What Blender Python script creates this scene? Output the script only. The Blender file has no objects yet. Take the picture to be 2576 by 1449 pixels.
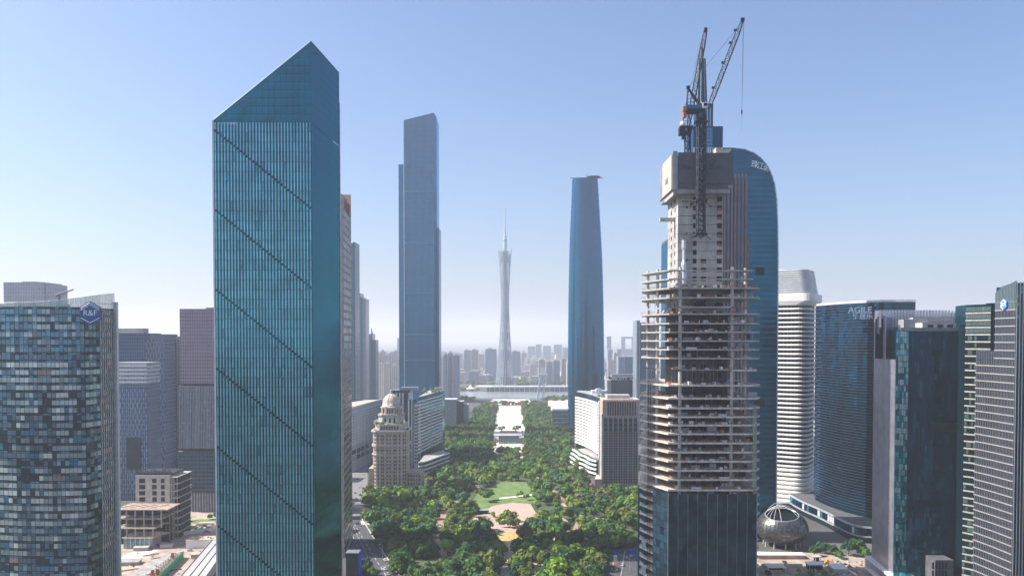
import bpy, math, random
import numpy as np
from mathutils import Vector, Matrix, Euler

random.seed(7)
RNG = np.random.default_rng(11)
SC = bpy.context.scene
COL = SC.collection
R = math.radians

# ------------------------------------------------------------------ camera
CAM_H, FPX, UC, VC, VH = 160.0, 2040.0, 1288.0, 724.5, 850.0
PITCH = R(1.5)
VP = VH + FPX * math.tan(PITCH)
cd = bpy.data.cameras.new('camera')
cam = bpy.data.objects.new('camera', cd)
COL.objects.link(cam)
cam.location = (0, 0, CAM_H)
cam.rotation_euler = (R(90) - PITCH, 0, 0)
cd.sensor_width = 36.0
cd.lens = 36.0 * FPX / 2576.0
cd.shift_y = (VP - VC) / 2576.0
cd.clip_start = 1.0
cd.clip_end = 90000.0
SC.camera = cam

# ------------------------------------------------------------------ sky, sun, exposure
SUN_EL, SUN_AZ = R(44), R(-87)          # azimuth measured from +Y (view direction) towards +X
world = bpy.data.worlds.new('World')
SC.world = world
world.use_nodes = True
nt = world.node_tree
bg = nt.nodes.get('Background') or nt.nodes.new('ShaderNodeBackground')
sky = nt.nodes.new('ShaderNodeTexSky')
sky.sky_type = 'NISHITA'
sky.sun_disc = False
sky.sun_elevation = SUN_EL
sky.sun_rotation = SUN_AZ
sky.altitude = 0
sky.air_density = 1.0
sky.dust_density = 2.4
sky.ozone_density = 7.0
nt.links.new(sky.outputs[0], bg.inputs[0])
bg.inputs[1].default_value = 0.108
sl = bpy.data.lights.new('sun', 'SUN')
sl.energy = 5.0
sl.angle = R(0.5)
sl.color = (1.0, 0.94, 0.85)
sun = bpy.data.objects.new('sun', sl)
COL.objects.link(sun)
SUNV = Vector((math.sin(SUN_AZ) * math.cos(SUN_EL), math.cos(SUN_AZ) * math.cos(SUN_EL), math.sin(SUN_EL)))
sun.rotation_euler = (-SUNV).to_track_quat('-Z', 'Y').to_euler()
sun.location = (-400, 0, 900)
SC.view_settings.view_transform = 'Standard'
SC.view_settings.look = 'None'
SC.view_settings.gamma = 1
SC.view_settings.exposure = 0.85
SC.view_settings.use_curve_mapping = False
SC.cycles.max_bounces = 6
SC.cycles.volume_bounces = 1
SC.cycles.use_denoising = True
HAZE_DENSITY = 0.00011

# ------------------------------------------------------------------ picture-to-place helpers
def _dir(u, v):
    x = (u - UC) / FPX
    yv = (VP - v) / FPX
    return x, math.cos(PITCH) + yv * math.sin(PITCH), yv * math.cos(PITCH) - math.sin(PITCH)
def X(u, Y, v=1000.0):
    x, dy, dz = _dir(u, v)
    return x / dy * Y
def Z(v, Y):
    x, dy, dz = _dir(0, v)
    return CAM_H + dz / dy * Y
def G(u, v, z=0.0):
    x, dy, dz = _dir(u, v)
    t = (z - CAM_H) / dz
    return Vector((x * t, dy * t, z))
def UV(p):
    """place to picture"""
    d = Vector(p) - Vector((0, 0, CAM_H))
    fz = d.y * math.cos(PITCH) - d.z * math.sin(PITCH)
    uy = d.y * math.sin(PITCH) + d.z * math.cos(PITCH)
    fz = max(fz, 1.0)
    return UC + FPX * d.x / fz, VP - FPX * uy / fz

# ------------------------------------------------------------------ materials
MATS = {}
def _new(name):
    m = bpy.data.materials.new(name)
    m.use_nodes = True
    MATS[name] = m
    n = m.node_tree
    return m, n, n.nodes['Principled BSDF']
def _noise(n, scale, detail=4, stretch=None):
    g = n.nodes.new('ShaderNodeNewGeometry')
    t = n.nodes.new('ShaderNodeTexNoise')
    t.inputs['Scale'].default_value = scale
    t.inputs['Detail'].default_value = detail
    if stretch:
        mp = n.nodes.new('ShaderNodeMapping')
        mp.inputs['Scale'].default_value = stretch
        n.links.new(g.outputs['Position'], mp.inputs[0])
        n.links.new(mp.outputs[0], t.inputs['Vector'])
    else:
        n.links.new(g.outputs['Position'], t.inputs['Vector'])
    return t
def mat(name, col, rough=0.7, metal=0.0, var=0.25, scale=0.25, stretch=None, objvar=0.0, spec=0.4):
    m, n, b = _new(name)
    b.inputs['Roughness'].default_value = rough
    b.inputs['Metallic'].default_value = metal
    b.inputs['Specular IOR Level'].default_value = spec
    t = _noise(n, scale, 5, stretch)
    mr = n.nodes.new('ShaderNodeMapRange')
    mr.inputs[1].default_value = 0.3; mr.inputs[2].default_value = 0.7
    mr.inputs[3].default_value = 1 - var; mr.inputs[4].default_value = 1 + var
    n.links.new(t.outputs['Fac'], mr.inputs[0])
    val = mr.outputs[0]
    if objvar:
        oi = n.nodes.new('ShaderNodeObjectInfo')
        m2 = n.nodes.new('ShaderNodeMapRange')
        m2.inputs[3].default_value = 1 - objvar; m2.inputs[4].default_value = 1 + objvar
        n.links.new(oi.outputs['Random'], m2.inputs[0])
        mm = n.nodes.new('ShaderNodeMath'); mm.operation = 'MULTIPLY'
        n.links.new(val, mm.inputs[0]); n.links.new(m2.outputs[0], mm.inputs[1])
        val = mm.outputs[0]
    vm = n.nodes.new('ShaderNodeVectorMath'); vm.operation = 'SCALE'
    vm.inputs[0].default_value = col[:3]
    n.links.new(val, vm.inputs['Scale'])
    n.links.new(vm.outputs[0], b.inputs['Base Color'])
    return m
def glass(name, tint, rough=0.1, metal=0.75, wave=0.02, wscale=0.12, var=0.2, alpha=1.0):
    """coated facade glass: tinted mirror over a dark room, panes slightly out of true"""
    m, n, b = _new(name)
    b.inputs['Roughness'].default_value = rough
    b.inputs['Metallic'].default_value = metal
    b.inputs['Specular IOR Level'].default_value = 0.3
    mxt = max(tint)
    b.inputs['Specular Tint'].default_value = tuple(0.25 + 0.75 * c / mxt for c in tint[:3]) + (1,)
    t = _noise(n, wscale, 3)
    mr = n.nodes.new('ShaderNodeMapRange')
    mr.inputs[1].default_value = 0.3; mr.inputs[2].default_value = 0.7
    mr.inputs[3].default_value = 1 - var; mr.inputs[4].default_value = 1 + var
    n.links.new(t.outputs['Fac'], mr.inputs[0])
    vm = n.nodes.new('ShaderNodeVectorMath'); vm.operation = 'SCALE'
    vm.inputs[0].default_value = tint[:3]
    n.links.new(mr.outputs[0], vm.inputs['Scale'])
    n.links.new(vm.outputs[0], b.inputs['Base Color'])
    if wave:
        g = n.nodes.new('ShaderNodeNewGeometry')
        t2 = _noise(n, wscale * 1.7, 2)
        sub = n.nodes.new('ShaderNodeVectorMath'); sub.operation = 'SUBTRACT'
        sub.inputs[1].default_value = (0.5, 0.5, 0.5)
        n.links.new(t2.outputs['Color'], sub.inputs[0])
        sc = n.nodes.new('ShaderNodeVectorMath'); sc.operation = 'SCALE'
        sc.inputs['Scale'].default_value = wave * 2
        n.links.new(sub.outputs[0], sc.inputs[0])
        ad = n.nodes.new('ShaderNodeVectorMath'); ad.operation = 'ADD'
        n.links.new(g.outputs['Normal'], ad.inputs[0]); n.links.new(sc.outputs[0], ad.inputs[1])
        nm = n.nodes.new('ShaderNodeVectorMath'); nm.operation = 'NORMALIZE'
        n.links.new(ad.outputs[0], nm.inputs[0])
        n.links.new(nm.outputs[0], b.inputs['Normal'])
    if alpha < 1:
        b.inputs['Alpha'].default_value = alpha
    return m
def windows(name, wall, win, fh=3.4, bw=3.0, fz=0.5, fb=0.6, rough=0.35, lit=None, winmetal=0.5, var=0.5):
    """wall with rows of windows, for facades too far away to tell the openings apart"""
    m, n, b = _new(name)
    L = n.links
    g = n.nodes.new('ShaderNodeNewGeometry')
    sp = n.nodes.new('ShaderNodeSeparateXYZ'); L.new(g.outputs['Position'], sp.inputs[0])
    sn = n.nodes.new('ShaderNodeSeparateXYZ'); L.new(g.outputs['True Normal'], sn.inputs[0])
    def math_(op, a, bb=None):
        q = n.nodes.new('ShaderNodeMath'); q.operation = op
        for i, vv in enumerate((a, bb)):
            if vv is None: continue
            if isinstance(vv, (int, float)): q.inputs[i].default_value = vv
            else: L.new(vv, q.inputs[i])
        return q.outputs[0]
    ax = math_('ABSOLUTE', sn.outputs['X']); ay = math_('ABSOLUTE', sn.outputs['Y']); az = math_('ABSOLUTE', sn.outputs['Z'])
    sel = math_('GREATER_THAN', ax, ay)
    mx = n.nodes.new('ShaderNodeMix'); mx.data_type = 'FLOAT'
    L.new(sel, mx.inputs[0]); L.new(sp.outputs['X'], mx.inputs[2]); L.new(sp.outputs['Y'], mx.inputs[3])
    hu = math_('DIVIDE', mx.outputs[0], bw); zu = math_('DIVIDE', sp.outputs['Z'], fh)
    fu = math_('FRACT', hu); fzz = math_('FRACT', zu)
    w1 = math_('LESS_THAN', fu, fb); w2 = math_('LESS_THAN', fzz, fz); w3 = math_('LESS_THAN', az, 0.5)
    msk = math_('MULTIPLY', math_('MULTIPLY', w1, w2), w3)
    cb = n.nodes.new('ShaderNodeCombineXYZ')
    L.new(math_('FLOOR', hu), cb.inputs[0]); L.new(math_('FLOOR', zu), cb.inputs[1]); L.new(sel, cb.inputs[2])
    wn = n.nodes.new('ShaderNodeTexWhiteNoise'); L.new(cb.outputs[0], wn.inputs['Vector'])
    mr = n.nodes.new('ShaderNodeMapRange'); mr.inputs[3].default_value = 1 - var; mr.inputs[4].default_value = 1 + var
    L.new(wn.outputs['Value'], mr.inputs[0])
    vm = n.nodes.new('ShaderNodeVectorMath'); vm.operation = 'SCALE'; vm.inputs[0].default_value = win[:3]
    L.new(mr.outputs[0], vm.inputs['Scale'])
    ns = _noise(n, 0.08, 4)
    mr2 = n.nodes.new('ShaderNodeMapRange'); mr2.inputs[3].default_value = 0.75; mr2.inputs[4].default_value = 1.2
    L.new(ns.outputs['Fac'], mr2.inputs[0])
    vw = n.nodes.new('ShaderNodeVectorMath'); vw.operation = 'SCALE'; vw.inputs[0].default_value = wall[:3]
    L.new(mr2.outputs[0], vw.inputs['Scale'])
    mc = n.nodes.new('ShaderNodeMix'); mc.data_type = 'RGBA'
    L.new(msk, mc.inputs[0]); L.new(vw.outputs[0], mc.inputs[6]); L.new(vm.outputs[0], mc.inputs[7])
    L.new(mc.outputs[2], b.inputs['Base Color'])
    L.new(math_('MULTIPLY', msk, winmetal), b.inputs['Metallic'])
    rr = n.nodes.new('ShaderNodeMapRange'); rr.inputs[3].default_value = 0.75; rr.inputs[4].default_value = 0.15
    L.new(msk, rr.inputs[0]); L.new(rr.outputs[0], b.inputs['Roughness'])
    return m
def leaf(name, col):
    m, n, b = _new(name)
    b.inputs['Roughness'].default_value = 0.65
    b.inputs['Specular IOR Level'].default_value = 0.2
    t = _noise(n, 0.09, 3)
    t3 = _noise(n, 0.9, 2)
    oi = n.nodes.new('ShaderNodeObjectInfo')
    a1 = n.nodes.new('ShaderNodeMath'); a1.operation = 'ADD'
    n.links.new(t.outputs['Fac'], a1.inputs[0]); n.links.new(oi.outputs['Random'], a1.inputs[1])
    a2 = n.nodes.new('ShaderNodeMath'); a2.operation = 'ADD'
    n.links.new(a1.outputs[0], a2.inputs[0]); n.links.new(t3.outputs['Fac'], a2.inputs[1])
    mr = n.nodes.new('ShaderNodeMapRange'); mr.inputs[1].default_value = 0.6; mr.inputs[2].default_value = 2.2
    mr.inputs[3].default_value = 0.55; mr.inputs[4].default_value = 1.5
    n.links.new(a2.outputs[0], mr.inputs[0])
    vm = n.nodes.new('ShaderNodeVectorMath'); vm.operation = 'SCALE'; vm.inputs[0].default_value = col[:3]
    n.links.new(mr.outputs[0], vm.inputs['Scale'])
    n.links.new(vm.outputs[0], b.inputs['Base Color'])
    tr = n.nodes.new('ShaderNodeBsdfTranslucent')
    n.links.new(vm.outputs[0], tr.inputs['Color'])
    mx = n.nodes.new('ShaderNodeMixShader'); mx.inputs[0].default_value = 0.22
    out = n.nodes['Material Output']
    n.links.new(b.outputs[0], mx.inputs[1]); n.links.new(tr.outputs[0], mx.inputs[2])
    n.links.new(mx.outputs[0], out.inputs['Surface'])
    return m

# ------------------------------------------------------------------ mesh builder
class MB:
    def __init__(self):
        self.v, self.f, self.m = [], [], []
    def add(self, vs, fs, m=0):
        o = len(self.v)
        self.v.extend(vs)
        for f in fs:
            self.f.append(tuple(i + o for i in f)); self.m.append(m)
    def box(self, x0, x1, y0, y1, z0, z1, m=0):
        self.add([(x0, y0, z0), (x1, y0, z0), (x1, y1, z0), (x0, y1, z0), (x0, y0, z1), (x1, y0, z1), (x1, y1, z1), (x0, y1, z1)],
                 [(0, 3, 2, 1), (4, 5, 6, 7), (0, 1, 5, 4), (1, 2, 6, 5), (2, 3, 7, 6), (3, 0, 4, 7)], m)
    def rbox(self, cx, cy, z0, z1, lx, ly, rz=0, m=0):
        c, s = math.cos(rz), math.sin(rz)
        pts = [(cx + c * a - s * b, cy + s * a + c * b) for a, b in ((-lx / 2, -ly / 2), (lx / 2, -ly / 2), (lx / 2, ly / 2), (-lx / 2, ly / 2))]
        self.prism(pts, z0, z1, m)
    def prism(self, poly, z0, z1, m=0, mt=None, bottom=True, z1s=None, z0s=None):
        n = len(poly)
        a = [(p[0], p[1], (z0s[i] if z0s else z0)) for i, p in enumerate(poly)]
        b = [(p[0], p[1], (z1s[i] if z1s else z1)) for i, p in enumerate(poly)]
        self.add(a + b, [(i, (i + 1) % n, n + (i + 1) % n, n + i) for i in range(n)], m)
        self.add(b, [tuple(range(n))], m if mt is None else mt)
        if bottom:
            self.add(a, [tuple(reversed(range(n)))], m)
    def loft(self, loops, m=0, cap=True, mt=None):
        n = len(loops[0])
        vs = [p for l in loops for p in l]
        fs = []
        for k in range(len(loops) - 1):
            for i in range(n):
                j = (i + 1) % n
                fs.append((k * n + i, k * n + j, (k + 1) * n + j, (k + 1) * n + i))
        self.add(vs, fs, m)
        if cap:
            self.add(loops[-1], [tuple(range(n))], m if mt is None else mt)
            self.add(loops[0], [tuple(reversed(range(n)))], m)
    def tube(self, p, q, r, n=4, m=0, r2=None):
        p, q = Vector(p), Vector(q)
        d = q - p
        if d.length < 1e-6: return
        d.normalize()
        a = d.orthogonal().normalized(); b = d.cross(a)
        r2 = r if r2 is None else r2
        vs = []
        for c, rr in ((p, r), (q, r2)):
            for i in range(n):
                t = 2 * math.pi * i / n + math.pi / 4
                vs.append(tuple(c + a * (math.cos(t) * rr) + b * (math.sin(t) * rr)))
        self.add(vs, [(i, (i + 1) % n, n + (i + 1) % n, n + i) for i in range(n)] + [tuple(reversed(range(n))), tuple(range(n, 2 * n))], m)
    def lathe(self, prof, n, cx, cy, m=0, sx=1, sy=1, cap=True):
        loops = [[(cx + sx * r * math.cos(2 * math.pi * i / n), cy + sy * r * math.sin(2 * math.pi * i / n), z) for i in range(n)] for r, z in prof]
        self.loft(loops, m, cap)
    def sheet(self, pts, m=0):
        self.add([tuple(p) for p in pts], [tuple(range(len(pts)))], m)
    def mesh(self, name, mats):
        me = bpy.data.meshes.new(name)
        me.from_pydata(self.v, [], self.f)
        for k in mats: me.materials.append(MATS[k] if isinstance(k, str) else k)
        if len(mats) > 1:
            me.polygons.foreach_set('material_index', self.m)
        me.update()
        return me

def origin(o):
    p = Vector((0, 0, 0))
    while o is not None:
        p += o.location
        o = o.parent
    return p
def tag(o, label=None, cat=None, group=None, kind=None):
    if label: o['label'] = label
    if cat: o['category'] = cat
    if group: o['group'] = group
    if kind: o['kind'] = kind
    return o
def thing(name, label, cat, loc, group=None):
    o = bpy.data.objects.new(name, None)
    o.empty_display_size = 2
    o.location = loc
    COL.objects.link(o)
    return tag(o, label, cat, group)
def obj(name, mb, mats, parent=None, smooth=False, kind=None, label=None):
    if isinstance(mats, str): mats = [mats]
    if parent is not None:
        o0 = origin(parent)
        mb.v = [(a - o0.x, b - o0.y, c - o0.z) for a, b, c in mb.v]
    me = mb.mesh(name, mats)
    if smooth:
        me.polygons.foreach_set('use_smooth', [True] * len(me.polygons))
    o = bpy.data.objects.new(name, me)
    COL.objects.link(o)
    if parent is not None: o.parent = parent
    return tag(o, label, None, None, kind)
def structure(name, mb, mats):
    return obj(name, mb, mats, None, kind='structure')

def merged(name, meshes, pl, parent, kind='stuff'):
    """many small pieces joined into one real mesh"""
    o0 = origin(parent) if parent is not None else Vector((0, 0, 0))
    mats, cache = [], []
    for me in meshes:
        nv = len(me.vertices)
        co = np.empty(nv * 3, np.float32); me.vertices.foreach_get('co', co)
        lv = np.empty(len(me.loops), np.int32); me.loops.foreach_get('vertex_index', lv)
        ls = np.empty(len(me.polygons), np.int32); me.polygons.foreach_get('loop_start', ls)
        mi = np.empty(len(me.polygons), np.int32); me.polygons.foreach_get('material_index', mi)
        mp = []
        for q in me.materials:
            if q not in mats: mats.append(q)
            mp.append(mats.index(q))
        cache.append((co.reshape(-1, 3), lv, ls, np.array(mp or [0], np.int32)[mi]))
    VV, LV, LS, MI = [], [], [], []
    nv = nl = 0
    for (x, y, z, rz, rx, sx, sy, sz, k) in pl:
        co, lv, ls, mi = cache[k]
        Mx = np.array(Euler((rx, 0, rz)).to_matrix())
        w = (co * np.array([sx, sy, sz], np.float32)) @ Mx.T.astype(np.float32) + np.array([x - o0.x, y - o0.y, z - o0.z], np.float32)
        VV.append(w); LV.append(lv + nv); LS.append(ls + nl); MI.append(mi)
        nv += len(co); nl += len(lv)
    if not VV: return None
    V = np.concatenate(VV); LV = np.concatenate(LV); LS = np.concatenate(LS); MI = np.concatenate(MI)
    me = bpy.data.meshes.new(name)
    me.vertices.add(len(V)); me.loops.add(len(LV)); me.polygons.add(len(LS))
    me.vertices.foreach_set('co', V.ravel().astype(np.float32))
    me.loops.foreach_set('vertex_index', LV.astype(np.int32))
    me.polygons.foreach_set('loop_start', LS.astype(np.int32))
    for q in mats: me.materials.append(q)
    me.polygons.foreach_set('material_index', MI.astype(np.int32))
    me.update(calc_edges=True)
    me.shade_flat()
    o = bpy.data.objects.new(name, me)
    COL.objects.link(o)
    if parent is not None: o.parent = parent
    return tag(o, kind=kind)
def pieces(parent, name, meshes, pl, limit=300, restname=None):
    """alike parts of one thing: the ones showing largest as objects, what is past the limit as one part"""
    if not isinstance(meshes, (list, tuple)): meshes = [meshes]
    o0 = origin(parent)
    def key(t):
        u, v = UV((t[0], t[1], t[2]))
        d = math.hypot(t[0], t[1])
        return d + (0 if (0 < u < 2576 and 0 < v < 1449) else 1e6)
    if len(pl) > limit:
        pl = sorted(pl, key=key)
    for (x, y, z, rz, rx, sx, sy, sz, k) in pl[:limit]:
        o = bpy.data.objects.new(name, meshes[k])
        o.parent = parent
        o.location = (x - o0.x, y - o0.y, z - o0.z)
        o.rotation_euler = (rx, 0, rz)
        o.scale = (sx, sy, sz)
        COL.objects.link(o)
    if len(pl) > limit:
        merged(restname or name, meshes, pl[limit:], parent)

def panel(name, m):
    """unit panel: 1 wide (x), 1 high (z), 1 deep, front at y=-1, no back"""
    b = MB()
    b.add([(-.5, -1, -.5), (.5, -1, -.5), (.5, -1, .5), (-.5, -1, .5), (-.5, 0, -.5), (.5, 0, -.5), (.5, 0, .5), (-.5, 0, .5)],
          [(0, 1, 2, 3), (0, 4, 5, 1), (1, 5, 6, 2), (2, 6, 7, 3), (3, 7, 4, 0)])
    return b.mesh(name, [m])
def unitbox(name, m):
    b = MB(); b.box(-.5, .5, -.5, .5, -.5, .5)
    return b.mesh(name, [m])
def grid(p, q, z0, z1, nc, nr, d=0.12, fx=0.9, fz=0.9, off=0.0, pick=None, tilt=0.0, zc=None, skip=None):
    """placements of nc x nr panels on the wall p->q (outside is to its right)"""
    p, q = Vector((p[0], p[1])), Vector((q[0], q[1]))
    L = (q - p).length
    t = (q - p) / L
    nrm = Vector((t.y, -t.x))
    rz = math.atan2(t.y, t.x)
    bw, bh = L / nc, (z1 - z0) / nr
    out = []
    for j in range(nr):
        for i in range(nc):
            if skip and skip(i, j): continue
            c = p + t * (bw * (i + .5)) + nrm * off
            z = z0 + bh * (j + (zc if zc is not None else .5))
            k = pick(i, j) if pick else 0
            a = random.gauss(0, tilt) if tilt else 0
            b = random.gauss(0, tilt) if tilt else 0
            out.append((c.x, c.y, z, rz + a, b, bw * fx, d, bh * fz, k))
    return out
def text_mesh(name, s, size, m, extrude=0.15, spacing=1.0, bold=0.0):
    c = bpy.data.curves.new(name, 'FONT')
    c.body = s; c.size = size; c.align_x = 'CENTER'; c.align_y = 'CENTER'
    c.extrude = extrude; c.space_character = spacing; c.offset = bold
    c.resolution_u = 3
    o = bpy.data.objects.new(name, c)
    COL.objects.link(o)
    dg = bpy.context.evaluated_depsgraph_get()
    dg.update()
    me = bpy.data.meshes.new_from_object(o.evaluated_get(dg))
    bpy.data.objects.remove(o)
    bpy.data.curves.remove(c)
    me.name = name
    me.materials.clear()
    me.materials.append(MATS[m])
    return me
def put_mesh(name, me, parent, loc, rot=(0, 0, 0), scale=(1, 1, 1)):
    o = bpy.data.objects.new(name, me)
    o0 = origin(parent)
    o.parent = parent
    o.location = Vector(loc) - o0
    o.rotation_euler = rot
    o.scale = scale
    COL.objects.link(o)
    return o
def inpoly(x, y, poly):
    c = False
    n = len(poly)
    j = n - 1
    for i in range(n):
        xi, yi = poly[i]; xj, yj = poly[j]
        if (yi > y) != (yj > y) and x < (xj - xi) * (y - yi) / (yj - yi) + xi:
            c = not c
        j = i
    return c

# ------------------------------------------------------------------ palette
mat('concrete', (0.36, 0.34, 0.31), 0.85, var=0.3, scale=0.35)
mat('concrete_pale', (0.47, 0.45, 0.42), 0.85, var=0.3, scale=0.3, stretch=(1, 1, 0.35))
mat('concrete_edge', (0.52, 0.46, 0.39), 0.85, var=0.35, scale=0.5)
mat('white_paint', (0.78, 0.77, 0.74), 0.5, var=0.08, scale=0.1)
mat('white_metal', (0.62, 0.63, 0.64), 0.45, 0.2, var=0.12, scale=0.2)
mat('grey_metal', (0.27, 0.28, 0.30), 0.5, 0.4, var=0.2)
mat('pale_metal', (0.50, 0.56, 0.58), 0.4, 0.4, var=0.15)
mat('dark_metal', (0.05, 0.055, 0.065), 0.5, 0.4, var=0.2)
mat('crane_steel', (0.012, 0.02, 0.038), 0.7, 0.0, var=0.2)
mat('crane_blue', (0.03, 0.12, 0.22), 0.5, 0.2, var=0.2)
mat('orange_paint', (0.38, 0.14, 0.04), 0.6, var=0.2)
mat('yellow_paint', (0.65, 0.38, 0.03), 0.5, var=0.1)
mat('red_paint', (0.5, 0.03, 0.04), 0.6, var=0.2)
mat('green_paint', (0.02, 0.28, 0.14), 0.6, var=0.2)
mat('blue_paint', (0.01, 0.05, 0.62), 0.5, var=0.15)
mat('sign_blue', (0.005, 0.06, 0.22), 0.4, var=0.05)
mat('sign_bright_blue', (0.01, 0.17, 0.55), 0.4, var=0.05)
mat('sign_white', (0.75, 0.8, 0.85), 0.5, var=0.03)
mat('sign_grey', (0.62, 0.74, 0.82), 0.5, var=0.1)
mat('ink', (0.05, 0.05, 0.055), 0.8, var=0.3)
mat('ink_pale', (0.20, 0.185, 0.17), 0.8, var=0.3)
mat('black_gap', (0.012, 0.014, 0.018), 0.9, var=0.1)
mat('rust', (0.33, 0.13, 0.06), 0.8, var=0.4, scale=1.0)
mat('roof_grey', (0.33, 0.32, 0.31), 0.9, var=0.25, scale=0.15)
mat('roof_tan', (0.50, 0.40, 0.30), 0.9, var=0.25, scale=0.15)
mat('stone_tan', (0.43, 0.335, 0.255), 0.8, var=0.22, scale=0.25)
mat('stone_pale', (0.52, 0.47, 0.42), 0.8, var=0.18, scale=0.25)
mat('stone_pink', (0.45, 0.31, 0.26), 0.8, var=0.2, scale=0.3)
mat('stone_grey', (0.30, 0.30, 0.32), 0.75, var=0.15, scale=0.25)
glass('glass_dark', (0.015, 0.04, 0.06), 0.12, 0.6)
glass('glass_black', (0.006, 0.012, 0.018), 0.15, 0.4)
glass('window_dark', (0.02, 0.03, 0.04), 0.15, 0.5, wave=0)
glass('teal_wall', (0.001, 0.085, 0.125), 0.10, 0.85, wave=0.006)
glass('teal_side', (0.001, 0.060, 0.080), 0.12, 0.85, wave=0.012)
glass('teal_crown', (0.001, 0.145, 0.195), 0.12, 0.85, wave=0.006, alpha=0.985)
glass('teal_strip', (0.18, 0.47, 0.54), 0.28, 0.75, wave=0.004)
glass('teal_strip_dim', (0.10, 0.34, 0.41), 0.25, 0.75, wave=0.004)
mat('teal_line', (0.006, 0.045, 0.065), 0.5, 0.3, var=0.1)

# ------------------------------------------------------------------ haze
hb = MB()
hb.box(-34000, 34000, -34000, 34000, -3.0, 640.0)
hm = bpy.data.materials.new('haze_air'); hm.use_nodes = True
hn = hm.node_tree; hn.nodes.clear()
ho = hn.nodes.new('ShaderNodeOutputMaterial'); hv = hn.nodes.new('ShaderNodeVolumePrincipled')
hv.inputs['Color'].default_value = (0.87, 0.88, 0.95, 1)
hv.inputs['Density'].default_value = HAZE_DENSITY
hv.inputs['Anisotropy'].default_value = 0.2
hn.links.new(hv.outputs[0], ho.inputs['Volume'])
MATS['haze_air'] = hm
obj('haze', hb, 'haze_air', None, kind='stuff')

# ================================================================== tall teal tower with slanted crown
YL, YLB = 391.0, 437.0
xa, xb, xc = X(544, YL), X(788, YL), X(857, YLB)
zA, zB, zC = Z(303, YL), Z(105, YL), Z(184, YLB)
zs = Z(308, YL)
T = thing('glass_tower', 'tall teal glass tower with slanted pointed crown and pale vertical strips', 'skyscraper', ((xa + xb) / 2, (YL + YLB) / 2, 0))
b = MB()
A_, B_, C_, D_ = (xa, YL), (xb, YL), (xc, YLB), (xa + xc - xb, YLB)
b.prism([A_, B_, C_, D_], 0, zs - 1.0)
obj('wall', b, 'teal_wall', T)
# light strips of the front, dark staircase diagonals left out
NR, NCOL = 56, 31
def _diag(i, j):
    k = (j + i * 8.1 / 31.0 + 2.2) % 8.1
    return k < 1.0
strip = [panel('teal_strip_panel', 'teal_strip'), panel('teal_strip_dim_panel', 'teal_strip_dim')]
pl = grid(A_, B_, 0, zs, NCOL, NR, d=0.25, fx=0.43, fz=0.985, off=0.02, tilt=0.0006,
          pick=lambda i, j: 1 if random.random() < 0.07 else 0)
pieces(T, 'glass_strip', strip, pl, 300, 'glass_strip')
mid = panel('teal_mid_panel', 'teal_wall')
pl = grid(A_, B_, 0, zs, NCOL, NR, d=0.10, fx=0.30, fz=0.90, off=0.02, tilt=0.002)
w = (xb - xa) / NCOL
pl = [(p[0] + w * 0.5, p[1], p[2], p[3], p[4], p[5], p[6], p[7], 0) for p in pl if p[0] + w < xb]
merged('dark_pane', [mid], pl, T)
b = MB()
for j in range(NR + 1):
    z = zs * j / NR
    b.box(xa, xb, YL - 0.30, YL + 0.05, z - 0.11, z + 0.11)
obj('floor_line', b, 'teal_line', T, kind='stuff')
b = MB()
for i in range(NCOL):
    fh = zs / NR
    for m_ in range(9):
        zd = zs - 4.0 - i * 8.1 / 31 * fh - m_ * 8.1 * fh
        b.box(xa + w * (i + .22), xa + w * (i + .78), YL - 0.36, YL + .02, zd - .55, zd + .55)
obj('diagonal_step', b, 'teal_side', T, kind='stuff')
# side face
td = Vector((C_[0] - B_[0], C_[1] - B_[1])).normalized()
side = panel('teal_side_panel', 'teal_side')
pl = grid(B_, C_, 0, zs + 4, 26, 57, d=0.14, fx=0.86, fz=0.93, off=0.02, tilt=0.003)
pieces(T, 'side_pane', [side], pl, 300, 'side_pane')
# crown: glazed front and side above the shoulder, cut by the slanted plane
def ztop(x): return zA + (zB - zA) * (x - xa) / (xb - xa)
NX, NZ = 16, 10
for j in range(NZ):
    for i in range(NX):
        x0, x1 = xa + (xb - xa) * i / NX, xa + (xb - xa) * (i + 1) / NX
        z0, z1 = zs + (zB - zs) * j / NZ, zs + (zB - zs) * (j + 1) / NZ
        x0 += .015; x1 -= .015; z0 += .015; z1 -= .015
        t0, t1 = ztop(x0), ztop(x1)
        if t1 <= z0 + .15: continue
        pts = []
        if t0 < z0:
            xs = xa + (z0 - zA) / (zB - zA) * (xb - xa); pts.append((xs, z0))
        else: pts.append((x0, z0))
        pts.append((x1, z0)); pts.append((x1, min(z1, t1)))
        if t1 > z1 and t0 < z1:
            pts.append((xa + (z1 - zA) / (zB - zA) * (xb - xa), z1))
        if t0 >= z1: pts.append((x0, z1))
        elif t0 > z0: pts.append((x0, t0))
        q = MB()
        n = len(pts)
        q.add([(x, YL - .12, z) for x, z in pts] + [(x, YL + .04, z) for x, z in pts],
              [tuple(range(n)), tuple(reversed(range(n, 2 * n)))] + [(k, n + k, n + (k + 1) % n, (k + 1) % n) for k in range(n)])
        obj('crown_pane', q, 'teal_crown', T)
b = MB()
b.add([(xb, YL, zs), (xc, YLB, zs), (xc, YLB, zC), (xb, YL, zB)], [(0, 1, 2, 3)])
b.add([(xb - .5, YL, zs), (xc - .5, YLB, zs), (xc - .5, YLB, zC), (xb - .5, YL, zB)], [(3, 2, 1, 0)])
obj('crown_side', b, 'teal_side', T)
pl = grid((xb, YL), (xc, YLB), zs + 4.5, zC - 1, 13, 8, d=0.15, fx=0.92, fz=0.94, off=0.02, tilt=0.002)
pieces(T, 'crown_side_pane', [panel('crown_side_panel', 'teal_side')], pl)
b = MB()
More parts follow.
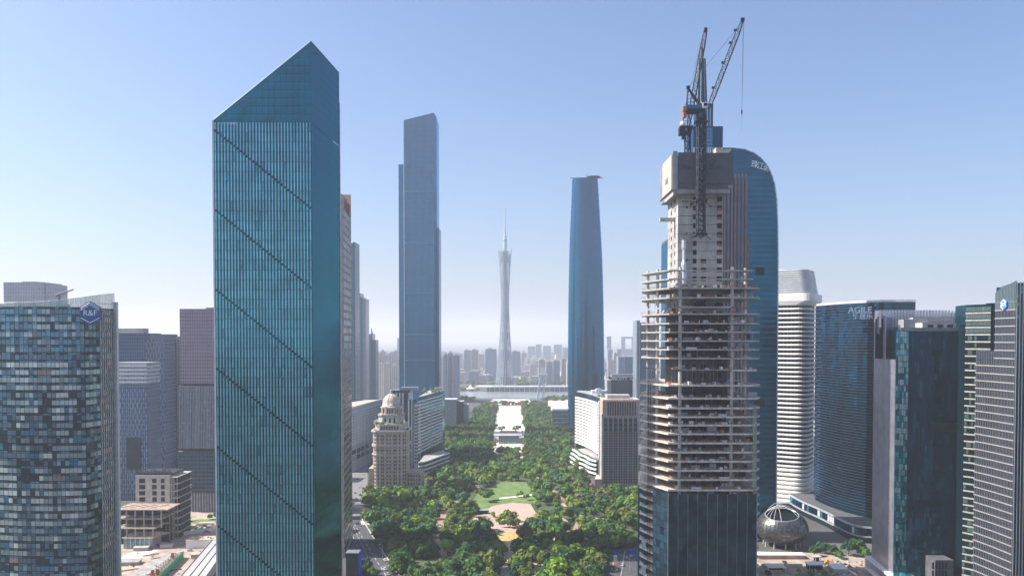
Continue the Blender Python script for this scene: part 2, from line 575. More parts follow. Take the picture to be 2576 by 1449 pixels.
for j in range(1, NZ):
    z = zs + (zB - zs) * j / NZ; x = xa + (z - zA) / (zB - zA) * (xb - xa) if z > zA else xa
    b.box(x + .1, xb, YL - .2, YL - .125, z - .07, z + .07)
for i in range(1, NX):
    x = xa + (xb - xa) * i / NX
    b.box(x - .06, x + .06, YL - .19, YL - .125, zs, ztop(x) - .1)
obj('crown_mullion', b, 'teal_line', T)
b = MB()
for i in range(30):
    x = xa + (xb - xa) * (i + .7) / 31
    t_ = ztop(x)
    for k in range(3):
        z = t_ - 1.6 - k * 1.7
        if z > zs + .5: b.box(x - .55, x + .5, YL - .22, YL - .126, z - .09, z + .09)
obj('crown_louvre', b, 'teal_strip_dim', T)
# back and left crown walls, sloping lattice roof, plant block inside
zD = zA + zC - zB
b = MB()
b.add([(xa, YL + .3, zs), (D_[0], YLB, zs), (D_[0], YLB, zD), (xa, YL + .3, zA)], [(0, 1, 2, 3)])
obj('crown_back', b, 'teal_crown', T)
b = MB()
inner = [(xa + 9, YL + 6), (xb - 2.5, YL + 6), (xc - 3, YLB - 2), (xa + 9, YLB - 2)]
b.prism(inner, zs - 1, 0, z1s=[ztop(xa + 9) - 5, ztop(xb - 2.5) - 5, ztop(xb - 3) - 4, ztop(xa + 9) - 4.5])
obj('plant_block', b, 'teal_side', T)
b = MB()
for k in range(23):
    s = k / 22.0
    x = xa + (xb - xa) * s
    b.tube((x, YL + .3, ztop(x) - .3), (x + (xc - xb), YLB, ztop(x) - .3 + (zC - zB)), 0.16)
for k in range(9):
    s = k / 8.0
    b.tube((xa + (xc - xb) * s, YL + (YLB - YL) * s + .3, zA - .3 + (zC - zB) * s), (xb + (xc - xb) * s, YL + (YLB - YL) * s + .3, zB - .3 + (zC - zB) * s), 0.2)
for k in range(12):
    x = xa + (xb - xa) * (k + .3) / 12
    b.tube((x, YL + 1.5, ztop(x) - 1), (x + 5, YL + 6, ztop(x + 5) - 6), 0.22)
obj('roof_lattice', b, 'teal_side', T)
b = MB()
b.tube((xa, YL - .1, zA), (xb, YL - .1, zB), 0.28); b.tube((xb, YL - .1, zB), (xc, YLB, zC), 0.28)
obj('crown_edge', b, 'teal_line', T)
b = MB(); b.box(xa - 0.75, xa - 0.02, YL - .2, YL + 1.5, 0, zA)
obj('corner_fin', b, 'white_metal', T)
b = MB(); b.box(xc + .02, xc + .5, YLB - 0.6, YLB + .4, 0, zC - 16)
obj('corner_fin', b, 'white_metal', T)
b = MB(); b.box(xb - .3, xb + .25, YL - .3, YL + .3, 0, zB)
obj('corner_post', b, 'teal_wall', T)

# ================================================================== office tower at the left edge
for k, c in enumerate(((0.02, 0.045, 0.06), (0.09, 0.17, 0.22), (0.24, 0.33, 0.37), (0.40, 0.49, 0.50), (0.52, 0.57, 0.53), (0.08, 0.20, 0.28), (0.26, 0.19, 0.17), (0.005, 0.18, 0.33))):
    glass('office_glass_%d' % k, c, 0.10 + 0.1 * (k in (3, 4)), 0.55 if k not in (4, 6) else 0.25, wave=0.03, wscale=0.25)
YO = 400.0
ZO = Z(772, YO)
plan = [(X(-70, 404), 404), (X(40, 399), 399), (X(130, 398), 398), (X(215, 400), 400), (X(252, 410), 410), (X(290, 428), 428)]
T = thing('office_tower', 'mottled grey and blue glass office block with hexagonal sign and glass parapet', 'office building', (plan[2][0], 430, 0))
b = MB()
b.prism(plan + [(X(276, 470), 470), (X(-70, 404) - 5, 470)], 0, ZO)
obj('wall', b, 'glass_black', T)
op = [panel('office_pane_%d' % k, 'office_glass_%d' % k) for k in range(8)]
state = {}
def pick_office(i, j):
    h = j / 46.0
    r = random.random()
    f = math.sin(i * .55 + j * .21) + math.sin(i * .23 - j * .37 + 2) + random.gauss(0, .9)  # clustered tints paint broken reflections over the ordinary pane variety
    if random.random() < 0.28 and (i - 1, j) in state: k = state[(i - 1, j)]
    elif h > 0.86: k = random.choices((0, 1, 2, 5), (1, 4, 3, 4))[0]
    elif f < -1.3: k = random.choices((0, 1, 5), (4, 3, 1))[0]
    elif f < .3: k = random.choices((1, 2, 5, 6, 0), (5, 6, 4, .7, 1.5))[0]
    else: k = random.choices((2, 3, 4, 1, 7), (4, 6, 3, 2, .5))[0]
    state[(i, j)] = k
    return k
NRO = 47
pl = []
for s, nc in ((0, 10), (1, 8), (2, 8), (3, 4)):
    state = {}
    pl += grid(plan[s], plan[s + 1], 0, ZO, nc, NRO, d=0.22, fx=0.90, fz=0.62, off=0.02, pick=pick_office, tilt=0.018, zc=0.36)
    pl += grid(plan[s], plan[s + 1], 0, ZO, nc, NRO, d=0.15, fx=0.93, fz=0.24, off=0.02, pick=lambda i, j: random.choice((0, 0, 0, 1, 5)), tilt=0.01, zc=0.83)
pl += grid(plan[4], plan[5], 0, ZO, 7, NRO, d=0.15, fx=0.8, fz=0.62, off=0.02, pick=lambda i, j: random.choice((0, 0, 1, 6)), tilt=0.02, zc=0.36)
pieces(T, 'pane', op, pl, 300, 'pane')
# tall mullions on the turned-away end
pq = Vector(plan[5]) - Vector(plan[4])
fin = unitbox('end_fin', 'grey_metal')
pieces(T, 'fin', [unitbox('pale_fin', 'pale_metal')], [(plan[4][0] + pq.x * s, plan[4][1] + pq.y * s - .35, (ZO - 1) / 2, math.atan2(pq.y, pq.x), 0, 0.35, 0.9, ZO - 1, 0) for s in (0.06, .2, .34, .48, .62, .76, .9)])
b = MB(); b.box(X(289, 428), X(298, 428), 427, 429, 0, Z(760, 428))
obj('end_wall', b, 'white_metal', T)
# glass parapet that rises to the right
mat('parapet_glass', (0.42, 0.52, 0.52), 0.25, 0.3, var=0.1)
MATS['parapet_glass'].node_tree.nodes['Principled BSDF'].inputs['Alpha'].default_value = 0.5
tops = [Z(766, 404), Z(762, 399), Z(757, 398), Z(747, 400), Z(742, 410), Z(738, 428)]
for s, nc in ((0, 8), (1, 7), (2, 7), (3, 4), (4, 5)):
    p, q = Vector(plan[s]), Vector(plan[s + 1])
    n2 = Vector(((q - p).y, -(q - p).x)).normalized() * 0.02
    for i in range(nc):
        a, c = p.lerp(q, (i + .04) / nc) + n2, p.lerp(q, (i + .96) / nc) + n2
        za = tops[s] + (tops[s + 1] - tops[s]) * i / nc; zc_ = tops[s] + (tops[s + 1] - tops[s]) * (i + 1) / nc
        m_ = MB()
        m_.add([(a.x, a.y, ZO + .1), (c.x, c.y, ZO + .1), (c.x, c.y, zc_), (a.x, a.y, za), (a.x, a.y + .1, ZO + .1), (c.x, c.y + .1, ZO + .1), (c.x, c.y + .1, zc_), (a.x, a.y + .1, za)],
               [(0, 1, 2, 3), (7, 6, 5, 4), (0, 4, 5, 1), (1, 5, 6, 2), (2, 6, 7, 3), (3, 7, 4, 0)])
        obj('parapet_pane', m_, 'parapet_glass', T)
b = MB()
for s, nc in ((0, 8), (1, 7), (2, 7), (3, 4), (4, 5)):
    p, q = Vector(plan[s]), Vector(plan[s + 1])
    for i in range(nc + 1):
        a = p.lerp(q, i / nc); z = tops[s] + (tops[s + 1] - tops[s]) * i / nc
        b.tube((a.x, a.y + .3, ZO), (a.x, a.y + .3, z + .1), 0.09)
    b.tube((p.x, p.y + .3, tops[s]), (q.x, q.y + .3, tops[s + 1]), 0.09)
    b.tube((p.x, p.y + .3, ZO + 2.2), (q.x, q.y + .3, ZO + 2.2), 0.09)
obj('parapet_frame', b, 'grey_metal', T)
b = MB()
for k in range(9):
    x = X(-40 + k * 24, 420)
    b.box(x, x + 3.4, 418, 424, ZO, ZO + 1.2 + (k % 3) * .5)
obj('roof_plant', b, 'roof_grey', T)

def hexagon(r, sx=1.0):
    return [(sx * r * math.cos(R(90 + 60 * k)), r * math.sin(R(90 + 60 * k))) for k in range(6)]
def hex_sign(parent, cx, cy, cz, r, rz, body, label):
    """hexagonal sign board facing -y (turned by rz)"""
    def put(mb, name, m, p=None):
        me = mb.mesh(name, [m])
        o = bpy.data.objects.new(name, me); COL.objects.link(o)
        o.parent = p
        return o
    b = MB(); h = hexagon(r)
    n = 6
    b.add([(x, -.5, z) for x, z in h] + [(x, .1, z) for x, z in h],
          [tuple(range(n)), tuple(reversed(range(n, 2 * n)))] + [(k, n + k, n + (k + 1) % n, (k + 1) % n) for k in range(n)])
    # (hexagon is counter-clockwise seen from -y)
    S = put(b, 'hexagonal_sign', body, parent)
    S.location = Vector((cx, cy, cz)) - origin(parent)
    S.rotation_euler = (0, 0, rz)
    S['label'] = label
    return S
sx_, sz_ = X(231, 399.0), Z(788, 399.0)
S = hex_sign(T, sx_, 399.0, sz_, 5.9, R(2), 'sign_blue', 'dark blue hexagonal sign with pale letters and chevrons')
def bars(S, name, segs, r, m, y=-.6):
    b = MB()
    for p, q in segs: b.tube((p[0], y, p[1]), (q[0], y, q[1]), r)
    me = b.mesh(name, [m])
    o = bpy.data.objects.new(name, me); o.parent = S; COL.objects.link(o)
    return o
for k in range(3):
    rr = 5.25 - k * 0.62
    bars(S, 'chevron', [((-4.4, rr / 2 + .0 - k * .28), (0, rr - k * .02)), ((0, rr - k * .02), (4.4, rr / 2 - k * .28))], 0.13, 'sign_grey')
bars(S, 'chevron', [((-4.4, -2.3), (0, -4.7)), ((0, -4.7), (4.4, -2.3))], 0.2, 'sign_grey')
tm = text_mesh('lettering', 'R&F', 3.9, 'sign_grey', 0.12, 1.05)
o = bpy.data.objects.new('lettering', tm); o.parent = S; o.location = (0, -.65, 0); o.rotation_euler = (R(90), 0, 0); COL.objects.link(o)

# ================================================================== tower under construction
YC = 370.0
front = [(X(1682, YC), YC), (X(1903, YC), YC)]
S_L = [(X(1583 + 30, 412), 412), (X(1610, 394), 394), (X(1646, 381), 381), (X(1681, YC), YC), (X(1903, YC), YC), (X(1903, YC) + 3.5, 376), (X(1903, YC) + 3, 420), (X(1613, 412) + 6, 424)]
T = thing('unfinished_tower', 'concrete tower under construction with open floors, grey core and glass on the lowest storeys', 'construction tower', (92, 398, 0))
VF = [679, 700.6, 723, 747, 771, 788, 812, 834, 856, 878, 900, 930, 968, 1000.6, 1025, 1047, 1068, 1090, 1113, 1136, 1159, 1182, 1205, 1231, 1248]
zf = [Z(v, YC) for v in VF]
cen = (92.0, 398.0)
def scaled(poly, f): return [(cen[0] + (x - cen[0]) * f, cen[1] + (y - cen[1]) * f) for x, y in poly]
def make_slab(poly, t):
    b = MB(); b.prism(poly, -t, 0, 0)
    return b
def slab_mesh(poly, t, name, m):
    b = MB(); b.prism([(x - 92, y - 398) for x, y in poly], -t, 0, 0)
    return b.mesh(name, [m])
slab_a = slab_mesh(S_L, 0.75, 'floor_slab', 'concrete_edge')
S_U = scaled(S_L, 0.985)
slab_b = slab_mesh(S_U, 0.65, 'upper_floor_slab', 'concrete')
# half-built floors
xl = X(1681, YC)
S_p1 = [(X(1610, 394), 394), (X(1646, 381), 381), (xl, YC), (xl + 3, YC), (xl + 1.5, 388), (xl - 5, 404)]
S_p2 = [(X(1716, YC), YC + .6), (X(1838, YC), YC + .6), (X(1838, YC), YC + 6), (X(1716, YC), YC + 6)]
S_p3 = [(X(1843, YC), YC), (X(1903, YC), YC), (X(1903, YC) + 3, 380), (X(1843, YC), 380)]
S_p4 = [(X(1690, YC), YC + .5), (X(1895, YC), YC + .5), (X(1895, YC), YC + 3.5), (X(1690, YC), YC + 3.5)]
halves = {0: [slab_mesh(S_p1, .5, 'edge_slab', 'concrete'), slab_mesh(S_p4, .45, 'edge_beam', 'concrete')], 1: [slab_mesh(S_p1, .6, 'edge_slab', 'concrete'), slab_mesh(S_p4, .5, 'edge_beam', 'concrete')],
          4: [slab_mesh(S_p2, .6, 'inner_slab', 'concrete')], 11: [slab_mesh(S_p2, .3, 'inner_slab', 'concrete'), slab_mesh(S_p3, .7, 'corner_slab', 'concrete_edge')]}
allz = list(zf)
while allz[-1] > 22: allz.append(allz[-1] - 4.15)
for i, z in enumerate(allz):
    if i in halves:
        for me in halves[i]:
            o = put_mesh('floor_slab', me, T, (92, 398, z))
    else:
        put_mesh('floor_slab', slab_a if i > 11 else slab_b, T, (92, 398, z), scale=(1, 1, 1))
# columns, storey by storey
colpos = [(X(1710, 373.5), 373.5, .8), (X(1840, 373.5), 373.5, .8), (X(1653, 386), 386, .75), (X(1629, 398), 398, .7), (X(1873, 379), 379, .75), (X(1893, 380), 400, .7), (84, 416, .7), (100, 416, .7)]
cb_ = MB(); cb_.lathe([(1, 0), (1, 1)], 10, 0, 0)
colm = cb_.mesh('column', ['concrete_pale'])
pl = []
for i in range(len(allz) - 1):
    for (x, y, r) in colpos:
        t = .72
        if i in (3, 10) and False: continue
        pl.append((x, y, allz[i + 1], 0, 0, r, r, allz[i] - allz[i + 1] - .75, 0))
for (x, y, r) in colpos[:5]:
    pl.append((x, y, allz[0], 0, 0, r * .96, r * .96, 1.6, 0))
pieces(T, 'column', [colm], pl, 300, 'column')
# core
cx0, cx1, cy0, cy1 = X(1703, 384), X(1816, 384), 384.0, 409.0
ztopc = Z(470, 376)
CORE = MB()
CORE.box(cx0, cx1, cy0, cy1, Z(790, 384), ztopc)
mat('core_concrete', (0.36, 0.34, 0.32), 0.85, var=0.35, scale=0.22, stretch=(1, 1, 0.3))
core = obj('core', CORE, 'core_concrete', T)
mat('core_shaded', (0.085, 0.085, 0.095), 0.85, var=0.35, scale=0.22, stretch=(1, 1, 0.3))  # shade of the deep lower floors put into a darker core concrete
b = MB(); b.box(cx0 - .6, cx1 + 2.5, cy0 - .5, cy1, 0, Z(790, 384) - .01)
obj('lower_core', b, 'core_shaded', T)
opening = panel('core_opening', 'black_gap')
redo = panel('core_opening_red', 'rust')
pl = []
zz = ztopc - 2
n = 0
while zz > 20:
    hh = 3.0
    for (u0, u1, f, k) in ((1741, 1750, .7, 0), (1801, 1813, .72, 0), (1761, 1774, .6, 0)):
        if u0 == 1761 and zz > Z(640, 384): continue
        x0, x1 = X(u0, 384), X(u1, 384)
        pl.append(((x0 + x1) / 2, cy0 if zz > Z(790, 384) else cy0 - .5, zz - 2.4, 0, 0, (x1 - x0), .12, hh * f + .2, k))
        if u0 != 1741 and random.random() < .5:
            pl.append(((x0 + x1) / 2, cy0 - .13, zz - 2.4 - .5, 0, 0, (x1 - x0) * .8, .03, hh * f * .4, 1))
    if n % 3 == 1:
        pl.append((X(1725, 384), cy0, zz - 2, 0, 0, .8, .12, 1.1, 0))
    for yy, wd in ((390.5, 1.5), (399.5, 1.6)):
        pl.append((cx0, yy, zz - 2.4, R(-90), 0, wd, .12, 2.0, 0))
    zz -= 4.15; n += 1
pieces(T, 'core_opening', [opening, redo], pl, 300, 'core_opening')
b = MB()
zz = ztopc - 3.9
while zz > 100:
    for k in range(18):
        x = cx0 + (cx1 - cx0) * (k + .5) / 18
        b.box(x - .12, x + .12, cy0 - .35, cy0 + .01, zz - .12, zz + .12)
    b.box(cx0, cx1, cy0 - .06, cy0 + .005, zz - .06, zz + .06)
    for k in range(6):
        y = cy0 + (cy1 - cy0) * (k + .5) / 6
        b.box(cx0 - .3, cx0 + .01, y - .12, y + .12, zz - .12, zz + .12)
    zz -= 4.15
obj('formwork_tie', b, 'dark_metal', T, kind='stuff')
# climbing formwork box round the top of the core
yb = 376.0
bx0, bx1 = X(1691, yb), X(1839, yb)
zb0, zb1 = Z(462, yb), Z(384, yb)
FW = MB()
FW.box(bx0, bx1, yb + .6, 411, zb0 - 2.2, zb1 - 1.0, 0)
FW.box(bx0 + .6, bx1 - .8, yb + 1.2, 411, zb0 - 4.2, zb0 - 2.2)
fw = obj('formwork_box', FW, 'grey_metal', T)
mat('formwork_grey', (0.08, 0.09, 0.105), 0.7, 0.1, var=0.15, scale=0.3)
mat('formwork_tan', (0.48, 0.40, 0.34), 0.75, 0.0, var=0.15, scale=0.3)
def slabby(name, x0, x1, y0, y1, z0, z1, m, par):
    b = MB(); b.box(x0, x1, y0, y1, z0, z1); return obj(name, b, m, par)
pa = slabby('formwork_panel', X(1703, yb), X(1750, yb), yb - .1, yb + .5, zb0, zb1, 'formwork_grey', T)
pb = slabby('formwork_panel', X(1770, yb), X(1829, yb), yb - .1, yb + .5, zb0, zb1 - .2, 'formwork_grey', T)
slabby('formwork_panel', X(1829.5, yb), bx1 + .3, yb + .1, yb + .6, zb0 - .5, zb1 + .4, 'formwork_grey', T)
slabby('formwork_lip', X(1703, yb), X(1750, yb), yb + .2, yb + .58, zb0 - 2.2, zb0 - .15, 'formwork_grey', T)
slabby('formwork_lip', X(1770, yb), X(1829, yb), yb + .2, yb + .58, zb0 - 2.2, zb0 - .15, 'formwork_grey', T)
slabby('formwork_panel', X(1691, yb) - .2, X(1701.5, yb), yb, yb + .55, zb0 - 3, zb1 + .6, 'grey_metal', T)
pc = slabby('formwork_panel', bx0 - .75, bx0 - .05, yb + .8, 399, zb0 - 2.6, zb1 - .8, 'formwork_tan', T)
slabby('formwork_lip', bx0 + .3, bx0 + .58, yb + 2, 399, zb0 - 5.0, zb0 - 2.6, 'concrete_pale', T)
for (pan, u, s) in ((pa, 1716, 3.1), (pb, 1787, 3.1)):
    put_mesh('character', text_mesh('emblem_character', '凤' if u < 1750 else '凤', s, 'ink', .04, bold=.04), pan, (X(u, yb), yb - .17, Z(422, yb)), (R(90), 0, 0))
    put_mesh('lettering', text_mesh('small_characters', '香城', 1.7, 'ink', .03, bold=.05), pan, (X(u + 18, yb), yb - .17, Z(422, yb)), (R(90), 0, 0))
put_mesh('lettering', text_mesh('side_characters', '凤香', 3.4, 'ink_pale', .04, bold=.03), pc, (bx0 - .82, 388, zb0 + 3), (R(90), 0, R(-90)))
b = MB()
for k in range(14):
    x = bx0 + 2 + k * 1.85
    b.tube((x, yb + .5, zb1 - .4), (x, yb + .5, zb1 + 1.0 + (k % 3) * .4), 0.05)
b.box(X(1800, 377), X(1812, 377), 379, 384, zb1 - .5, zb1 + 3.0)
b.box(X(1812, 377), X(1838, 377), 379.5, 384, zb1 - .5, zb1 + 2.4)
obj('formwork_top', b, 'formwork_tan', T, kind='stuff')
# cantilever platform on the left of the core, site hoist tube on the face
b = MB(); b.box(X(1657, 392), cx0 + 1, 390, 393, Z(556, 390), Z(548, 390))
obj('loading_platform', b, 'concrete', T)
b = MB(); b.lathe([(1.3, Z(715, 383)), (1.3, Z(665, 383)), (.8, Z(655, 383)), (.8, Z(630, 383)), (1.1, Z(625, 383)), (1.1, Z(605, 383))], 10, X(1718, 383), 382.4)
obj('rubbish_chute', b, 'pale_metal', T)
# guard rails and clutter on the floors
b = MB(); b2 = MB(); b3 = MB()
for i, z in enumerate(allz[:26]):
    if i in (0, 1, 4): continue
    edge = [S_L[k] for k in (1, 2, 3, 4)]
    for s in range(3):
        p, q = Vector(edge[s]), Vector(edge[s + 1])
        L = (q - p).length
        n = max(2, int(L / 0.9))
        for k in range(n):
            a = p.lerp(q, (k + .5) / n)
            if random.random() < .75:
                hgt = random.uniform(.7, 1.2)
                (b if random.random() < .6 else b3).box(a.x - .05 + .25, a.x + .05 + .25, a.y + .25, a.y + .35, z, z + hgt)
        b.tube((p.x + .25, p.y + .3, z + 1.05), (q.x + .25, q.y + .3, z + 1.05), 0.035)
    for k in range(random.randint(10, 20)):
        x = random.uniform(cx0 - 6, X(1895, YC)); y = random.uniform(YC + 1, YC + 6)
        s = random.uniform(.4, 1.3)
        b2.rbox(x, y, z, z + random.uniform(.4, 1.5), s * 1.6, s, random.uniform(0, 3), random.choice((0, 1, 2, 3, 0, 1)))
    if random.random() < .5:
        x = random.uniform(cx0, cx1); b2.box(x, x + random.uniform(2, 5), YC + 1.5, YC + 2.2, z, z + random.uniform(.5, 1), 1)
obj('guard_rail', b, 'rust', T, kind='stuff')
obj('guard_post', b3, 'dark_metal', T, kind='stuff')
obj('site_clutter', b2, ['grey_metal', 'white_metal', 'orange_paint', 'stone_tan'], T, kind='stuff')
b = MB(); b.tube((X(1674, 386), 386, zf[15]), (X(1674, 386), 386, zf[6]), .28, 6)
obj('standpipe', b, 'orange_paint', T)
b = MB()
for (p, q) in (((X(1700, 378), 378, zf[5]), (X(1660, 386), 386, zf[3])), ((X(1862, 378), 378, zf[5]), (X(1840, 378), 378, zf[3])), ((X(1665, 384), 384, zf[5]), (X(1690, 382), 382, zf[3]))):
    b.tube(p, q, .55)
obj('outrigger_brace', b, 'grey_metal', T)
# finished curtain wall on the low storeys: broken by the hoist bay
zt = Z(1242, YC)
glass('curtain_dark', (0.020, 0.045, 0.065), 0.07, 0.6, wave=0.05, wscale=0.16, var=0.5)
glass('curtain_dark_b', (0.035, 0.07, 0.095), 0.07, 0.6, wave=0.06, wscale=0.2, var=0.5)
glass('curtain_blue', (0.05, 0.115, 0.18), 0.12, 0.7, wave=0.02, wscale=0.2)
fl, fr = (X(1682, YC - .8), YC - .8), (X(1906, YC - .8), YC - .8)
ch = (X(1644, 380), 380)
b = MB()
back = [(fr[0], fr[1] + 22), (fl[0] + 6, fl[1] + 22)]
# thin skin standing off the slabs
def skin(mb, p, q, z0, z1, t=.25):
    p, q = Vector(p), Vector(q); d = (q - p).normalized(); nn = Vector((-d.y, d.x)) * t
    mb.prism([tuple(p), tuple(q), tuple(q + nn), tuple(p + nn)], z0, z1)
skin(b, fl, fr, 0, zt); skin(b, ch, (fl[0] - .02, fl[1]), 0, zt + .8); skin(b, fr, (fr[0] + 3, fr[1] + 40), 0, zt)
obj('curtain_wall', b, 'curtain_dark', T)
cw = [panel('curtain_pane', 'curtain_dark'), panel('curtain_pane_b', 'curtain_dark_b'), panel('curtain_pane_c', 'curtain_blue')]
pl = grid(fl, fr, 20, zt - .2, 18, 21, d=.12, fx=.95, fz=.94, off=.01, tilt=.006, pick=lambda i, j: random.choice((0, 0, 1)))
pl += grid(ch, fl, 20, zt + .4, 4, 21, d=.12, fx=.94, fz=.9, off=.01, tilt=.006, pick=lambda i, j: random.choice((0, 2, 1)))
pieces(T, 'curtain_pane', cw, pl, 300, 'curtain_pane')
fm = unitbox('curtain_mullion', 'grey_metal')
pieces(T, 'mullion', [fm], [(fl[0] + (fr[0] - fl[0]) * k / 9, YC - 1.1, zt / 2, 0, 0, .10, .35, zt, 0) for k in range(10)] + [(fl[0], YC - 1.05, zt / 2 + .5, 0, 0, .22, .5, zt + 1, 0), (fr[0], YC - 1.05, zt / 2, 0, 0, .30, .5, zt, 0)])
ll, lr = (X(1606, 404), 404), (X(1624, 391), 391)
zt2 = Z(1228, 400)
b = MB(); skin(b, ll, lr, 0, zt2)
obj('curtain_wall', b, 'curtain_blue', T)
pl = grid(ll, lr, 10, zt2, 6, 24, d=.12, fx=.85, fz=.92, off=.01, tilt=.004, pick=lambda i, j: 2)
pieces(T, 'curtain_pane', cw, pl)
# material hoist mast in the open bay with two cages
b = MB()
hx, hy = X(1632, 386), 384.5
for dx in (-.5, .5):
    for dy in (-.5, .5): b.tube((hx + dx, hy + dy, 0), (hx + dx, hy + dy, zf[12]), .07)
z = 2.0
while z < zf[12]:
    b.tube((hx - .5, hy - .5, z), (hx + .5, hy - .5, z + 1.5), .05); b.tube((hx - .5, hy - .5, z), (hx + .5, hy - .5, z), .05); z += 1.5
obj('hoist_mast', b, 'dark_metal', T)
for v in (1368, 1432):
    b = MB(); b.box(X(1616, 385), X(1616, 385) + 1.7, 383.4, 385.4, Z(v + 10, 385), Z(v - 10, 385))
    obj('hoist_cage', b, 'pale_metal', T)

# safety netting on the right-hand edge, shoring props between the floors
mat('net_green', (0.30, 0.33, 0.24), 0.9, var=0.3)
MATS['net_green'].node_tree.nodes['Principled BSDF'].inputs['Alpha'].default_value = 0.45
for i in range(14, 24):
    b = MB(); b.box(X(1894, YC), X(1903, YC) + .1, YC - .22, YC - .12, allz[i] - 4.0, allz[i] + random.uniform(-.5, .2)); b.box(X(1903, YC) + .1, X(1903, YC) + .2, YC - .2, YC + 5, allz[i] - 4.0, allz[i])
    obj('safety_net', b, 'net_green', T)
b = MB()
for i in range(len(allz[:24]) - 1):
    if i in (0, 1): continue
    for k in range(random.randint(6, 20)):
        x = random.uniform(X(1655, YC), X(1900, YC)); y = random.uniform(YC + 2.5, 382)
        if random.random() < .3: x = random.uniform(X(1612, 392), X(1646, 388)) + 2; y = random.uniform(388, 396)
        b.tube((x, y, allz[i + 1]), (x, y, allz[i] - .8), .07)
obj('shoring_prop', b, 'grey_metal', T, kind='stuff')
b = MB()
for i in range(3, 24):
    for k in range(5):
        if random.random() < .6:
            x = random.uniform(X(1690, YC), X(1890, YC)); w_ = random.uniform(1, 4.5)
            b.box(x, x + w_, YC + 4, YC + 4.2, allz[i + 1] + .1, allz[i + 1] + random.uniform(1.2, 3.0), random.choice((0, 0, 1, 2)))
obj('shade_sheet', b, ['black_gap', 'grey_metal', 'stone_grey'], T, kind='stuff')  # sheets added to darken the voids of the open floors

# ---------------------------------------------------------------- tower cranes on it
def truss(mb, p, q, w, nseg, r=.09, rc=.14, up=None, taper=(1, 1)):
    p, q = Vector(p), Vector(q)
    d = (q - p); L = d.length; d.normalize()
    a = d.cross(Vector(up) if up else Vector((0, 1, 0))).normalized(); c = d.cross(a)
    def pt(s, i):
        t = s / nseg
        f = 1.0
        if t < .12: f = taper[0] + (1 - taper[0]) * t / .12
        if t > .85: f = 1 + (taper[1] - 1) * (t - .85) / .15
        o = ((-1, -1), (1, -1), (1, 1), (-1, 1))[i % 4]
        return p + d * (L * t) + a * (o[0] * w / 2 * f) + c * (o[1] * w / 2 * f)
    for s in range(nseg):
        for i in range(4):
            mb.tube(pt(s, i), pt(s + 1, i), rc)
            mb.tube(pt(s, i), pt(s, i + 1), r)
            if (s + i) % 2: mb.tube(pt(s, i), pt(s + 1, i + 1), r)
            else: mb.tube(pt(s, i + 1), pt(s + 1, i), r)
ym = 373.2
cr = thing('tower_crane', 'dark luffing crane on the concrete core, jib raised right with a hanging hook', 'crane', (X(1760, ym), ym, Z(592, ym)))
xm = X(1760, ym)
zslew = Z(292, ym)
b = MB(); truss(b, (xm, ym, Z(592, ym)), (xm, ym, zslew), 3.2, 24, .17, .36)
obj('mast', b, 'crane_steel', cr)
for v in (505, 590):
    b = MB(); z = Z(v, ym)
    b.box(xm - 2.6, xm + 2.6, ym - 2.1, ym - 1.6, z - .5, z + .5); b.box(xm - 2.6, xm - 2.0, ym - 1.6, 384.3, z - .5, z + .5); b.box(xm + 2.0, xm + 2.6, ym - 1.6, 384.3, z - .5, z + .5)
    b.tube((xm - 2.3, ym, z - .4), (xm - 6.5, 384.2, z + 1.5), .2); b.tube((xm + 2.3, ym, z - .4), (xm + 7.5, 384.2, z - 1), .2)
    obj('mast_collar', b, 'crane_steel', cr)
b = MB(); b.lathe([(1.9, zslew - 2.2), (2.4, zslew - 1), (2.4, zslew + .5), (1.7, zslew + 1)], 12, xm, ym); b.box(xm - 3.1, xm + 2.6, ym - 2.2, ym + 2.2, zslew - 3.2, zslew - 2.6)
obj('slewing_ring', b, 'crane_steel', cr)
b = MB(); z1 = zslew + 1
xk = X(1712, ym)
b.box(xk + 1.5, xm + 1.5, ym - 1.4, ym + 1.4, z1, z1 + 1.8); b.box(xk + 1.5, xm, ym - 1.6, ym + 1.6, z1 + 1.85, z1 + 3.6, 1)
for k in range(5): b.tube((xk + 2 + k * 1.4, ym - 1.6, z1 + 3.6), (xk + 2 + k * 1.4, ym - 1.6, z1 + 4.6), .05)
obj('machinery_deck', b, ['crane_steel', 'crane_blue'], cr)
b = MB(); b.box(xk + .2, xk + 1.9, ym - 1.5, ym + 1.5, z1 + .9, z1 + 3.0); b.box(xk + .4, xk + 1.9, ym - 1.4, ym + 1.4, z1 - 1.8, z1 + .5)
obj('counterweight', b, 'orange_paint', cr)
b = MB(); b.box(xm + .2, xm + 2.4, ym - 2.4, ym - .6, z1 + 2.0, z1 + 4.4); b.box(xm + .45, xm + 2.15, ym - 2.46, ym - 2.405, z1 + 2.8, z1 + 4.1, 1)
obj('operator_cab', b, ['white_metal', 'window_dark'], cr)
za = Z(222, ym)
b = MB()
xt = X(1726, ym)
for dy in (-1.2, 1.2):
    b.tube((xt, ym + dy * .4, za), (xm - .5, ym + dy, z1 + 3.6), .33); b.tube((xt, ym + dy * .4, za), (xk + 2.2, ym + dy, z1 + 3.5), .22)
b.box(xt - .6, xt + .9, ym - .8, ym + .8, za - .3, za + .8)
for k in range(1, 5):
    s = k / 5
    b.tube((xt + (xm - .5 - xt) * s, ym, za + (z1 + 3.6 - za) * s), (xt + (xk + 2.2 - xt) * s, ym, za + (z1 + 3.5 - za) * s), .10)
obj('a_frame', b, 'crane_steel', cr)
j0 = Vector((xm + 3.2, ym, z1 + 2.2)); j1 = Vector((X(1862, ym), ym, Z(48, ym)))
b = MB(); truss(b, j0, j1, 1.9, 22, .075, .15, taper=(.5, .35))
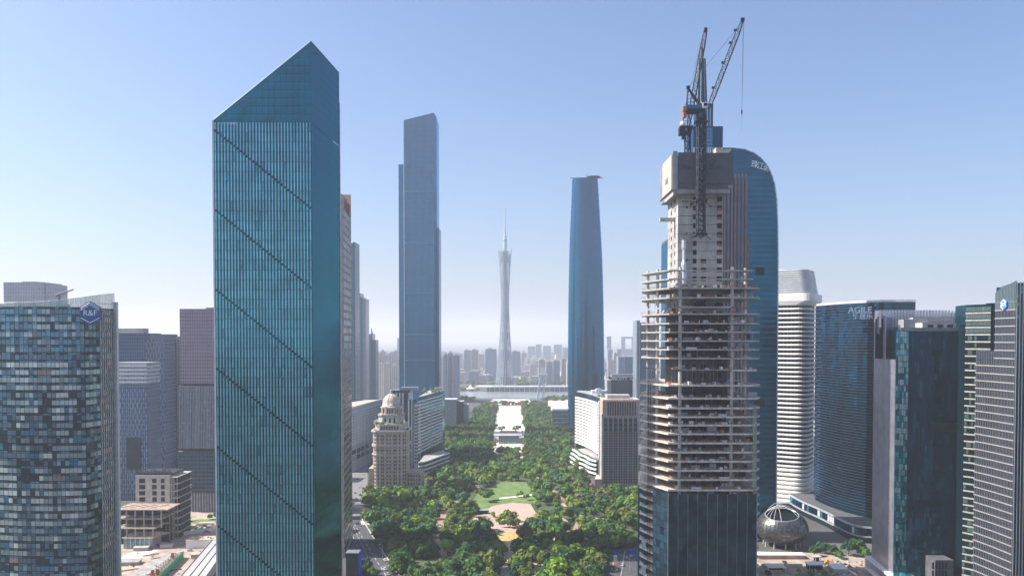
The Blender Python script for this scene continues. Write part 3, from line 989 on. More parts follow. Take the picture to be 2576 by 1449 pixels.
b.box(j1.x - 1.0, j1.x + .6, ym - .6, ym + .6, j1.z - 1.4, j1.z + .3)
for s in (.22, .5, .72, .86): 
    p = j0.lerp(j1, s); b.box(p.x - 1.9, p.x - .5, ym - .5, ym + .5, p.z + .1, p.z + 1.0)
obj('jib', b, 'crane_steel', cr)
b = MB(); b.tube((xt, ym, za), j0.lerp(j1, .86) + Vector((-1.0, 0, .6)), .07); b.tube((xt + .3, ym, za - .4), (X(1765, ym), ym, z1 + 9), .05)
obj('luffing_rope', b, 'crane_steel', cr)
b = MB(); zk = Z(284, ym)
b.tube((j1.x + .2, ym, j1.z), (j1.x - .2, ym, zk + 1.2), .07); b.tube((j1.x + .5, ym, j1.z), (j1.x - .2, ym, zk + 1.2), .04)
obj('hoist_rope', b, 'crane_steel', cr)
b = MB(); b.box(j1.x - .45, j1.x + .05, ym - .25, ym + .25, zk - .5, zk + 1.2); b.tube((j1.x - .2, ym, zk - .5), (j1.x - .2, ym, zk - 1.4), .12); b.tube((j1.x - .2, ym, zk - 1.4), (j1.x - .2, ym, Z(328, ym)), .03)
obj('hook_block', b, 'crane_steel', cr)
# second crane, at the left back of the core
y2 = 396.0
x2 = X(1726, y2)
zs2 = Z(332, y2)
c2 = thing('tower_crane', 'dark luffing tower crane behind the core with its steep jib beside the spire', 'crane', (x2, y2, Z(384, 397)))
b = MB(); truss(b, (x2, y2, Z(400, y2)), (x2, y2, zs2), 2.4, 8, .13, .26); obj('mast', b, 'crane_steel', c2)
b = MB(); b.lathe([(1.6, zs2 - 1), (2.2, zs2), (2.2, zs2 + 1.2)], 10, x2, y2); obj('slewing_ring', b, 'crane_steel', c2)
b = MB(); b.box(X(1706, y2), x2 + 2.5, y2 - 1.4, y2 + 1.4, zs2 + 1.2, zs2 + 2.6); b.box(X(1712, y2), X(1718, y2), y2 - 1.3, y2 + 1.3, zs2 - 3.5, zs2 + 1.2); obj('machinery_deck', b, 'crane_steel', c2)
b = MB(); b.lathe([(.2, zs2 + 5.2), (1.3, zs2 + 4.6), (1.5, zs2 + 3.5), (1.1, zs2 + 2.6)], 10, X(1714, y2), y2); obj('fuel_tank', b, 'white_metal', c2)
b = MB(); b.box(X(1704, y2), X(1712, y2), y2 - 1.5, y2 + 1.5, zs2 - 1.8, zs2 + 1.9); obj('counterweight', b, 'crane_steel', c2)
b = MB()
zt2_ = Z(262, y2)
for dy in (-1.1, 1.1):
    b.tube((X(1721, y2), y2, zt2_), (X(1713, y2), y2 + dy, zs2 + 2.6), .17); b.tube((X(1721, y2), y2, zt2_), (x2 + 2, y2 + dy, zs2 + 2.6), .17)
for k in range(1, 4):
    s = k / 4; b.tube((X(1721 - 8 * s, y2), y2, zt2_ + (zs2 + 2.6 - zt2_) * s), (X(1721 + 15 * s, y2), y2, zt2_ + (zs2 + 2.6 - zt2_) * s), .1)
obj('a_frame', b, 'crane_steel', c2)
j0 = Vector((X(1727, y2), y2, zs2 + 2.4)); j1 = Vector((X(1770, y2), y2, Z(72, y2)))
b = MB(); truss(b, j0, j1, 2.0, 24, .08, .15, taper=(.5, .6)); b.box(j1.x - .9, j1.x + .5, y2 - .6, y2 + .6, j1.z - 1.8, j1.z + .2)
obj('jib', b, 'crane_steel', c2)
b = MB(); b.tube((X(1721, y2), y2, zt2_), j0.lerp(j1, .9) + Vector((-.9, 0, 0)), .06); obj('luffing_rope', b, 'crane_steel', c2)

# ================================================================== spire tower behind it
YS = 522.0
mat('pier_pink', (0.24, 0.15, 0.14), 0.7, 0.0, var=0.2, scale=0.2)
glass('spire_glass', (0.012, 0.06, 0.10), 0.12, 0.8)
glass('spire_glass_light', (0.10, 0.22, 0.32), 0.15, 0.7)
T = thing('spire_tower', 'stepped dark tower with pinkish vertical piers, stacked top blocks and a tall spire', 'skyscraper', (X(1775, YS), YS + 22, 0))
def bx(u0, u1, y0, y1, v1, v0, Y=YS, z0=None):
    b = MB(); b.box(X(u0, Y), X(u1, Y), y0, y1, (Z(v0, Y) if z0 is None else z0), Z(v1, Y)); return b
obj('shaft', bx(1712, 1874, YS, YS + 46, 449, 0, z0=0), 'spire_glass', T)
obj('lower_shoulder', bx(1692, 1880, YS + 4, YS + 42, 598, 0, z0=0), 'spire_glass', T)
obj('top_block', bx(1744, 1818, YS + 4, YS + 24, 314, 449), 'spire_glass', T)
obj('upper_block', bx(1758, 1797, YS + 8, YS + 20, 252, 314), 'spire_glass', T)
pm = unitbox('pier', 'pier_pink'); pg = unitbox('pale_pier', 'pale_metal')
pl = []
for k in range(19):
    u = 1713 + k * 8.9
    pl.append((X(u, YS), YS - .3, Z(450, YS) / 2 + 2, 0, 0, 1.15, .4, Z(450, YS) + 2, 0))
for k in range(9): pl.append((X(1692, YS + 4) - .3, YS + 6 + k * 4.2, Z(598, YS) / 2 + .5, R(90), 0, 2.2, .8, Z(598, YS) + 2, 0))
for k in range(7): pl.append((X(1712, YS) - .3, YS + 2 + k * 6.5, Z(450, YS) / 2 + .5, R(90), 0, 1.3, .8, Z(450, YS) + 2, 0))
for u in (1880, 1876): pl.append((X(u, YS + 4), YS + 3.6, Z(598, YS) / 2 + .5, 0, 0, 1.1, .8, Z(598, YS) + 2, 0))
for k in range(9): pl.append((X(1746 + k * 8.8, YS), YS + 3.7, (Z(449, YS) + Z(386, YS)) / 2, 0, 0, .8, .6, Z(386, YS) - Z(449, YS), 0))
pieces(T, 'pier', [pm], pl)
pl = []
for v0, v1, us in ((386, 368, [1746 + 5.8 * k for k in range(13)]), (312, 256, [1760, 1767, 1774, 1782, 1790])):
    for u in us: pl.append((X(u, YS), YS + (3.7 if v0 > 350 else 7.7), (Z(v0, YS) + Z(v1, YS)) / 2, 0, 0, .7 if v0 > 350 else .35, .5, Z(v1, YS) - Z(v0, YS), 0))
pieces(T, 'pale_pier', [pg], pl)
pl = grid((X(1777, YS), YS + 4), (X(1792, YS), YS + 4), Z(400, YS), Z(318, YS), 2, 9, d=.3, fx=.9, fz=.85)
pl += grid((X(1777, YS), YS + 8), (X(1792, YS), YS + 8), Z(313, YS), Z(257, YS), 2, 7, d=.3, fx=.85, fz=.85)
pieces(T, 'light_pane', [panel('light_pane', 'spire_glass_light')], pl)
b = MB(); xs_ = X(1775, YS)
b.lathe([(3.6, Z(252, YS)), (3.2, Z(205, YS)), (2.3, Z(127, YS)), (.9, Z(126.9, YS)), (.75, Z(98, YS)), (.35, Z(97, YS)), (.25, Z(67, YS))], 8, xs_, YS + 16)
sp_ = obj('spire', b, 'spire_glass', T)
b = MB()
for k in range(8):
    t = 2 * math.pi * k / 8 + .39
    b.tube((xs_ + 3.55 * math.cos(t), YS + 16 + 3.55 * math.sin(t), Z(252, YS)), (xs_ + 2.3 * math.cos(t), YS + 16 + 2.3 * math.sin(t), Z(127, YS)), .2)
obj('spire_rib', b, 'grey_metal', sp_)
b = MB(); b.lathe([(.95, Z(126, YS)), (.8, Z(98, YS)), (.40, Z(97, YS)), (.3, Z(67, YS))], 6, xs_, YS + 16); obj('needle', b, 'pier_pink', sp_)
b = MB()
for k in range(9): b.tube((X(1754 + k * 5, YS), YS + 9, Z(252, YS)), (X(1754 + k * 5, YS), YS + 9, Z(248 - (k % 2) * 2, YS)), .15)
obj('roof_rail', b, 'white_metal', T)

# ================================================================== round-shouldered blue tower (right of the spire)
YP = 636.0
glass('arch_glass', (0.003, 0.085, 0.145), 0.13, 0.85, wave=0.02)
glass('arch_band', (0.008, 0.13, 0.20), 0.25, 0.8, wave=0.01)
prof = [(1955, 1250), (1955, 700), (1954.5, 640), (1953, 560), (1950, 500), (1945, 466), (1936, 438), (1924, 415), (1908, 397), (1890, 384), (1868, 376), (1842, 372), (1800, 372), (1780, 376), (1760, 386), (1746, 400), (1736, 430), (1733, 480), (1731, 560), (1730, 1250)]
T = thing('round_shouldered_tower', 'dark blue glass tower with a rounded shoulder and pale characters near its top', 'skyscraper', (X(1843, YP), YP + 16, 0))
pts = [(X(u, YP), (0 if v == 1250 else Z(v, YP))) for u, v in prof]
b = MB(); n = len(pts)
b.add([(x, YP, z) for x, z in pts] + [(x, YP + 34, z) for x, z in pts], [tuple(reversed(range(n))), tuple(range(n, 2 * n))] + [(k, (k + 1) % n, n + (k + 1) % n, n + k) for k in range(n)])
obj('wall', b, 'arch_glass', T)
def right_edge(z):
    for (x0, z0), (x1, z1) in zip(pts, pts[1:11]):
        if z0 <= z <= z1: return x0 + (x1 - x0) * (z - z0) / max(z1 - z0, 1e-3)
    return pts[11][0]
pl = []
z = 14.0; k = 0
while z < Z(376, YP):
    xr = right_edge(z) - .3
    x0 = X(1800, YP)
    if xr > x0 + 2: pl.append(((x0 + xr) / 2, YP, z, 0, 0, xr - x0, .35, 1.5, 0))
    z += 4.3; k += 1
pieces(T, 'floor_band', [panel('arch_band_panel', 'arch_band')], pl)
b = MB()
for (x0, z0), (x1, z1) in zip(pts[:11], pts[1:12]):
    b.tube((x0, YP - .1, z0), (x1, YP - .1, z1), .45)
obj('edge_rim', b, 'pale_metal', T)
for v0, v1, u0, u1 in ((672, 692, 1898, 1920), (1005, 1022, 1898, 1922)):
    b = MB(); b.box(X(u0, YP), X(u1, YP), YP - .5, YP + .5, Z(v1, YP), Z(v0, YP)); obj('wind_opening', b, 'black_gap', T)
for ch_, u, v, s in (('珠', 1893, 415, 6.0), ('江', 1908, 419.5, 6.0), ('城', 1923, 425, 5.2)):
    put_mesh('character', text_mesh('roof_character', ch_, s, 'sign_white', .1, bold=.05), T, (X(u, YP), YP - .6, Z(v, YP)), (R(90), R(12), 0))

# ================================================================== white banded round-cornered tower
YW = 768.0
def rrect(cx, cy, hx, hy, r, n=5, rz=0.0):
    out = []
    for qx, qy, a0 in ((1, -1, -90), (1, 1, 0), (-1, 1, 90), (-1, -1, 180)):
        for k in range(n + 1):
            a = R(a0 + 90 * k / n)
            x = qx * (hx - r) + r * math.cos(a); y = qy * (hy - r) + r * math.sin(a)
            out.append((cx + x * math.cos(rz) - y * math.sin(rz), cy + x * math.sin(rz) + y * math.cos(rz)))
    return out
wx0, wx1 = X(1951, YW), X(2064, YW)
wcx, whx = (wx0 + wx1) / 2, (wx1 - wx0) / 2
wcy = YW + 22
T = thing('banded_tower', 'white tower with rounded corners ringed by white bands between dark windows', 'skyscraper', (wcx, wcy, 0))
mat('band_white', (0.80, 0.76, 0.70), 0.45, var=0.06, scale=0.1)
RZW = R(-32)
b = MB(); b.prism(rrect(wcx, wcy, whx - 1.6, 20.0, 11, 5, RZW), 0, Z(760, YW)); obj('wall', b, 'glass_dark', T)
ring_cache = {}
nb = 46; z0b, z1b = Z(1278, YW), Z(768, YW)
for k in range(nb):
    t = k / (nb - 1)
    h = 3.7 if t < .12 else (3.1 if t < .2 else 2.15 - .35 * t)
    key = round(h, 1)
    if key not in ring_cache:
        b = MB()
        P0 = rrect(0, 0, whx - .9, 20.6, 11.5, 6, RZW); P1 = rrect(0, 0, whx, 21.6, 12.3, 6, RZW)
        b.loft([[(x, y, 0) for x, y in P0], [(x, y, key * .30) for x, y in P1], [(x, y, key * .75) for x, y in P1], [(x, y, key) for x, y in P0]])
        ring_cache[key] = b.mesh('floor_band', ['band_white'])
    put_mesh('floor_band', ring_cache[key], T, (wcx, wcy, z0b + (z1b - z0b) * t))
pl = []
P1 = rrect(wcx, wcy, whx - 1.45, 20.15, 11, 6, RZW)
b = MB()
for i in range(len(P1)):
    p, q = Vector(P1[i]), Vector(P1[(i + 1) % len(P1)])
    if (p + q).y / 2 > wcy + 4: continue
    m_ = max(1, int((q - p).length / 3.2))
    for s in range(m_):
        a = p.lerp(q, s / m_); b.box(a.x - .12, a.x + .12, a.y - .12, a.y + .12, z0b, z1b)
obj('window_mullion', b, 'grey_metal', T, kind='stuff')
b = MB()
c0, c1 = rrect(wcx, wcy, whx + .2, 21.8, 12, 6, RZW), rrect(wcx + .5, wcy, whx + 4.2, 23, 9, 6, RZW)
b.loft([[(x, y, Z(767, YW)) for x, y in c0], [(x, y, Z(757, YW)) for x, y in c1], [(x, y, Z(740, YW)) for x, y in c1]])
obj('crown_band', b, 'band_white', T)
b = MB(); b.loft([[(x, y, Z(740, YW) + .05) for x, y in rrect(wcx, wcy, whx + .4, 20, 8, 6, RZW)], [(x, y, Z(682, YW)) for x, y in rrect(wcx - .5, wcy, whx - 2.6, 18, 8, 6, RZW)]]); obj('crown_wall', b, 'grey_metal', T)
for k in range(12):
    t = k / 11
    w_ = whx + 1.3 - 3.0 * t
    b = MB(); zz = Z(738, YW) + (Z(680, YW) - Z(738, YW)) * t
    a0, a1 = rrect(wcx - .5 * t, wcy, w_ - .7, 20.5 - 1.8 * t, 8, 6, RZW), rrect(wcx - .5 * t, wcy, w_, 21.3 - 1.8 * t, 8, 6, RZW)
    b.loft([[(x, y, zz - .65) for x, y in a1], [(x, y, zz + .65) for x, y in a1]])
    obj('louvre', b, 'white_metal', T)
b = MB()
for k in range(7): b.tube((wcx - whx + 3 + k * 1.4, wcy - 10, Z(680, YW)), (wcx - whx + 3.6 + k * 1.4, wcy - 10, Z(675, YW)), .2)
obj('roof_mast', b, 'white_metal', T)
b = MB()
b.prism(rrect(wcx + 4, wcy, whx + 6, 28, 8), 0, 4.2); obj('base', b, 'stone_grey', T)

# ================================================================== dark curved tower with thin floor lines
glass('curve_glass', (0.003, 0.05, 0.10), 0.06, 0.85, wave=0.05, wscale=0.05, var=0.3)
glass('curve_glass_b', (0.012, 0.03, 0.05), 0.06, 0.8, wave=0.05, wscale=0.06, var=0.3)
mat('thin_line', (0.16, 0.22, 0.27), 0.3, 0.75, var=0.2)
arc = []
for k in range(25):
    t = k / 24
    u = 2052 + (2310 - 2052) * t
    arc.append((X(u, 700) * 1.0, 0))
ax0, ay0 = X(2054, 735), 735.0
ax1, ay1 = X(2215, 655), 655.0
ax2, ay2 = X(2300, 650), 650.0
def bez(a, b_, c, t): return a * (1 - t) ** 2 + 2 * b_ * t * (1 - t) + c * t * t
arcp = [(bez(ax0, ax0 + 2, ax1 + 2, t / 14), bez(ay0, ay0 - 62, ay1, t / 14)) for t in range(15)] + [(ax1 + 2 + (ax2 - ax1 - 2) * k / 4, ay1 + (ay2 - ay1) * k / 4) for k in range(1, 5)]
ZG = Z(764, 690)
T = thing('curved_tower', 'dark curved glass tower ringed by thin floor lines with white lettering near its top', 'skyscraper', (X(2180, 680), 690, 0))
b = MB(); b.prism(arcp + [(ax2, 745), (ax0 + 4, 750)], 0, ZG); obj('wall', b, 'curve_glass', T)
def ribbon(mb, line, z0, z1, out, m=0):
    """a band of real thickness following a plan line; outside is to the right"""
    n = len(line); o = []
    for i in range(n):
        p = Vector(line[max(i - 1, 0)]); q = Vector(line[min(i + 1, n - 1)])
        d = (q - p).normalized(); o.append((line[i][0] + d.y * out, line[i][1] - d.x * out))
    for i in range(n - 1):
        mb.add([(line[i][0], line[i][1], z0), (line[i + 1][0], line[i + 1][1], z0), (o[i + 1][0], o[i + 1][1], z0), (o[i][0], o[i][1], z0),
                (line[i][0], line[i][1], z1), (line[i + 1][0], line[i + 1][1], z1), (o[i + 1][0], o[i + 1][1], z1), (o[i][0], o[i][1], z1)],
               [(3, 2, 1, 0), (4, 7, 6, 5), (3, 7, 6, 2)[::-1], (0, 3, 7, 4), (2, 1, 5, 6)], m)
rb = MB(); o0 = origin(T)
ribbon(rb, [(x - o0.x, y - o0.y) for x, y in arcp], -.11, .11, .4)
rme = rb.mesh('floor_line', ['thin_line'])
z = 16.0
while z < ZG - .5:
    put_mesh('floor_line', rme, T, (o0.x, o0.y, z)); z += 2.35
pl = []
for i in range(len(arcp) - 1):
    nc = max(1, int((Vector(arcp[i + 1]) - Vector(arcp[i])).length / 2.6))
    pl += grid(arcp[i], arcp[i + 1], 16, ZG - 1, nc, int((ZG - 17) / 4.7), d=.1, fx=.95, fz=.96, off=.02, tilt=.012, pick=lambda i, j: random.choice((0, 0, 1)))
pieces(T, 'pane', [panel('curve_pane', 'curve_glass'), panel('curve_pane_b', 'curve_glass_b')], pl, 300, 'pane')
b = MB(); ribbon(b, arcp, ZG - .2, ZG + 1.6, .8); obj('parapet', b, 'white_metal', T)
sx, sy = X(2153, 668), 668.0
put_mesh('lettering', text_mesh('tower_lettering', 'AGILE', 6.8, 'sign_white', .15, bold=.16), T, (sx, sy - 6, Z(781, sy)), (R(90), 0, R(-30)))
put_mesh('lettering', text_mesh('tower_characters', '雅居乐', 5.2, 'sign_white', .15, bold=.1), T, (sx + 2, sy - 6.6, Z(797, sy)), (R(90), 0, R(-30)))
b = MB(); b.box(sx - 7, sx + 9, sy - 4, sy + 3, Z(806, sy), Z(805, sy)); obj('sign_rail', b, 'dark_metal', T)
# podium with pale fascia
pod = [(X(1990, 760), 760), (X(2018, 730), 730), (X(2075, 690), 690), (X(2120, 655), 655), (X(2150, 636), 636), (X(2185, 628), 628), (X(2260, 624), 624)]
def smooth(line, k=2):
    for _ in range(k):
        o = [line[0]]
        for a, c in zip(line, line[1:]):
            o += [(a[0] * .75 + c[0] * .25, a[1] * .75 + c[1] * .25), (a[0] * .25 + c[0] * .75, a[1] * .25 + c[1] * .75)]
        line = o + [line[-1]]
    return line
pods = smooth(pod)
mat('hotel_stone_dark', (0.10, 0.10, 0.105), 0.9, var=0.3)
P = thing('curved_podium', 'low curved podium with white fascia and shopfronts at the foot of the dark curved tower', 'building', (X(2120, 690), 700, 0))
b = MB(); b.prism(pods + [(X(2260, 690), 750), (X(2000, 780), 790)], 0, 12.5, 0, 1); obj('wall', b, ['glass_dark', 'hotel_stone_dark'], P)
b = MB(); ribbon(b, pods, 11.9, 13.2, 1.2); obj('fascia', b, 'pale_metal', P)
b = MB(); ribbon(b, pods, 4.6, 5.6, 1.4); obj('fascia', b, 'stone_grey', P)
shop = [panel('shopfront', 'curve_glass'), panel('shopfront_white', 'white_metal'), panel('shopfront_green', 'teal_strip_dim')]
pl = []
for a, c in zip(pods, pods[1:]):
    pl += grid(a, c, 5.8, 11.4, max(1, int((Vector(c) - Vector(a)).length / 4)), 1, d=.3, fx=.8, fz=.9, pick=lambda i, j: random.choice((0, 0, 0, 1, 2)))
pieces(P, 'shopfront', shop, pl)

# ================================================================== slab and glass block on the right
YH = 500.0
glass('slab_grey', (0.36, 0.34, 0.39), 0.28, 0.6, wave=0.01)
mat('slab_line', (0.24, 0.255, 0.30), 0.5, 0.3, var=0.1)
for k, c in enumerate(((0.004, 0.06, 0.085), (0.008, 0.105, 0.145), (0.006, 0.08, 0.125), (0.11, 0.23, 0.27), (0.016, 0.18, 0.25))):
    glass('block_glass_%d' % k, c, 0.10, 0.75, wave=0.03, wscale=0.15)
T = thing('slab_block', 'dark glass office block with pale grey ribbed slab and white roof fins', 'office building', (X(2320, YH), YH + 20, 0))
h0, h1 = (X(2198, 548), 548), (X(2252, 506), 506)
hm = (X(2226, 526), 526)
g0, g1 = (X(2284, YH), YH), (X(2427, YH), YH)
k0 = (X(2253, 503), 503)
ztl, ztr, zsl, zgl = Z(780, 540), Z(798, 526), Z(904, 512), Z(829, YH)
b = MB(); b.prism([h0, hm, (hm[0] + 16, hm[1] + 14), (h0[0] + 16, h0[1] + 16)], 0, 0, z1s=[ztl, ztr, ztr, ztl]); obj('slab', b, 'slab_grey', T)
b = MB(); b.prism([hm, h1, (h1[0] + 10, h1[1] + 16), (hm[0] + 15.9, hm[1] + 13.9)], 0, zsl); obj('slab', b, 'slab_grey', T)
sp_m = panel('slab_panel', 'slab_grey')
pl = grid(h0, hm, 0, ztr - .5, 7, 36, d=.12, fx=.86, fz=.88, off=.02, tilt=.004) + grid(hm, h1, 0, zsl, 7, 31, d=.12, fx=.86, fz=.88, off=.02, tilt=.004)
pieces(T, 'slab_panel', [sp_m], pl, 300, 'slab_panel')
mat('rib_pale', (0.50, 0.50, 0.54), 0.5, 0.2, var=0.1)
lm = unitbox('slab_rib', 'rib_pale')
pl = []
for (p, q, zt_, n) in ((h0, hm, ztr, 7), (hm, h1, zsl, 7)):
    a, c = Vector(p), Vector(q); rz = math.atan2((c - a).y, (c - a).x)
    for k in range(n + 1):
        s = a.lerp(c, k / n); pl.append((s.x, s.y - .1, zt_ / 2, rz, 0, .16, .45, zt_, 0))
pieces(T, 'rib', [lm], pl)
b = MB(); b.prism([k0, g0, g1, (g1[0], YH + 40), (k0[0] + 12, YH + 40)], 0, zgl); obj('wall', b, 'block_glass_0', T)
b = MB(); b.box(hm[0] - .5, k0[0] + 4, hm[1] + 4, hm[1] + 14, zsl, Z(800, 520)); obj('recess', b, 'glass_black', T)
gp = [panel('block_pane_%d' % k, 'block_glass_%d' % k) for k in range(5)]
state = {}
def pk(i, j):
    r = random.random()
    if r < .45 and (i, j - 1) in state: k = state[(i, j - 1)]
    elif r < .6 and (i - 1, j) in state: k = state[(i - 1, j)]
    else: k = random.choices(range(5), (5, 4, 4, 1.2, 3))[0]
    state[(i, j)] = k; return k
pl = grid(g0, g1, 0, zgl - 1, 20, 44, d=.12, fx=.92, fz=.92, off=.02, tilt=.014, pick=pk, skip=lambda i, j: (j in (27, 28) and i > 5) or j == 15)
state = {}
glass('block_glass_lit', (0.16, 0.22, 0.26), 0.15, 0.6, wave=0.03)  # paler tint paints the lit reflection on the left facet
gp.append(panel('block_pane_lit', 'block_glass_lit'))
pl += grid(k0, g0, 0, zgl - 1, 6, 44, d=.12, fx=.9, fz=.9, off=.02, tilt=.012, pick=lambda i, j: random.choices((0, 1, 4, 5, 3), (2, 2, 2, 4 if j > 24 else .6, 2))[0])
pieces(T, 'pane', gp, pl, 300, 'pane')
b = MB(); b.box(g0[0] + 14, g1[0], YH - .3, YH + .05, zgl * 27.1 / 44, zgl * 28.7 / 44); obj('plant_floor', b, 'black_gap', T)
b = MB(); b.box(k0[0] + 1, g1[0], YH - .2, YH + .3, zgl - .9, zgl + 1.2); obj('parapet', b, 'grey_metal', T)
b = MB(); b.box(X(2318, 503), X(2427, 503), 503, 512, zgl, Z(812, 503)); rh = obj('roof_house', b, 'stone_pale', T)
pieces(rh, 'vent_panel', [panel('vent_panel', 'dark_metal')], grid((X(2326, 503), 503), (X(2424, 503), 503), zgl + 1.2, Z(816, 503), 4, 1, d=.1, fx=.6, fz=.9))
b = MB(); b.box(X(2283, 506), X(2345, 506), 512.2, 520, zgl, Z(803, 506)); b.box(X(2310, 506), X(2410, 506), 514, 522, zgl, Z(798, 506)); obj('roof_house', b, 'stone_grey', T)
fm_ = unitbox('roof_fin', 'white_metal')
pl = []
for k in range(28):
    u = 2212 + k * 7.8
    y = 532; pl.append((X(u, y), y, (Z(824, y) + Z(780, y)) / 2, R(35), 0, .45, 1.6, Z(780, y) - Z(824, y), 0))
pieces(T, 'roof_fin', [fm_], pl)
b = MB(); b.box(X(2205, 533), X(2427, 533), 532.9, 533.6, Z(840, 532), Z(796, 532)); obj('fin_backing', b, 'grey_metal', T)
b = MB()
for k in range(9):
    s = k / 8; b.tube((X(2400 + 26 * s, 531), 530, Z(780 + 16 * s, 531)), (X(2400 + 26 * s, 531), 530, Z(822, 531)), .12)
b.tube((X(2398, 531), 530, Z(779, 531)), (X(2428, 531), 530, Z(797, 531)), .25)
obj('roof_screen', b, 'white_metal', T)
b = MB(); b.box(X(2345, YH - 6), X(2392, YH - 6), YH - 12, YH - .2, 0, Z(1406, YH - 10)); ext = obj('entrance_block', b, 'hotel_stone_dark', T)
pieces(ext, 'entrance_pane', [panel('entrance_pane', 'glass_dark')], grid((X(2349, YH - 12), YH - 12), (X(2390, YH - 12), YH - 12), 0, Z(1412, YH - 12), 5, 5, d=.1, fx=.6, fz=.85))
P = thing('white_framed_podium', 'white framed podium with planting under the pale grey slab', 'building', (X(2200, 535), 530, 0))
q0, q1 = (X(2180, 552), 552), (X(2262, 492), 492)
b = MB()
ztp = Z(1396, 552)
d_ = (Vector(q1) - Vector(q0)).normalized(); nn = Vector((-d_.y, d_.x)) * 16
for (za_, zb_) in ((ztp - 1.4, ztp), (ztp - 9.0, ztp - 7.8)):
    b.prism([q0, q1, tuple(Vector(q1) + nn), tuple(Vector(q0) + nn)], za_, zb_)
obj('frame', b, 'white_paint', P)
b = MB(); e0 = Vector(q0) + d_ * 2.0
b.prism([q0, tuple(e0), tuple(e0 + nn), tuple(Vector(q0) + nn)], ztp - 7.8, ztp - 1.4); obj('end_pier', b, 'white_paint', P)
b = MB(); b.prism([tuple(Vector(q0) + d_ * 2.1 + nn * .3), tuple(Vector(q1) + nn * .3), tuple(Vector(q1) + nn * .95), tuple(Vector(q0) + d_ * 2.1 + nn * .95)], 0, ztp - 1.5); obj('wall', b, 'glass_dark', P)

# ================================================================== banded tower at the right edge
YR = 420.0
mat('gold_band', (0.42, 0.37, 0.29), 0.5, 0.1, var=0.18, scale=0.6)
glass('violet_glass', (0.10, 0.125, 0.18), 0.22, 0.7, wave=0.02)
glass('violet_glass_b', (0.08, 0.11, 0.16), 0.2, 0.7, wave=0.02)
glass('green_glass', (0.012, 0.055, 0.075), 0.12, 0.7, wave=0.02)
glass('pale_green_glass', (0.14, 0.22, 0.23), 0.2, 0.6, wave=0.02)
T = thing('slatted_tower', 'grey green tower with gold floor bands, white slats and a hexagonal emblem on top', 'office building', (X(2500, 450), 455, 0))
r0, r1, r2 = (X(2454, 452), 452), (X(2501, 437), 437), (X(2553, YR), YR)
rr_ = (X(2600, 418), 418)
zu0, zu1, zlo = Z(738, 437), Z(709, YR), Z(883, 445)
b = MB(); b.prism([r1, r2, (r2[0] + 14, YR + 36), (r1[0] + 22, 470)], 0, 0, z1s=[zu0, zu1, zu1, zu0]); obj('slab', b, 'violet_glass_b', T)
b = MB(); b.prism([r0, (r1[0] - .01, r1[1]), (r1[0] + 21.9, 470), (r0[0] + 15, 474)], 0, zlo); obj('slab', b, 'violet_glass_b', T)
w0, w1 = (X(2427, 486), 486), (X(2490, 474), 474)
zw = Z(766, 480)
b = MB(); b.prism([w0, w1, (w1[0] + 8, 500), (w0[0] + 4, 505)], 0, zw); obj('wing', b, 'green_glass', T)
b = MB(); b.box(X(2489, 479), X(2506, 479), 478, 484, 0, zw + .8); obj('recess', b, 'glass_black', T)
b = MB(); b.prism([(r2[0] + .02, YR), rr_, (rr_[0] + 5, YR + 40), (r2[0] + 14, YR + 36)], 0, zu1 - .5); obj('front_slab', b, 'green_glass', T)
bandm = panel('gold_band', 'gold_band')
FHR = 4.25
nfl = int(zu1 / FHR)
pl = grid(r1, r2, 0, FHR * 44, 1, 44, d=.45, fx=1.0, fz=.13, zc=.1) + grid(r0, r1, 0, FHR * int(zlo / FHR), 1, int(zlo / FHR), d=.45, fx=1.0, fz=.13, zc=.1)
pieces(T, 'floor_band', [bandm], [p for p in pl if p[2] < zu0 - 2])
pl = grid(w0, w1, 0, FHR * 42, 1, 42, d=.5, fx=1.0, fz=.20, zc=.1)
pieces(T, 'wing_band', [panel('wing_band', 'gold_band')], [p for p in pl if p[2] < zw - 1])
slat = unitbox('white_slat', 'slab_line')
pl = []
a, c = Vector(r1), Vector(r2); rz = math.atan2((c - a).y, (c - a).x)
for k in range(14):
    s = a.lerp(c, (k + .5) / 14); zt_ = zu0 + (zu1 - zu0) * (k + .5) / 14 + .8
    pl.append((s.x - .2, s.y - .35, zt_ / 2, rz, 0, .22, .6, zt_, 0))
a2, c2_ = Vector(r0), Vector(r1)
for k in range(11):
    s = a2.lerp(c2_, (k + .5) / 11); pl.append((s.x - .2, s.y - .35, zlo / 2, rz, 0, .22, .6, zlo, 0))
a3, c3 = Vector((r2[0], YR)), Vector(rr_)
for k in range(6):
    s = a3.lerp(c3, (k + .1) / 6); pl.append((s.x, s.y - .3, zu1 / 2, 0, 0, .22, .5, zu1, 0))
pieces(T, 'slat', [slat], pl)
gpm = [panel('slab_pane', 'violet_glass'), panel('slab_pane_b', 'violet_glass_b'), panel('slab_pane_c', 'pale_green_glass')]
pl = grid(r1, r2, 0, FHR * 42, 14, 42, d=.15, fx=.75, fz=.76, off=.02, zc=.6, tilt=.008, pick=lambda i, j: random.choice((0, 0, 0, 1))) + grid(r0, r1, 0, FHR * int(zlo / FHR), 11, int(zlo / FHR), d=.15, fx=.75, fz=.76, off=.02, zc=.6, tilt=.008, pick=lambda i, j: random.choice((0, 0, 0, 1)))
pieces(T, 'pane', gpm, [p for p in pl if p[2] < zu0 - 6], 300, 'pane')
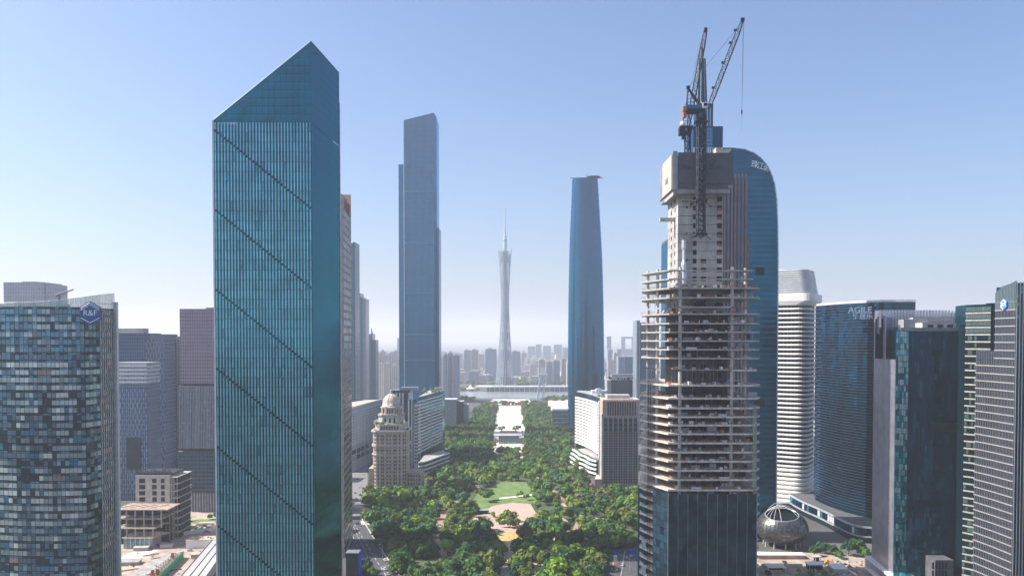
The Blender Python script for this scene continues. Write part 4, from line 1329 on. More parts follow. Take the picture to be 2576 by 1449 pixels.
# pale glazed crest
b = MB()
for k in range(14):
    s, e = a.lerp(c, (k + .08) / 14), a.lerp(c, (k + .92) / 14)
    zt_ = zu0 + (zu1 - zu0) * (k + .5) / 14
    m_ = MB(); m_.add([(s.x - .45, s.y - .08, zu0 - 9), (e.x - .45, e.y - .08, zu0 - 9), (e.x - .45, e.y - .08, zt_), (s.x - .45, s.y - .08, zt_), (s.x - .25, s.y - .04, zu0 - 9), (e.x - .25, e.y - .04, zu0 - 9), (e.x - .25, e.y - .04, zt_), (s.x - .25, s.y - .04, zt_)],
               [(0, 1, 2, 3), (7, 6, 5, 4), (0, 4, 5, 1), (1, 5, 6, 2), (2, 6, 7, 3), (3, 7, 4, 0)])
    obj('crest_pane', m_, 'pale_green_glass', T)
gw = [panel('wing_pane', 'green_glass'), panel('wing_pane_b', 'pale_green_glass'), panel('wing_pane_c', 'glass_dark')]
pl = grid(w0, w1, 0, FHR * 42, 11, 42, d=.15, fx=.88, fz=.62, off=.02, zc=.64, tilt=.012, pick=lambda i, j: random.choice((0, 0, 2, 1)) if j < 38 else 1)
pieces(T, 'wing_pane', gw, [p for p in pl if p[2] < zw - 1], 300, 'wing_pane')
pl = grid((r2[0] + .1, YR), rr_, 0, FHR * 44, 6, 88, d=.15, fx=.8, fz=.8, off=.02, tilt=.01, pick=lambda i, j: random.choice((0, 0, 2, 2, 1) if j > 76 else (0, 2, 2)))
pieces(T, 'front_pane', gw, [p for p in pl if p[2] < zu1 - 1], 300, 'front_pane')
em = Vector(r1).lerp(Vector(r2), .42)
S = hex_sign(T, em.x - .6, em.y - 1.2, Z(766, 428), 3.0, rz, 'sign_bright_blue', 'blue and white hexagonal emblem')
for p, q in (((-2.2, 1.35), (0, 2.6)), ((0, 2.6), (2.2, 1.35)), ((-2.3, -1.0), (0, -2.4)), ((0, -2.4), (2.3, -1.0)), ((-2.0, .9), (0, 2.1)), ((0, 2.1), (2.0, .9))):
    bars(S, 'chevron', [(p, q)], .22, 'sign_white')
o = bpy.data.objects.new('lettering', text_mesh('emblem_lettering', '富力', 2.1, 'sign_white', .1, bold=.06)); o.parent = S; o.location = (0, -.62, -.1); o.rotation_euler = (R(90), 0, 0); COL.objects.link(o)

# ================================================================== spherical pavilion
YB_ = 622.0
sc = Vector((X(1970, YB_), YB_, Z(1328, YB_)))
glass('shell_metal', (0.20, 0.20, 0.19), 0.32, 0.75, wave=0.04, wscale=0.4, var=0.4)
mat('shell_metal_b', (0.11, 0.115, 0.115), 0.4, 0.6, var=0.4, scale=0.8)
T = thing('spherical_pavilion', 'round metal-clad pavilion on columns with white arches over its open top', 'pavilion', (sc.x, sc.y, 0))
RX, RZ_ = 19.6, 12.8
tiltn = Vector((-.05, -.30, 1)).normalized()
def onshell(th, ph, f=1.0):
    return Vector((sc.x + RX * f * math.cos(ph) * math.cos(th), sc.y + RX * f * math.cos(ph) * math.sin(th), sc.z + (RZ_ if ph < 0 else 15.0) * f * math.sin(ph)))
b = MB()
NT, NP = 40, 15
shell_pl = []
def lim(th):
    # height of the rim: lower in front, higher behind
    return R(55 + 20 * math.sin(th + .35))
for i in range(NT):
    t0, t1 = 2 * math.pi * i / NT, 2 * math.pi * (i + 1) / NT
    for j in range(NP):
        def ph(th, jj): return R(-62) + (lim(th) - R(-62)) * jj / NP
        b.add([tuple(onshell(t0, ph(t0, j), .985)), tuple(onshell(t1, ph(t1, j), .985)), tuple(onshell(t1, ph(t1, j + 1), .985)), tuple(onshell(t0, ph(t0, j + 1), .985))], [(0, 1, 2, 3)])
b.add([tuple(onshell(2 * math.pi * i / NT, R(-62), .985)) for i in range(NT)], [tuple(reversed(range(NT)))])
obj('shell', b, 'shell_metal_b', T)
cnt = 0
rest = MB()
for j in range(NP):
    for i in range(NT):
        t0, t1 = 2 * math.pi * (i + .06) / NT, 2 * math.pi * (i + .94) / NT
        def ph(th, jj): return R(-62) + (lim(th) - R(-62)) * jj / NP
        q = [onshell(t0, ph(t0, j + .07)), onshell(t1, ph(t1, j + .07)), onshell(t1, ph(t1, j + .93)), onshell(t0, ph(t0, j + .93))]
        q2 = [onshell(t0, ph(t0, j + .07), .986), onshell(t1, ph(t1, j + .07), .986), onshell(t1, ph(t1, j + .93), .986), onshell(t0, ph(t0, j + .93), .986)]
        fs = [(0, 1, 2, 3), (0, 4, 5, 1), (1, 5, 6, 2), (2, 6, 7, 3), (3, 7, 4, 0)]
        if math.sin((t0 + t1) / 2) < .15 and cnt < 298:
            m_ = MB(); m_.add([tuple(p) for p in q + q2], fs)
            obj('cladding_panel', m_, random.choice(('shell_metal', 'shell_metal', 'shell_metal_b')), T); cnt += 1
        else: rest.add([tuple(p) for p in q + q2], fs)
obj('cladding_panel', rest, 'shell_metal', T, kind='stuff')
b = MB()
loop = [onshell(2 * math.pi * i / 40, lim(2 * math.pi * i / 40), 1.0) for i in range(40)]
for i in range(40): b.tube(loop[i], loop[(i + 1) % 40], .34, 6)
obj('rim', b, 'pale_metal', T)
b = MB()
b.add([tuple(onshell(2 * math.pi * i / 40, lim(2 * math.pi * i / 40) - .12, .97)) for i in range(40)], [tuple(range(40))])
obj('sunken_roof', b, 'glass_black', T)
for (th0, th1, hgt) in ((R(200), R(20), 9.5), (R(215), R(60), 9.0), (R(230), R(95), 8), (R(160), R(-20), 9), (R(140), R(-50), 8.5), (R(180), R(40), 10), (R(250), R(110), 7)):
    b = MB(); p, q = onshell(th0, lim(th0)), onshell(th1, lim(th1))
    pts_ = []
    for k in range(15):
        s = k / 14; c_ = p.lerp(q, s); c_.z += 4 * s * (1 - s) * hgt * .62; pts_.append(c_)
    for k in range(14): b.tube(pts_[k], pts_[k + 1], .17, 5)
    obj('arch', b, 'white_metal', T)
for k in range(10):
    th = 2 * math.pi * k / 10 + .2
    x, y = sc.x + 13.5 * math.cos(th), sc.y + 13.5 * math.sin(th)
    b = MB(); b.lathe([(.6, 0), (.55, sc.z - 7.5)], 8, x, y); obj('column', b, 'stone_pale', T)
b = MB(); b.lathe([(7.0, 0), (7.0, sc.z - 10)], 16, sc.x, sc.y); obj('lobby', b, 'glass_dark', T)

# ================================================================== blocks behind the left office tower
windows('dark_block', (0.03, 0.085, 0.16), (0.008, 0.045, 0.11), 3.6, 2.4, 0.55, 0.6)
windows('woven_block', (0.075, 0.15, 0.24), (0.012, 0.05, 0.12), 4.2, 1.9, 0.72, 0.55, var=0.4)
windows('pale_top', (0.42, 0.44, 0.45), (0.12, 0.15, 0.18), 3.8, 3.0, 0.45, 0.85)
windows('brown_block', (0.25, 0.205, 0.25), (0.11, 0.10, 0.15), 3.3, 2.2, 0.55, 0.5, var=0.35)
windows('striped_block', (0.16, 0.22, 0.32), (0.045, 0.08, 0.16), 40.0, 1.7, 1.0, 0.5, var=0.25)
windows('teal_block', (0.03, 0.075, 0.11), (0.01, 0.045, 0.075), 3.6, 3.6, 0.55, 0.8)
windows('base_block', (0.10, 0.115, 0.13), (0.05, 0.065, 0.085), 40, 3.6, 1.0, 0.6)
def block(parent, name, u0, u1, v1, Y, m, depth=30, v0=None, z0=0.0, du=0, top='roof_grey', Y1=None):
    """box: front edge from u0 to u1 at distance Y (Y1 at its right end), top at pixel row v1"""
    b = MB()
    Y1 = Y1 or Y
    x0, x1 = X(u0, Y, 1100), X(u1, Y1, 1100)
    zt_ = Z(v1, Y)
    zb_ = Z(v0, Y) if v0 else z0
    b.prism([(x0, Y), (x1, Y1), (x1 + du, Y1 + depth), (x0 + du, Y + depth)], zb_, zt_, 0, 1)
    return obj(name, b, [m, top], parent)
YK = 830.0
T = thing('woven_tower', 'dark blue tower with a textured side and a lower pale-topped wing', 'office building', (X(350, YK), YK + 20, 0))
block(T, 'wall', 285, 366, 838, YK, 'dark_block', 40)
block(T, 'side_wall', 366.5, 415, 840, YK + 2, 'woven_block', 36, Y1=YK + 42)
block(T, 'lower_wing', 285, 372, 968, YK - 35, 'woven_block', 30)
block(T, 'pale_storeys', 285, 371, 912, YK - 34.5, 'pale_top', 30, v0=967)
block(T, 'roof_house', 290, 364, 826, YK + 8, 'roof_grey', 12)
mat('woven_fin', (0.22, 0.33, 0.45), 0.5, 0.2, var=0.15)
wp = [panel('woven_fin_panel', 'woven_fin'), panel('woven_dark_panel', 'glass_dark')]
p, q = (X(366.5, YK + 2), YK + 2), (X(415, YK + 42, 1100), YK + 42)
pieces(T, 'window_fin', [wp[0]], [g[:2] + (g[2] + (1.6 if i // 1 % 2 else -1.6),) + g[3:] for i, g in enumerate(grid(p, q, 8, Z(845, YK) - 4, 11, 27, d=.4, fx=.38, fz=.72, off=.03))], 300)
p, q = (X(290, YK - 35), YK - 35), (X(371, YK - 35, 1100), YK - 35)
pieces(T, 'wing_fin', [wp[0]], [g[:2] + (g[2] + (1.5 if i % 2 else -1.5),) + g[3:] for i, g in enumerate(grid(p, q, 8, Z(972, YK - 35) - 3, 15, 19, d=.4, fx=.38, fz=.72, off=.03))], 300)
pl = grid((X(290, YK - 34.5), YK - 34.5), (X(371, YK - 34.5, 1100), YK - 34.5), Z(966, YK - 34.5), Z(914, YK - 34.5), 1, 5, d=.7, fx=1, fz=.45)
pieces(T, 'pale_band', [panel('pale_band', 'white_metal')], pl)
b = MB(); b.box(X(318, YK - 36), X(352, YK - 36), YK - 36.5, YK - 35.05, Z(1180, YK - 36), Z(1100, YK - 36)); obj('recess', b, 'glass_dark', T)

YBn = 742.0
T = thing('brown_tower', 'brown grey tower with a striped middle section left of the tall teal tower', 'office building', (X(505, YBn), YBn + 20, 0))
block(T, 'upper_wall', 455, 553, 777, YBn, 'brown_block', 40, v0=965)
block(T, 'dark_gap', 456.5, 552, 964, YBn + 1.5, 'black_gap', 37, v0=971)
block(T, 'middle_wall', 451, 553, 970.5, YBn - 1, 'striped_block', 40, v0=1128)
block(T, 'dark_gap', 453, 552, 1127.5, YBn + 1.5, 'black_gap', 37, v0=1136)
block(T, 'lower_wall', 447, 553, 1135.5, YBn - 1, 'teal_block', 40, v0=1238)
block(T, 'base', 470, 553, 1238, YBn + 1, 'base_block', 30, z0=0)
pl = grid((X(451, YBn - 1, 1100), YBn - 1), (X(553, YBn - 1, 1100), YBn - 1), Z(1127, YBn), Z(972, YBn), 26, 1, d=.5, fx=.32, fz=1)
pieces(T, 'pier', [panel('grey_pier', 'stone_grey')], pl)
pl = grid((X(471, YBn + 1, 1100), YBn + 1), (X(553, YBn + 1, 1100), YBn + 1), 0, Z(1240, YBn), 12, 1, d=.6, fx=.4, fz=1)
pieces(T, 'base_pier', [panel('base_pier', 'stone_grey')], pl)
pl = [p for p in grid((X(452, YBn - 1, 1100), YBn - 1), (X(552, YBn - 1, 1100), YBn - 1), Z(1120, YBn), Z(975, YBn), 26, 14, d=.7, fx=.3, fz=.3) if random.random() < .16]
pieces(T, 'bright_window', [panel('bright_window', 'pale_metal')], pl)
b = MB(); b.box(X(520, YBn + 3), X(552, YBn + 3), YBn + 3, YBn + 12, Z(777, YBn), Z(773, YBn)); obj('roof_house', b, 'stone_grey', T)
windows('resid', (0.36, 0.33, 0.35), (0.10, 0.11, 0.15), 3.0, 3.2, 0.55, 0.5)
T = thing('apartment_tower', 'pale pinkish apartment towers with stepped tops between the dark blocks', 'apartment block', (X(435, 905), 915, 0))
for (u0, u1, v, dy) in ((414, 424, 862, 4), (424, 436, 852, 0), (436, 446, 846, 3), (446, 458, 856, 1)): block(T, 'wall', u0, u1 - .3, v, 900 + dy, 'resid', 22)
pieces(T, 'balcony', [panel('balcony', 'stone_pale')], grid((X(425, 900, 1100), 899.8), (X(445, 900, 1100), 899.8), 10, Z(864, 900), 3, 46, d=1.0, fx=.35, fz=.35))
T = thing('far_tower', 'pale blue flat-topped tower rising behind the left office block', 'skyscraper', (X(76, 1500), 1520, 0))
windows('far_blue', (0.15, 0.21, 0.28), (0.09, 0.14, 0.20), 8, 3.0, 0.8, 0.5)
block(T, 'wall', 15, 117, 710, 1500, 'far_blue', 60); block(T, 'wall', 117.5, 138, 715, 1503, 'far_blue', 50)
b = MB(); b.box(X(60, 1510), X(95, 1510), 1510, 1530, Z(710, 1500), Z(707, 1500)); obj('roof_house', b, 'stone_grey', T)
# far crane over the parapet
yf = 900.0
T = thing('tower_crane', 'small distant tower crane above the parapet of the left office block', 'crane', (X(153, yf), yf, Z(770, yf)))
b = MB(); truss(b, (X(153, yf), yf, Z(770, yf)), (X(153, yf), yf, Z(741, yf)), 1.6, 5, .12, .3); obj('mast', b, 'dark_metal', T)
b = MB(); truss(b, (X(140, yf), yf, Z(745, yf)), (X(189, yf), yf, Z(728, yf)), 1.3, 9, .1, .22); obj('jib', b, 'dark_metal', T)
b = MB(); b.box(X(139, yf), X(146, yf), yf - 1, yf + 1, Z(748, yf), Z(742, yf)); obj('counterweight', b, 'grey_metal', T)

# ================================================================== unfinished block on the left site
YU = 640.0
T = thing('concrete_frame_block', 'raw concrete building shell with open floors and a taller windowed block', 'construction site', (X(395, YU), YU + 15, 0))
mat('site_slab', (0.36, 0.28, 0.225), 0.9, var=0.45, scale=0.4)
mat('raw_concrete', (0.50, 0.46, 0.41), 0.85, var=0.25, scale=0.3)
b = MB(); b.box(X(338, YU), X(424, YU), YU, YU + 26, 0, Z(1196, YU)); obj('core', b, 'raw_concrete', T)
b = MB(); b.box(X(338, YU), X(430, YU), YU + 3, YU + 24, Z(1195.5, YU), Z(1190, YU))
for k in range(26): b.box(X(339 + k * 3.5, YU), X(340.5 + k * 3.5, YU), YU + .2, YU + .8, Z(1195.5, YU), Z(1186 - random.random() * 8, YU))
obj('rebar', b, 'dark_metal', T, kind='stuff')
pl = []
for r_ in range(5):
    for (u, w_) in ((355, 15), (386, 11), (407, 9)):
        v = 1209 + r_ * 15.5
        pl.append((X(u, YU), YU, Z(v, YU), 0, 0, X(u + w_, YU) - X(u, YU), .12, 3.4, 0))
pieces(T, 'window_opening', [opening], pl)
for k in range(9):
    z = Z(1200, YU) * (9 - k) / 9.0
    b = MB(); b.box(X(424.2, YU), X(443, YU), YU + .5, YU + 30, z - .4, z); obj('floor_slab', b, 'raw_concrete', T)
    for u in (427, 434, 441.5):
        b = MB(); b.box(X(u, YU), X(u + 1.4, YU), YU + .55, YU + 1.2, z - Z(1200, YU) / 9, z - .4); obj('column', b, 'stone_grey', T)
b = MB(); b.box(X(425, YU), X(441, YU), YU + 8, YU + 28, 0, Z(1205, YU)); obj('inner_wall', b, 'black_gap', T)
for z, y0, ur in ((Z(1278, YU - 20), YU - 25, 418), (Z(1300, YU - 20), YU - 25, 404), (Z(1322, YU - 20), YU - 28, 386)):
    b = MB(); b.box(X(285, y0), X(ur, y0), y0, YU - .5, z - .8, z); fs_ = obj('floor_slab', b, 'site_slab', T)
    b = MB()
    for k in range(12): b.rbox(X(300 + k * 9, y0 + 6), y0 + 8 + (k % 3) * 4, z, z + .4, 5, .5, .7)
    obj('timber', b, 'roof_tan', T, kind='stuff')
    for u in (312, 334, 356, 378, 400):
        if u < ur - 2:
            b = MB(); b.box(X(u, y0), X(u + 3, y0), y0 + .3, y0 + 1.3, max(0, z - 7.2), z - .8); obj('column', b, 'stone_grey', T)
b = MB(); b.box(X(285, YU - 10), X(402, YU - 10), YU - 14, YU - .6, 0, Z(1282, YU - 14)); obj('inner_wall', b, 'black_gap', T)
b = MB(); b.box(X(404, YU - 6), X(423, YU - 6), YU - 6, YU - .6, 0, Z(1270, YU - 6)); obj('side_frame', b, 'glass_black', T)
b = MB()
for k in range(7):
    z = Z(1270, YU - 6) * k / 6; b.box(X(403, YU - 6.6), X(424, YU - 6.6), YU - 6.7, YU - 6.02, z - .3, z + .3)
for u in (404, 413, 422): b.box(X(u, YU - 6.6), X(u + 1.2, YU - 6.6), YU - 6.8, YU - 6.0, 0, Z(1268, YU - 6))
obj('frame_beam', b, 'grey_metal', T)
for v, u0, u1, y in ((1232, 443.5, 462, YU + 20), (1262, 443.5, 462, YU + 20)):
    b = MB(); b.box(X(u0, y), X(u1, y), y, y + 14, Z(v, y) - .6, Z(v, y)); obj('floor_slab', b, 'concrete', T)
b = MB(); b.box(X(457, YU + 20), X(461, YU + 20), YU + 20.4, YU + 22, 0, Z(1215, YU + 20)); obj('column', b, 'stone_grey', T)
YV = 612.0
T = thing('site_office', 'tan hip-roofed site building with pale green window frames in front of the concrete shell', 'building', (X(345, YV), YV + 8, 0))
x0, x1 = X(306, YV), X(392, YV); zh = Z(1352, YV); zr = zh + 3.0
b = MB(); b.box(x0, x1 - 4, YV, YV + 16, 0, zh); obj('wall', b, 'stone_grey', T)
b = MB(); b.add([(x0 - 1, YV - 1, zh), (x1 - 3, YV - 1, zh), (x1 + 4, YV + 17, zh), (x0 - 1, YV + 17, zh), (x0 + 6, YV + 8, zr), (x1 - 5, YV + 8, zr)], [(0, 1, 5, 4), (1, 2, 5), (2, 3, 4, 5), (3, 0, 4), (3, 2, 1, 0)]); obj('roof', b, 'roof_tan', T)
pieces(T, 'window', [panel('site_window', 'teal_strip_dim')], grid((x0 + 1, YV), (x1 - 5, YV), 2, zh - .6, 5, 2, d=.2, fx=.7, fz=.6))
pieces(T, 'frame', [panel('site_frame', 'pale_metal')], grid((x0 + .2, YV), (x1 - 4.2, YV), 0, zh, 6, 1, d=.35, fx=.16, fz=.96))
# long roofed sheds, fence and shuttering at the bottom left
mat('shed_roof', (0.45, 0.44, 0.43), 0.6, 0.1, var=0.15, scale=0.2, stretch=(1, .1, 1))
T = thing('long_shed', 'long grey metal-roofed shed running away from the foot of the teal tower', 'shed', (X(510, 570), 575, 0))
e0, e1 = G(455, 1449, 6), G(556, 1332, 6)
f0, f1 = G(510, 1462, 6), G(575, 1370, 6)
b = MB(); b.add([tuple(e0), tuple(f0), tuple(f1), tuple(e1)] + [(p.x, p.y, 0) for p in (e0, f0, f1, e1)], [(0, 1, 2, 3), (4, 5, 1, 0), (5, 6, 2, 1), (6, 7, 3, 2), (7, 4, 0, 3)]); obj('roof', b, 'shed_roof', T)
b = MB()
for s in (.0, .33, .66, .99):
    b.tube(e0.lerp(f0, s) + Vector((0, 0, .25)), e1.lerp(f1, s) + Vector((0, 0, .25)), .3)
obj('roof_ridge', b, 'grey_metal', T)
T = thing('white_site_cabin', 'white flat-roofed cabin with rooftop clutter beside the long shed', 'cabin', tuple(G(490, 1375)))
c0 = G(490, 1378); b = MB(); b.rbox(c0.x + 6, c0.y + 6, 0, 6.0, 26, 12, R(8)); cab = obj('wall', b, 'white_paint', T)
b = MB(); b.rbox(c0.x + 6, c0.y + 6, 6.02, 6.4, 26.6, 12.6, R(8)); obj('roof', b, 'roof_tan', T)
b = MB()
for k in range(6): b.rbox(c0.x - 3 + k * 3.5, c0.y + 6 + random.uniform(-3, 3), 6.4, 7 + random.random() * 1.2, 1.6, 1.2, random.random())
obj('roof_unit', b, 'white_metal', T)
T = thing('site_fence', 'pale ribbed hoarding fence across the building site', 'fence', tuple(G(500, 1342)))
p, q = G(430, 1352), G(560, 1330)
pieces(T, 'fence_panel', [panel('fence_panel', 'white_metal')], grid((p.x, p.y), (q.x, q.y), 0, 3.2, 18, 1, d=.15, fx=.92, fz=1))
b = MB(); b.tube((p.x, p.y, 3.2), (q.x, q.y, 3.2), .12); obj('rail', b, 'grey_metal', T)
T = thing('green_hoarding', 'bright green mesh hoarding at the bottom of the building site', 'fence', tuple(G(425, 1449)))
p, q = G(400, 1466), G(462, 1402)
b = MB(); d_ = (q - p).normalized(); nn = Vector((-d_.y, d_.x, 0)) * .3
b.prism([(p.x, p.y), (q.x, q.y), (q.x + nn.x, q.y + nn.y), (p.x + nn.x, p.y + nn.y)], 0, 5.0); obj('mesh_screen', b, 'green_paint', T)
b = MB()
for k in range(9):
    s = p.lerp(q, k / 8); b.tube((s.x - .2, s.y - .2, 0), (s.x - .2, s.y - .2, 5.2), .12)
obj('post', b, 'dark_metal', T)
T = thing('steel_shuttering', 'rusty steel shuttering frame standing on the site floor', 'scaffold', tuple(G(405, 1430)))
b = MB()
for k in range(12):
    s = k / 11; a = G(372, 1458).lerp(G(440, 1400), s)
    b.tube(a, a + Vector((0, 0, 3.4)), .16)
    c = a + Vector((3.5, 1.5, 0)); b.tube(c, c + Vector((0, 0, 3.0)), .16); b.tube(a + Vector((0, 0, 2.6)), c + Vector((0, 0, 2.6)), .14); b.tube(a + Vector((0, 0, .6)), c + Vector((0, 0, .6)), .14)
a, c = G(372, 1458), G(440, 1400)
for z in (.8, 1.8, 3.2): b.tube(a + Vector((0, 0, z)), c + Vector((0, 0, z)), .14); b.tube(a + Vector((3.5, 1.5, z)), c + Vector((3.5, 1.5, z)), .14)
obj('frame', b, 'rust', T)
b = MB()
for u, v in ((434, 1404), (384, 1448), (397, 1446)):
    p = G(u, v); b.box(p.x - .9, p.x + .9, p.y - .5, p.y + .5, 0, 4.2)
obj('shutter_panel', b, 'orange_paint', T)

# ================================================================== towers just right of the teal tower
YT = 545.0
windows('punched_wall', (0.30, 0.26, 0.25), (0.02, 0.04, 0.06), 4.4, 3.4, .6, .8)
mat('sign_red', (0.42, 0.10, 0.11), 0.6, var=0.3, scale=0.5)
T = thing('sign_tower', 'narrow tower with punched dark windows and red rooftop lettering behind the teal tower', 'office building', (X(868, YT), 590, 0))
YT = 588.0
p0, p1 = (X(852, YT, 900), YT), (X(864, YT, 900), YT)
p2 = (X(883, 640, 900), 640)
b = MB(); b.prism([p0, p1, p2, (p2[0] - 12, 640)], 0, Z(470, 560)); obj('wall', b, 'stone_tan', T)
pl = grid(p1, p2, 3, Z(470, 560) - 10, 5, 44, d=.25, fx=.82, fz=.66, tilt=.004)
pieces(T, 'window', [panel('sign_tower_window', 'window_dark')], pl, 300, 'window')
t_ = (Vector(p2) - Vector(p1)).normalized()
cpt = Vector(p1).lerp(Vector(p2), .55)
put_mesh('lettering', text_mesh('red_lettering', '大厦', 11, 'sign_red', .3, bold=.05), T, (cpt.x + .6, cpt.y, Z(470, 560) - 6), (R(90), 0, math.atan2(t_.y, t_.x)), scale=(1.9, .8, 1))
b = MB(); b.box(X(862, 640), X(884, 640), 640.2, 642, 0, Z(490, 640)); obj('end_wall', b, 'stone_pink', T)
def simple_tower(name, label, cat, segs, Y, roof='roof_grey', group=None, depth=40):
    u0 = min(s[0] for s in segs); u1 = max(s[1] for s in segs)
    T = thing(name, label, cat, (X((u0 + u1) / 2, Y), Y + 15, 0), group)
    for k, s in enumerate(segs):
        block(T, s[4] if len(s) > 4 else 'wall', s[0], s[1], s[2], Y + 1.3 * k, s[3], depth - 2.1 * k, top=roof)
    return T
windows('blue_curtain', (0.10, 0.22, 0.30), (0.03, 0.12, 0.19), 4.0, 2.6, .75, .75, var=.3)
windows('blue_curtain_dark', (0.05, 0.14, 0.21), (0.02, 0.085, 0.14), 4.0, 2.2, .8, .7, var=.3)
windows('grey_ribbed', (0.30, 0.35, 0.40), (0.07, 0.12, 0.17), 40, 2.6, 1, .55)
T = simple_tower('blue_tower', 'blue glass tower at the right shoulder of the narrow tower with red lettering', 'skyscraper', [(878, 890, 612, 'blue_curtain'), (890.2, 895, 609, 'blue_curtain_dark')], 1250)
T = simple_tower('stepped_tower', 'teal glass tower with a rooftop mast and a pale right edge', 'skyscraper', [(893, 914, 748, 'blue_curtain_dark'), (914.2, 922, 752, 'grey_ribbed'), (898, 909, 738, 'grey_ribbed', 'roof_house')], 1700)
b = MB(); b.tube((X(902, 1705), 1705, Z(740, 1705)), (X(902, 1705), 1705, Z(722, 1705)), 2.2, 8, r2=1.0); obj('mast', b, 'grey_metal', T)
T = simple_tower('pointed_tower', 'slim blue tower with a pointed top standing left of the slanted blue skyscraper', 'skyscraper', [(922, 934, 856, 'blue_curtain'), (934.2, 946, 855, 'blue_curtain_dark'), (926, 938, 840, 'grey_ribbed', 'roof_house')], 1800)
b = MB(); b.lathe([(5, Z(842, 1805)), (2.2, Z(834, 1805)), (.4, Z(824, 1805))], 8, X(933, 1805), 1815); obj('pointed_top', b, 'grey_metal', T)

# ================================================================== slanted-roof skyscraper
YF = 1336.0
glass('ctf_glass', (0.003, 0.165, 0.30), 0.22, 0.7, wave=0.01)
glass('ctf_dark', (0.02, 0.085, 0.155), 0.2, 0.7, wave=0.01)
mat('ctf_rib', (0.055, 0.23, 0.37), 0.4, 0.4, var=0.1)
T = thing('slanted_skyscraper', 'very tall blue ribbed skyscraper with slanted top and stepped sides', 'skyscraper', (X(1055, YF), YF + 25, 0))
fx0, fx1, fx2 = X(1017, YF, 700), X(1092, YF, 700), X(1098, YF, 700)
b = MB(); b.prism([(fx0, YF), (fx1, YF), (fx2, YF + 6), (fx2, YF + 50), (fx0, YF + 50)], 0, 0, z1s=[Z(303, YF), Z(284, YF), Z(292, YF), Z(296, YF), Z(303, YF)]); obj('wall', b, 'ctf_glass', T)
b = MB(); b.box(X(1003, YF, 700), fx0 - .05, YF + 2, YF + 46, 0, Z(413, YF)); obj('side_wing', b, 'ctf_glass', T)
b = MB(); b.box(fx2 + .05, X(1103.5, YF, 700), YF + 6, YF + 46, 0, Z(572, YF)); obj('side_wing', b, 'ctf_dark', T)
rib = unitbox('rib', 'ctf_rib')
pl = []
for k in range(26):
    x = fx0 + (fx1 - fx0) * (k + .5) / 26; zt_ = Z(303 - 19 * (k + .5) / 26, YF) - 1
    pl.append((x, YF - .3, zt_ / 2, 0, 0, .55, .7, zt_, 0))
for k in range(5):
    x = X(1004 + k * 2.7, YF, 700); zt_ = Z(416, YF); pl.append((x, YF + 1.7, zt_ / 2, 0, 0, .5, .7, zt_, 0))
pieces(T, 'rib', [rib], pl)
pieces(T, 'floor_line', [panel('floor_line', 'ctf_dark')], [((fx0 + fx1) / 2, YF - .05, 10 + k * 8.4, 0, 0, fx1 - fx0, .5, .5, 0) for k in range(60)])
pl = grid((fx0, YF), (fx1, YF), 8, Z(310, YF), 13, 60, d=.25, fx=.4, fz=.5, skip=lambda i, j: random.random() > .30)
pieces(T, 'dark_pane', [panel('dark_pane', 'ctf_dark')], pl, 300)
b = MB()
for v in (480, 610, 735, 840, 905): b.box(fx0, fx1, YF - .5, YF + .1, Z(v + 3, YF), Z(v, YF))
obj('plant_floor_band', b, 'ctf_rib', T)
b = MB(); b.box(fx0 - .6, fx0 + .6, YF - 1, YF + 1, 0, Z(303, YF)); obj('corner_fin', b, 'white_metal', T)

# ================================================================== tapering rounded skyscraper
YI = 1373.0
glass('ifc_glass', (0.001, 0.11, 0.20), 0.14, 0.85, wave=0.008)
glass('ifc_light', (0.003, 0.135, 0.215), 0.25, 0.8, wave=0.02)
T = thing('tapering_skyscraper', 'tall deep blue rounded tower that narrows upward with a rooftop helipad', 'skyscraper', (X(1478, YI), YI + 30, 0))
rows_ = [(1100, 1432, 1524), (1000, 1432, 1524.5), (860, 1432, 1524), (760, 1433, 1522.5), (660, 1435, 1520), (600, 1436.5, 1517), (520, 1440, 1512.5), (444, 1443, 1508)]
loops = []
def lens(cx, hw, Y):
    pts_ = []
    for k in range(36):
        a = 2 * math.pi * k / 36
        e = 2.6
        c, s = math.cos(a), math.sin(a)
        r_ = (abs(c) ** e + abs(s) ** e) ** (-1 / e)
        pts_.append((cx + hw * r_ * c, Y + 30 + 30 * (hw / 31) * r_ * s))
    return pts_
for v, l, r_ in rows_:
    z = 0 if v == 1100 else Z(v, YI); xl_, xr_ = X(l, YI, v), X(r_, YI, v)
    loops.append([(x, y, z) for x, y in lens((xl_ + xr_) / 2, (xr_ - xl_) / 2, YI)])
b = MB(); b.loft(loops); obj('wall', b, 'ifc_glass', T, smooth=True)
pl = []
for k in range(290):
    v = random.uniform(500, 1060); h_ = next(i for i in range(len(rows_) - 1) if rows_[i + 1][0] <= v <= rows_[i][0])
    t = (rows_[h_][0] - v) / (rows_[h_][0] - rows_[h_ + 1][0])
    l = rows_[h_][1] * (1 - t) + rows_[h_ + 1][1] * t; r_ = rows_[h_][2] * (1 - t) + rows_[h_ + 1][2] * t
    xl_, xr_ = X(l, YI, v), X(r_, YI, v); cx, hw = (xl_ + xr_) / 2, (xr_ - xl_) / 2
    a = -math.pi / 2 + random.uniform(-.55, .55)
    c, s = math.cos(a), math.sin(a); rr2 = (abs(c) ** 2.6 + abs(s) ** 2.6) ** (-1 / 2.6)
    x, y = cx + hw * rr2 * c, YI + 30 + 30 * (hw / 31) * rr2 * s
    pl.append((x, y, Z(v, YI), math.atan2(math.cos(a), 9) * .9, 0, random.uniform(1, 2.4), .8, random.uniform(1, 2.2), 0))
pieces(T, 'pale_pane', [panel('pale_pane', 'ifc_light')], pl, 300)  # slightly paler glass panes scattered over the front
z = 8.0
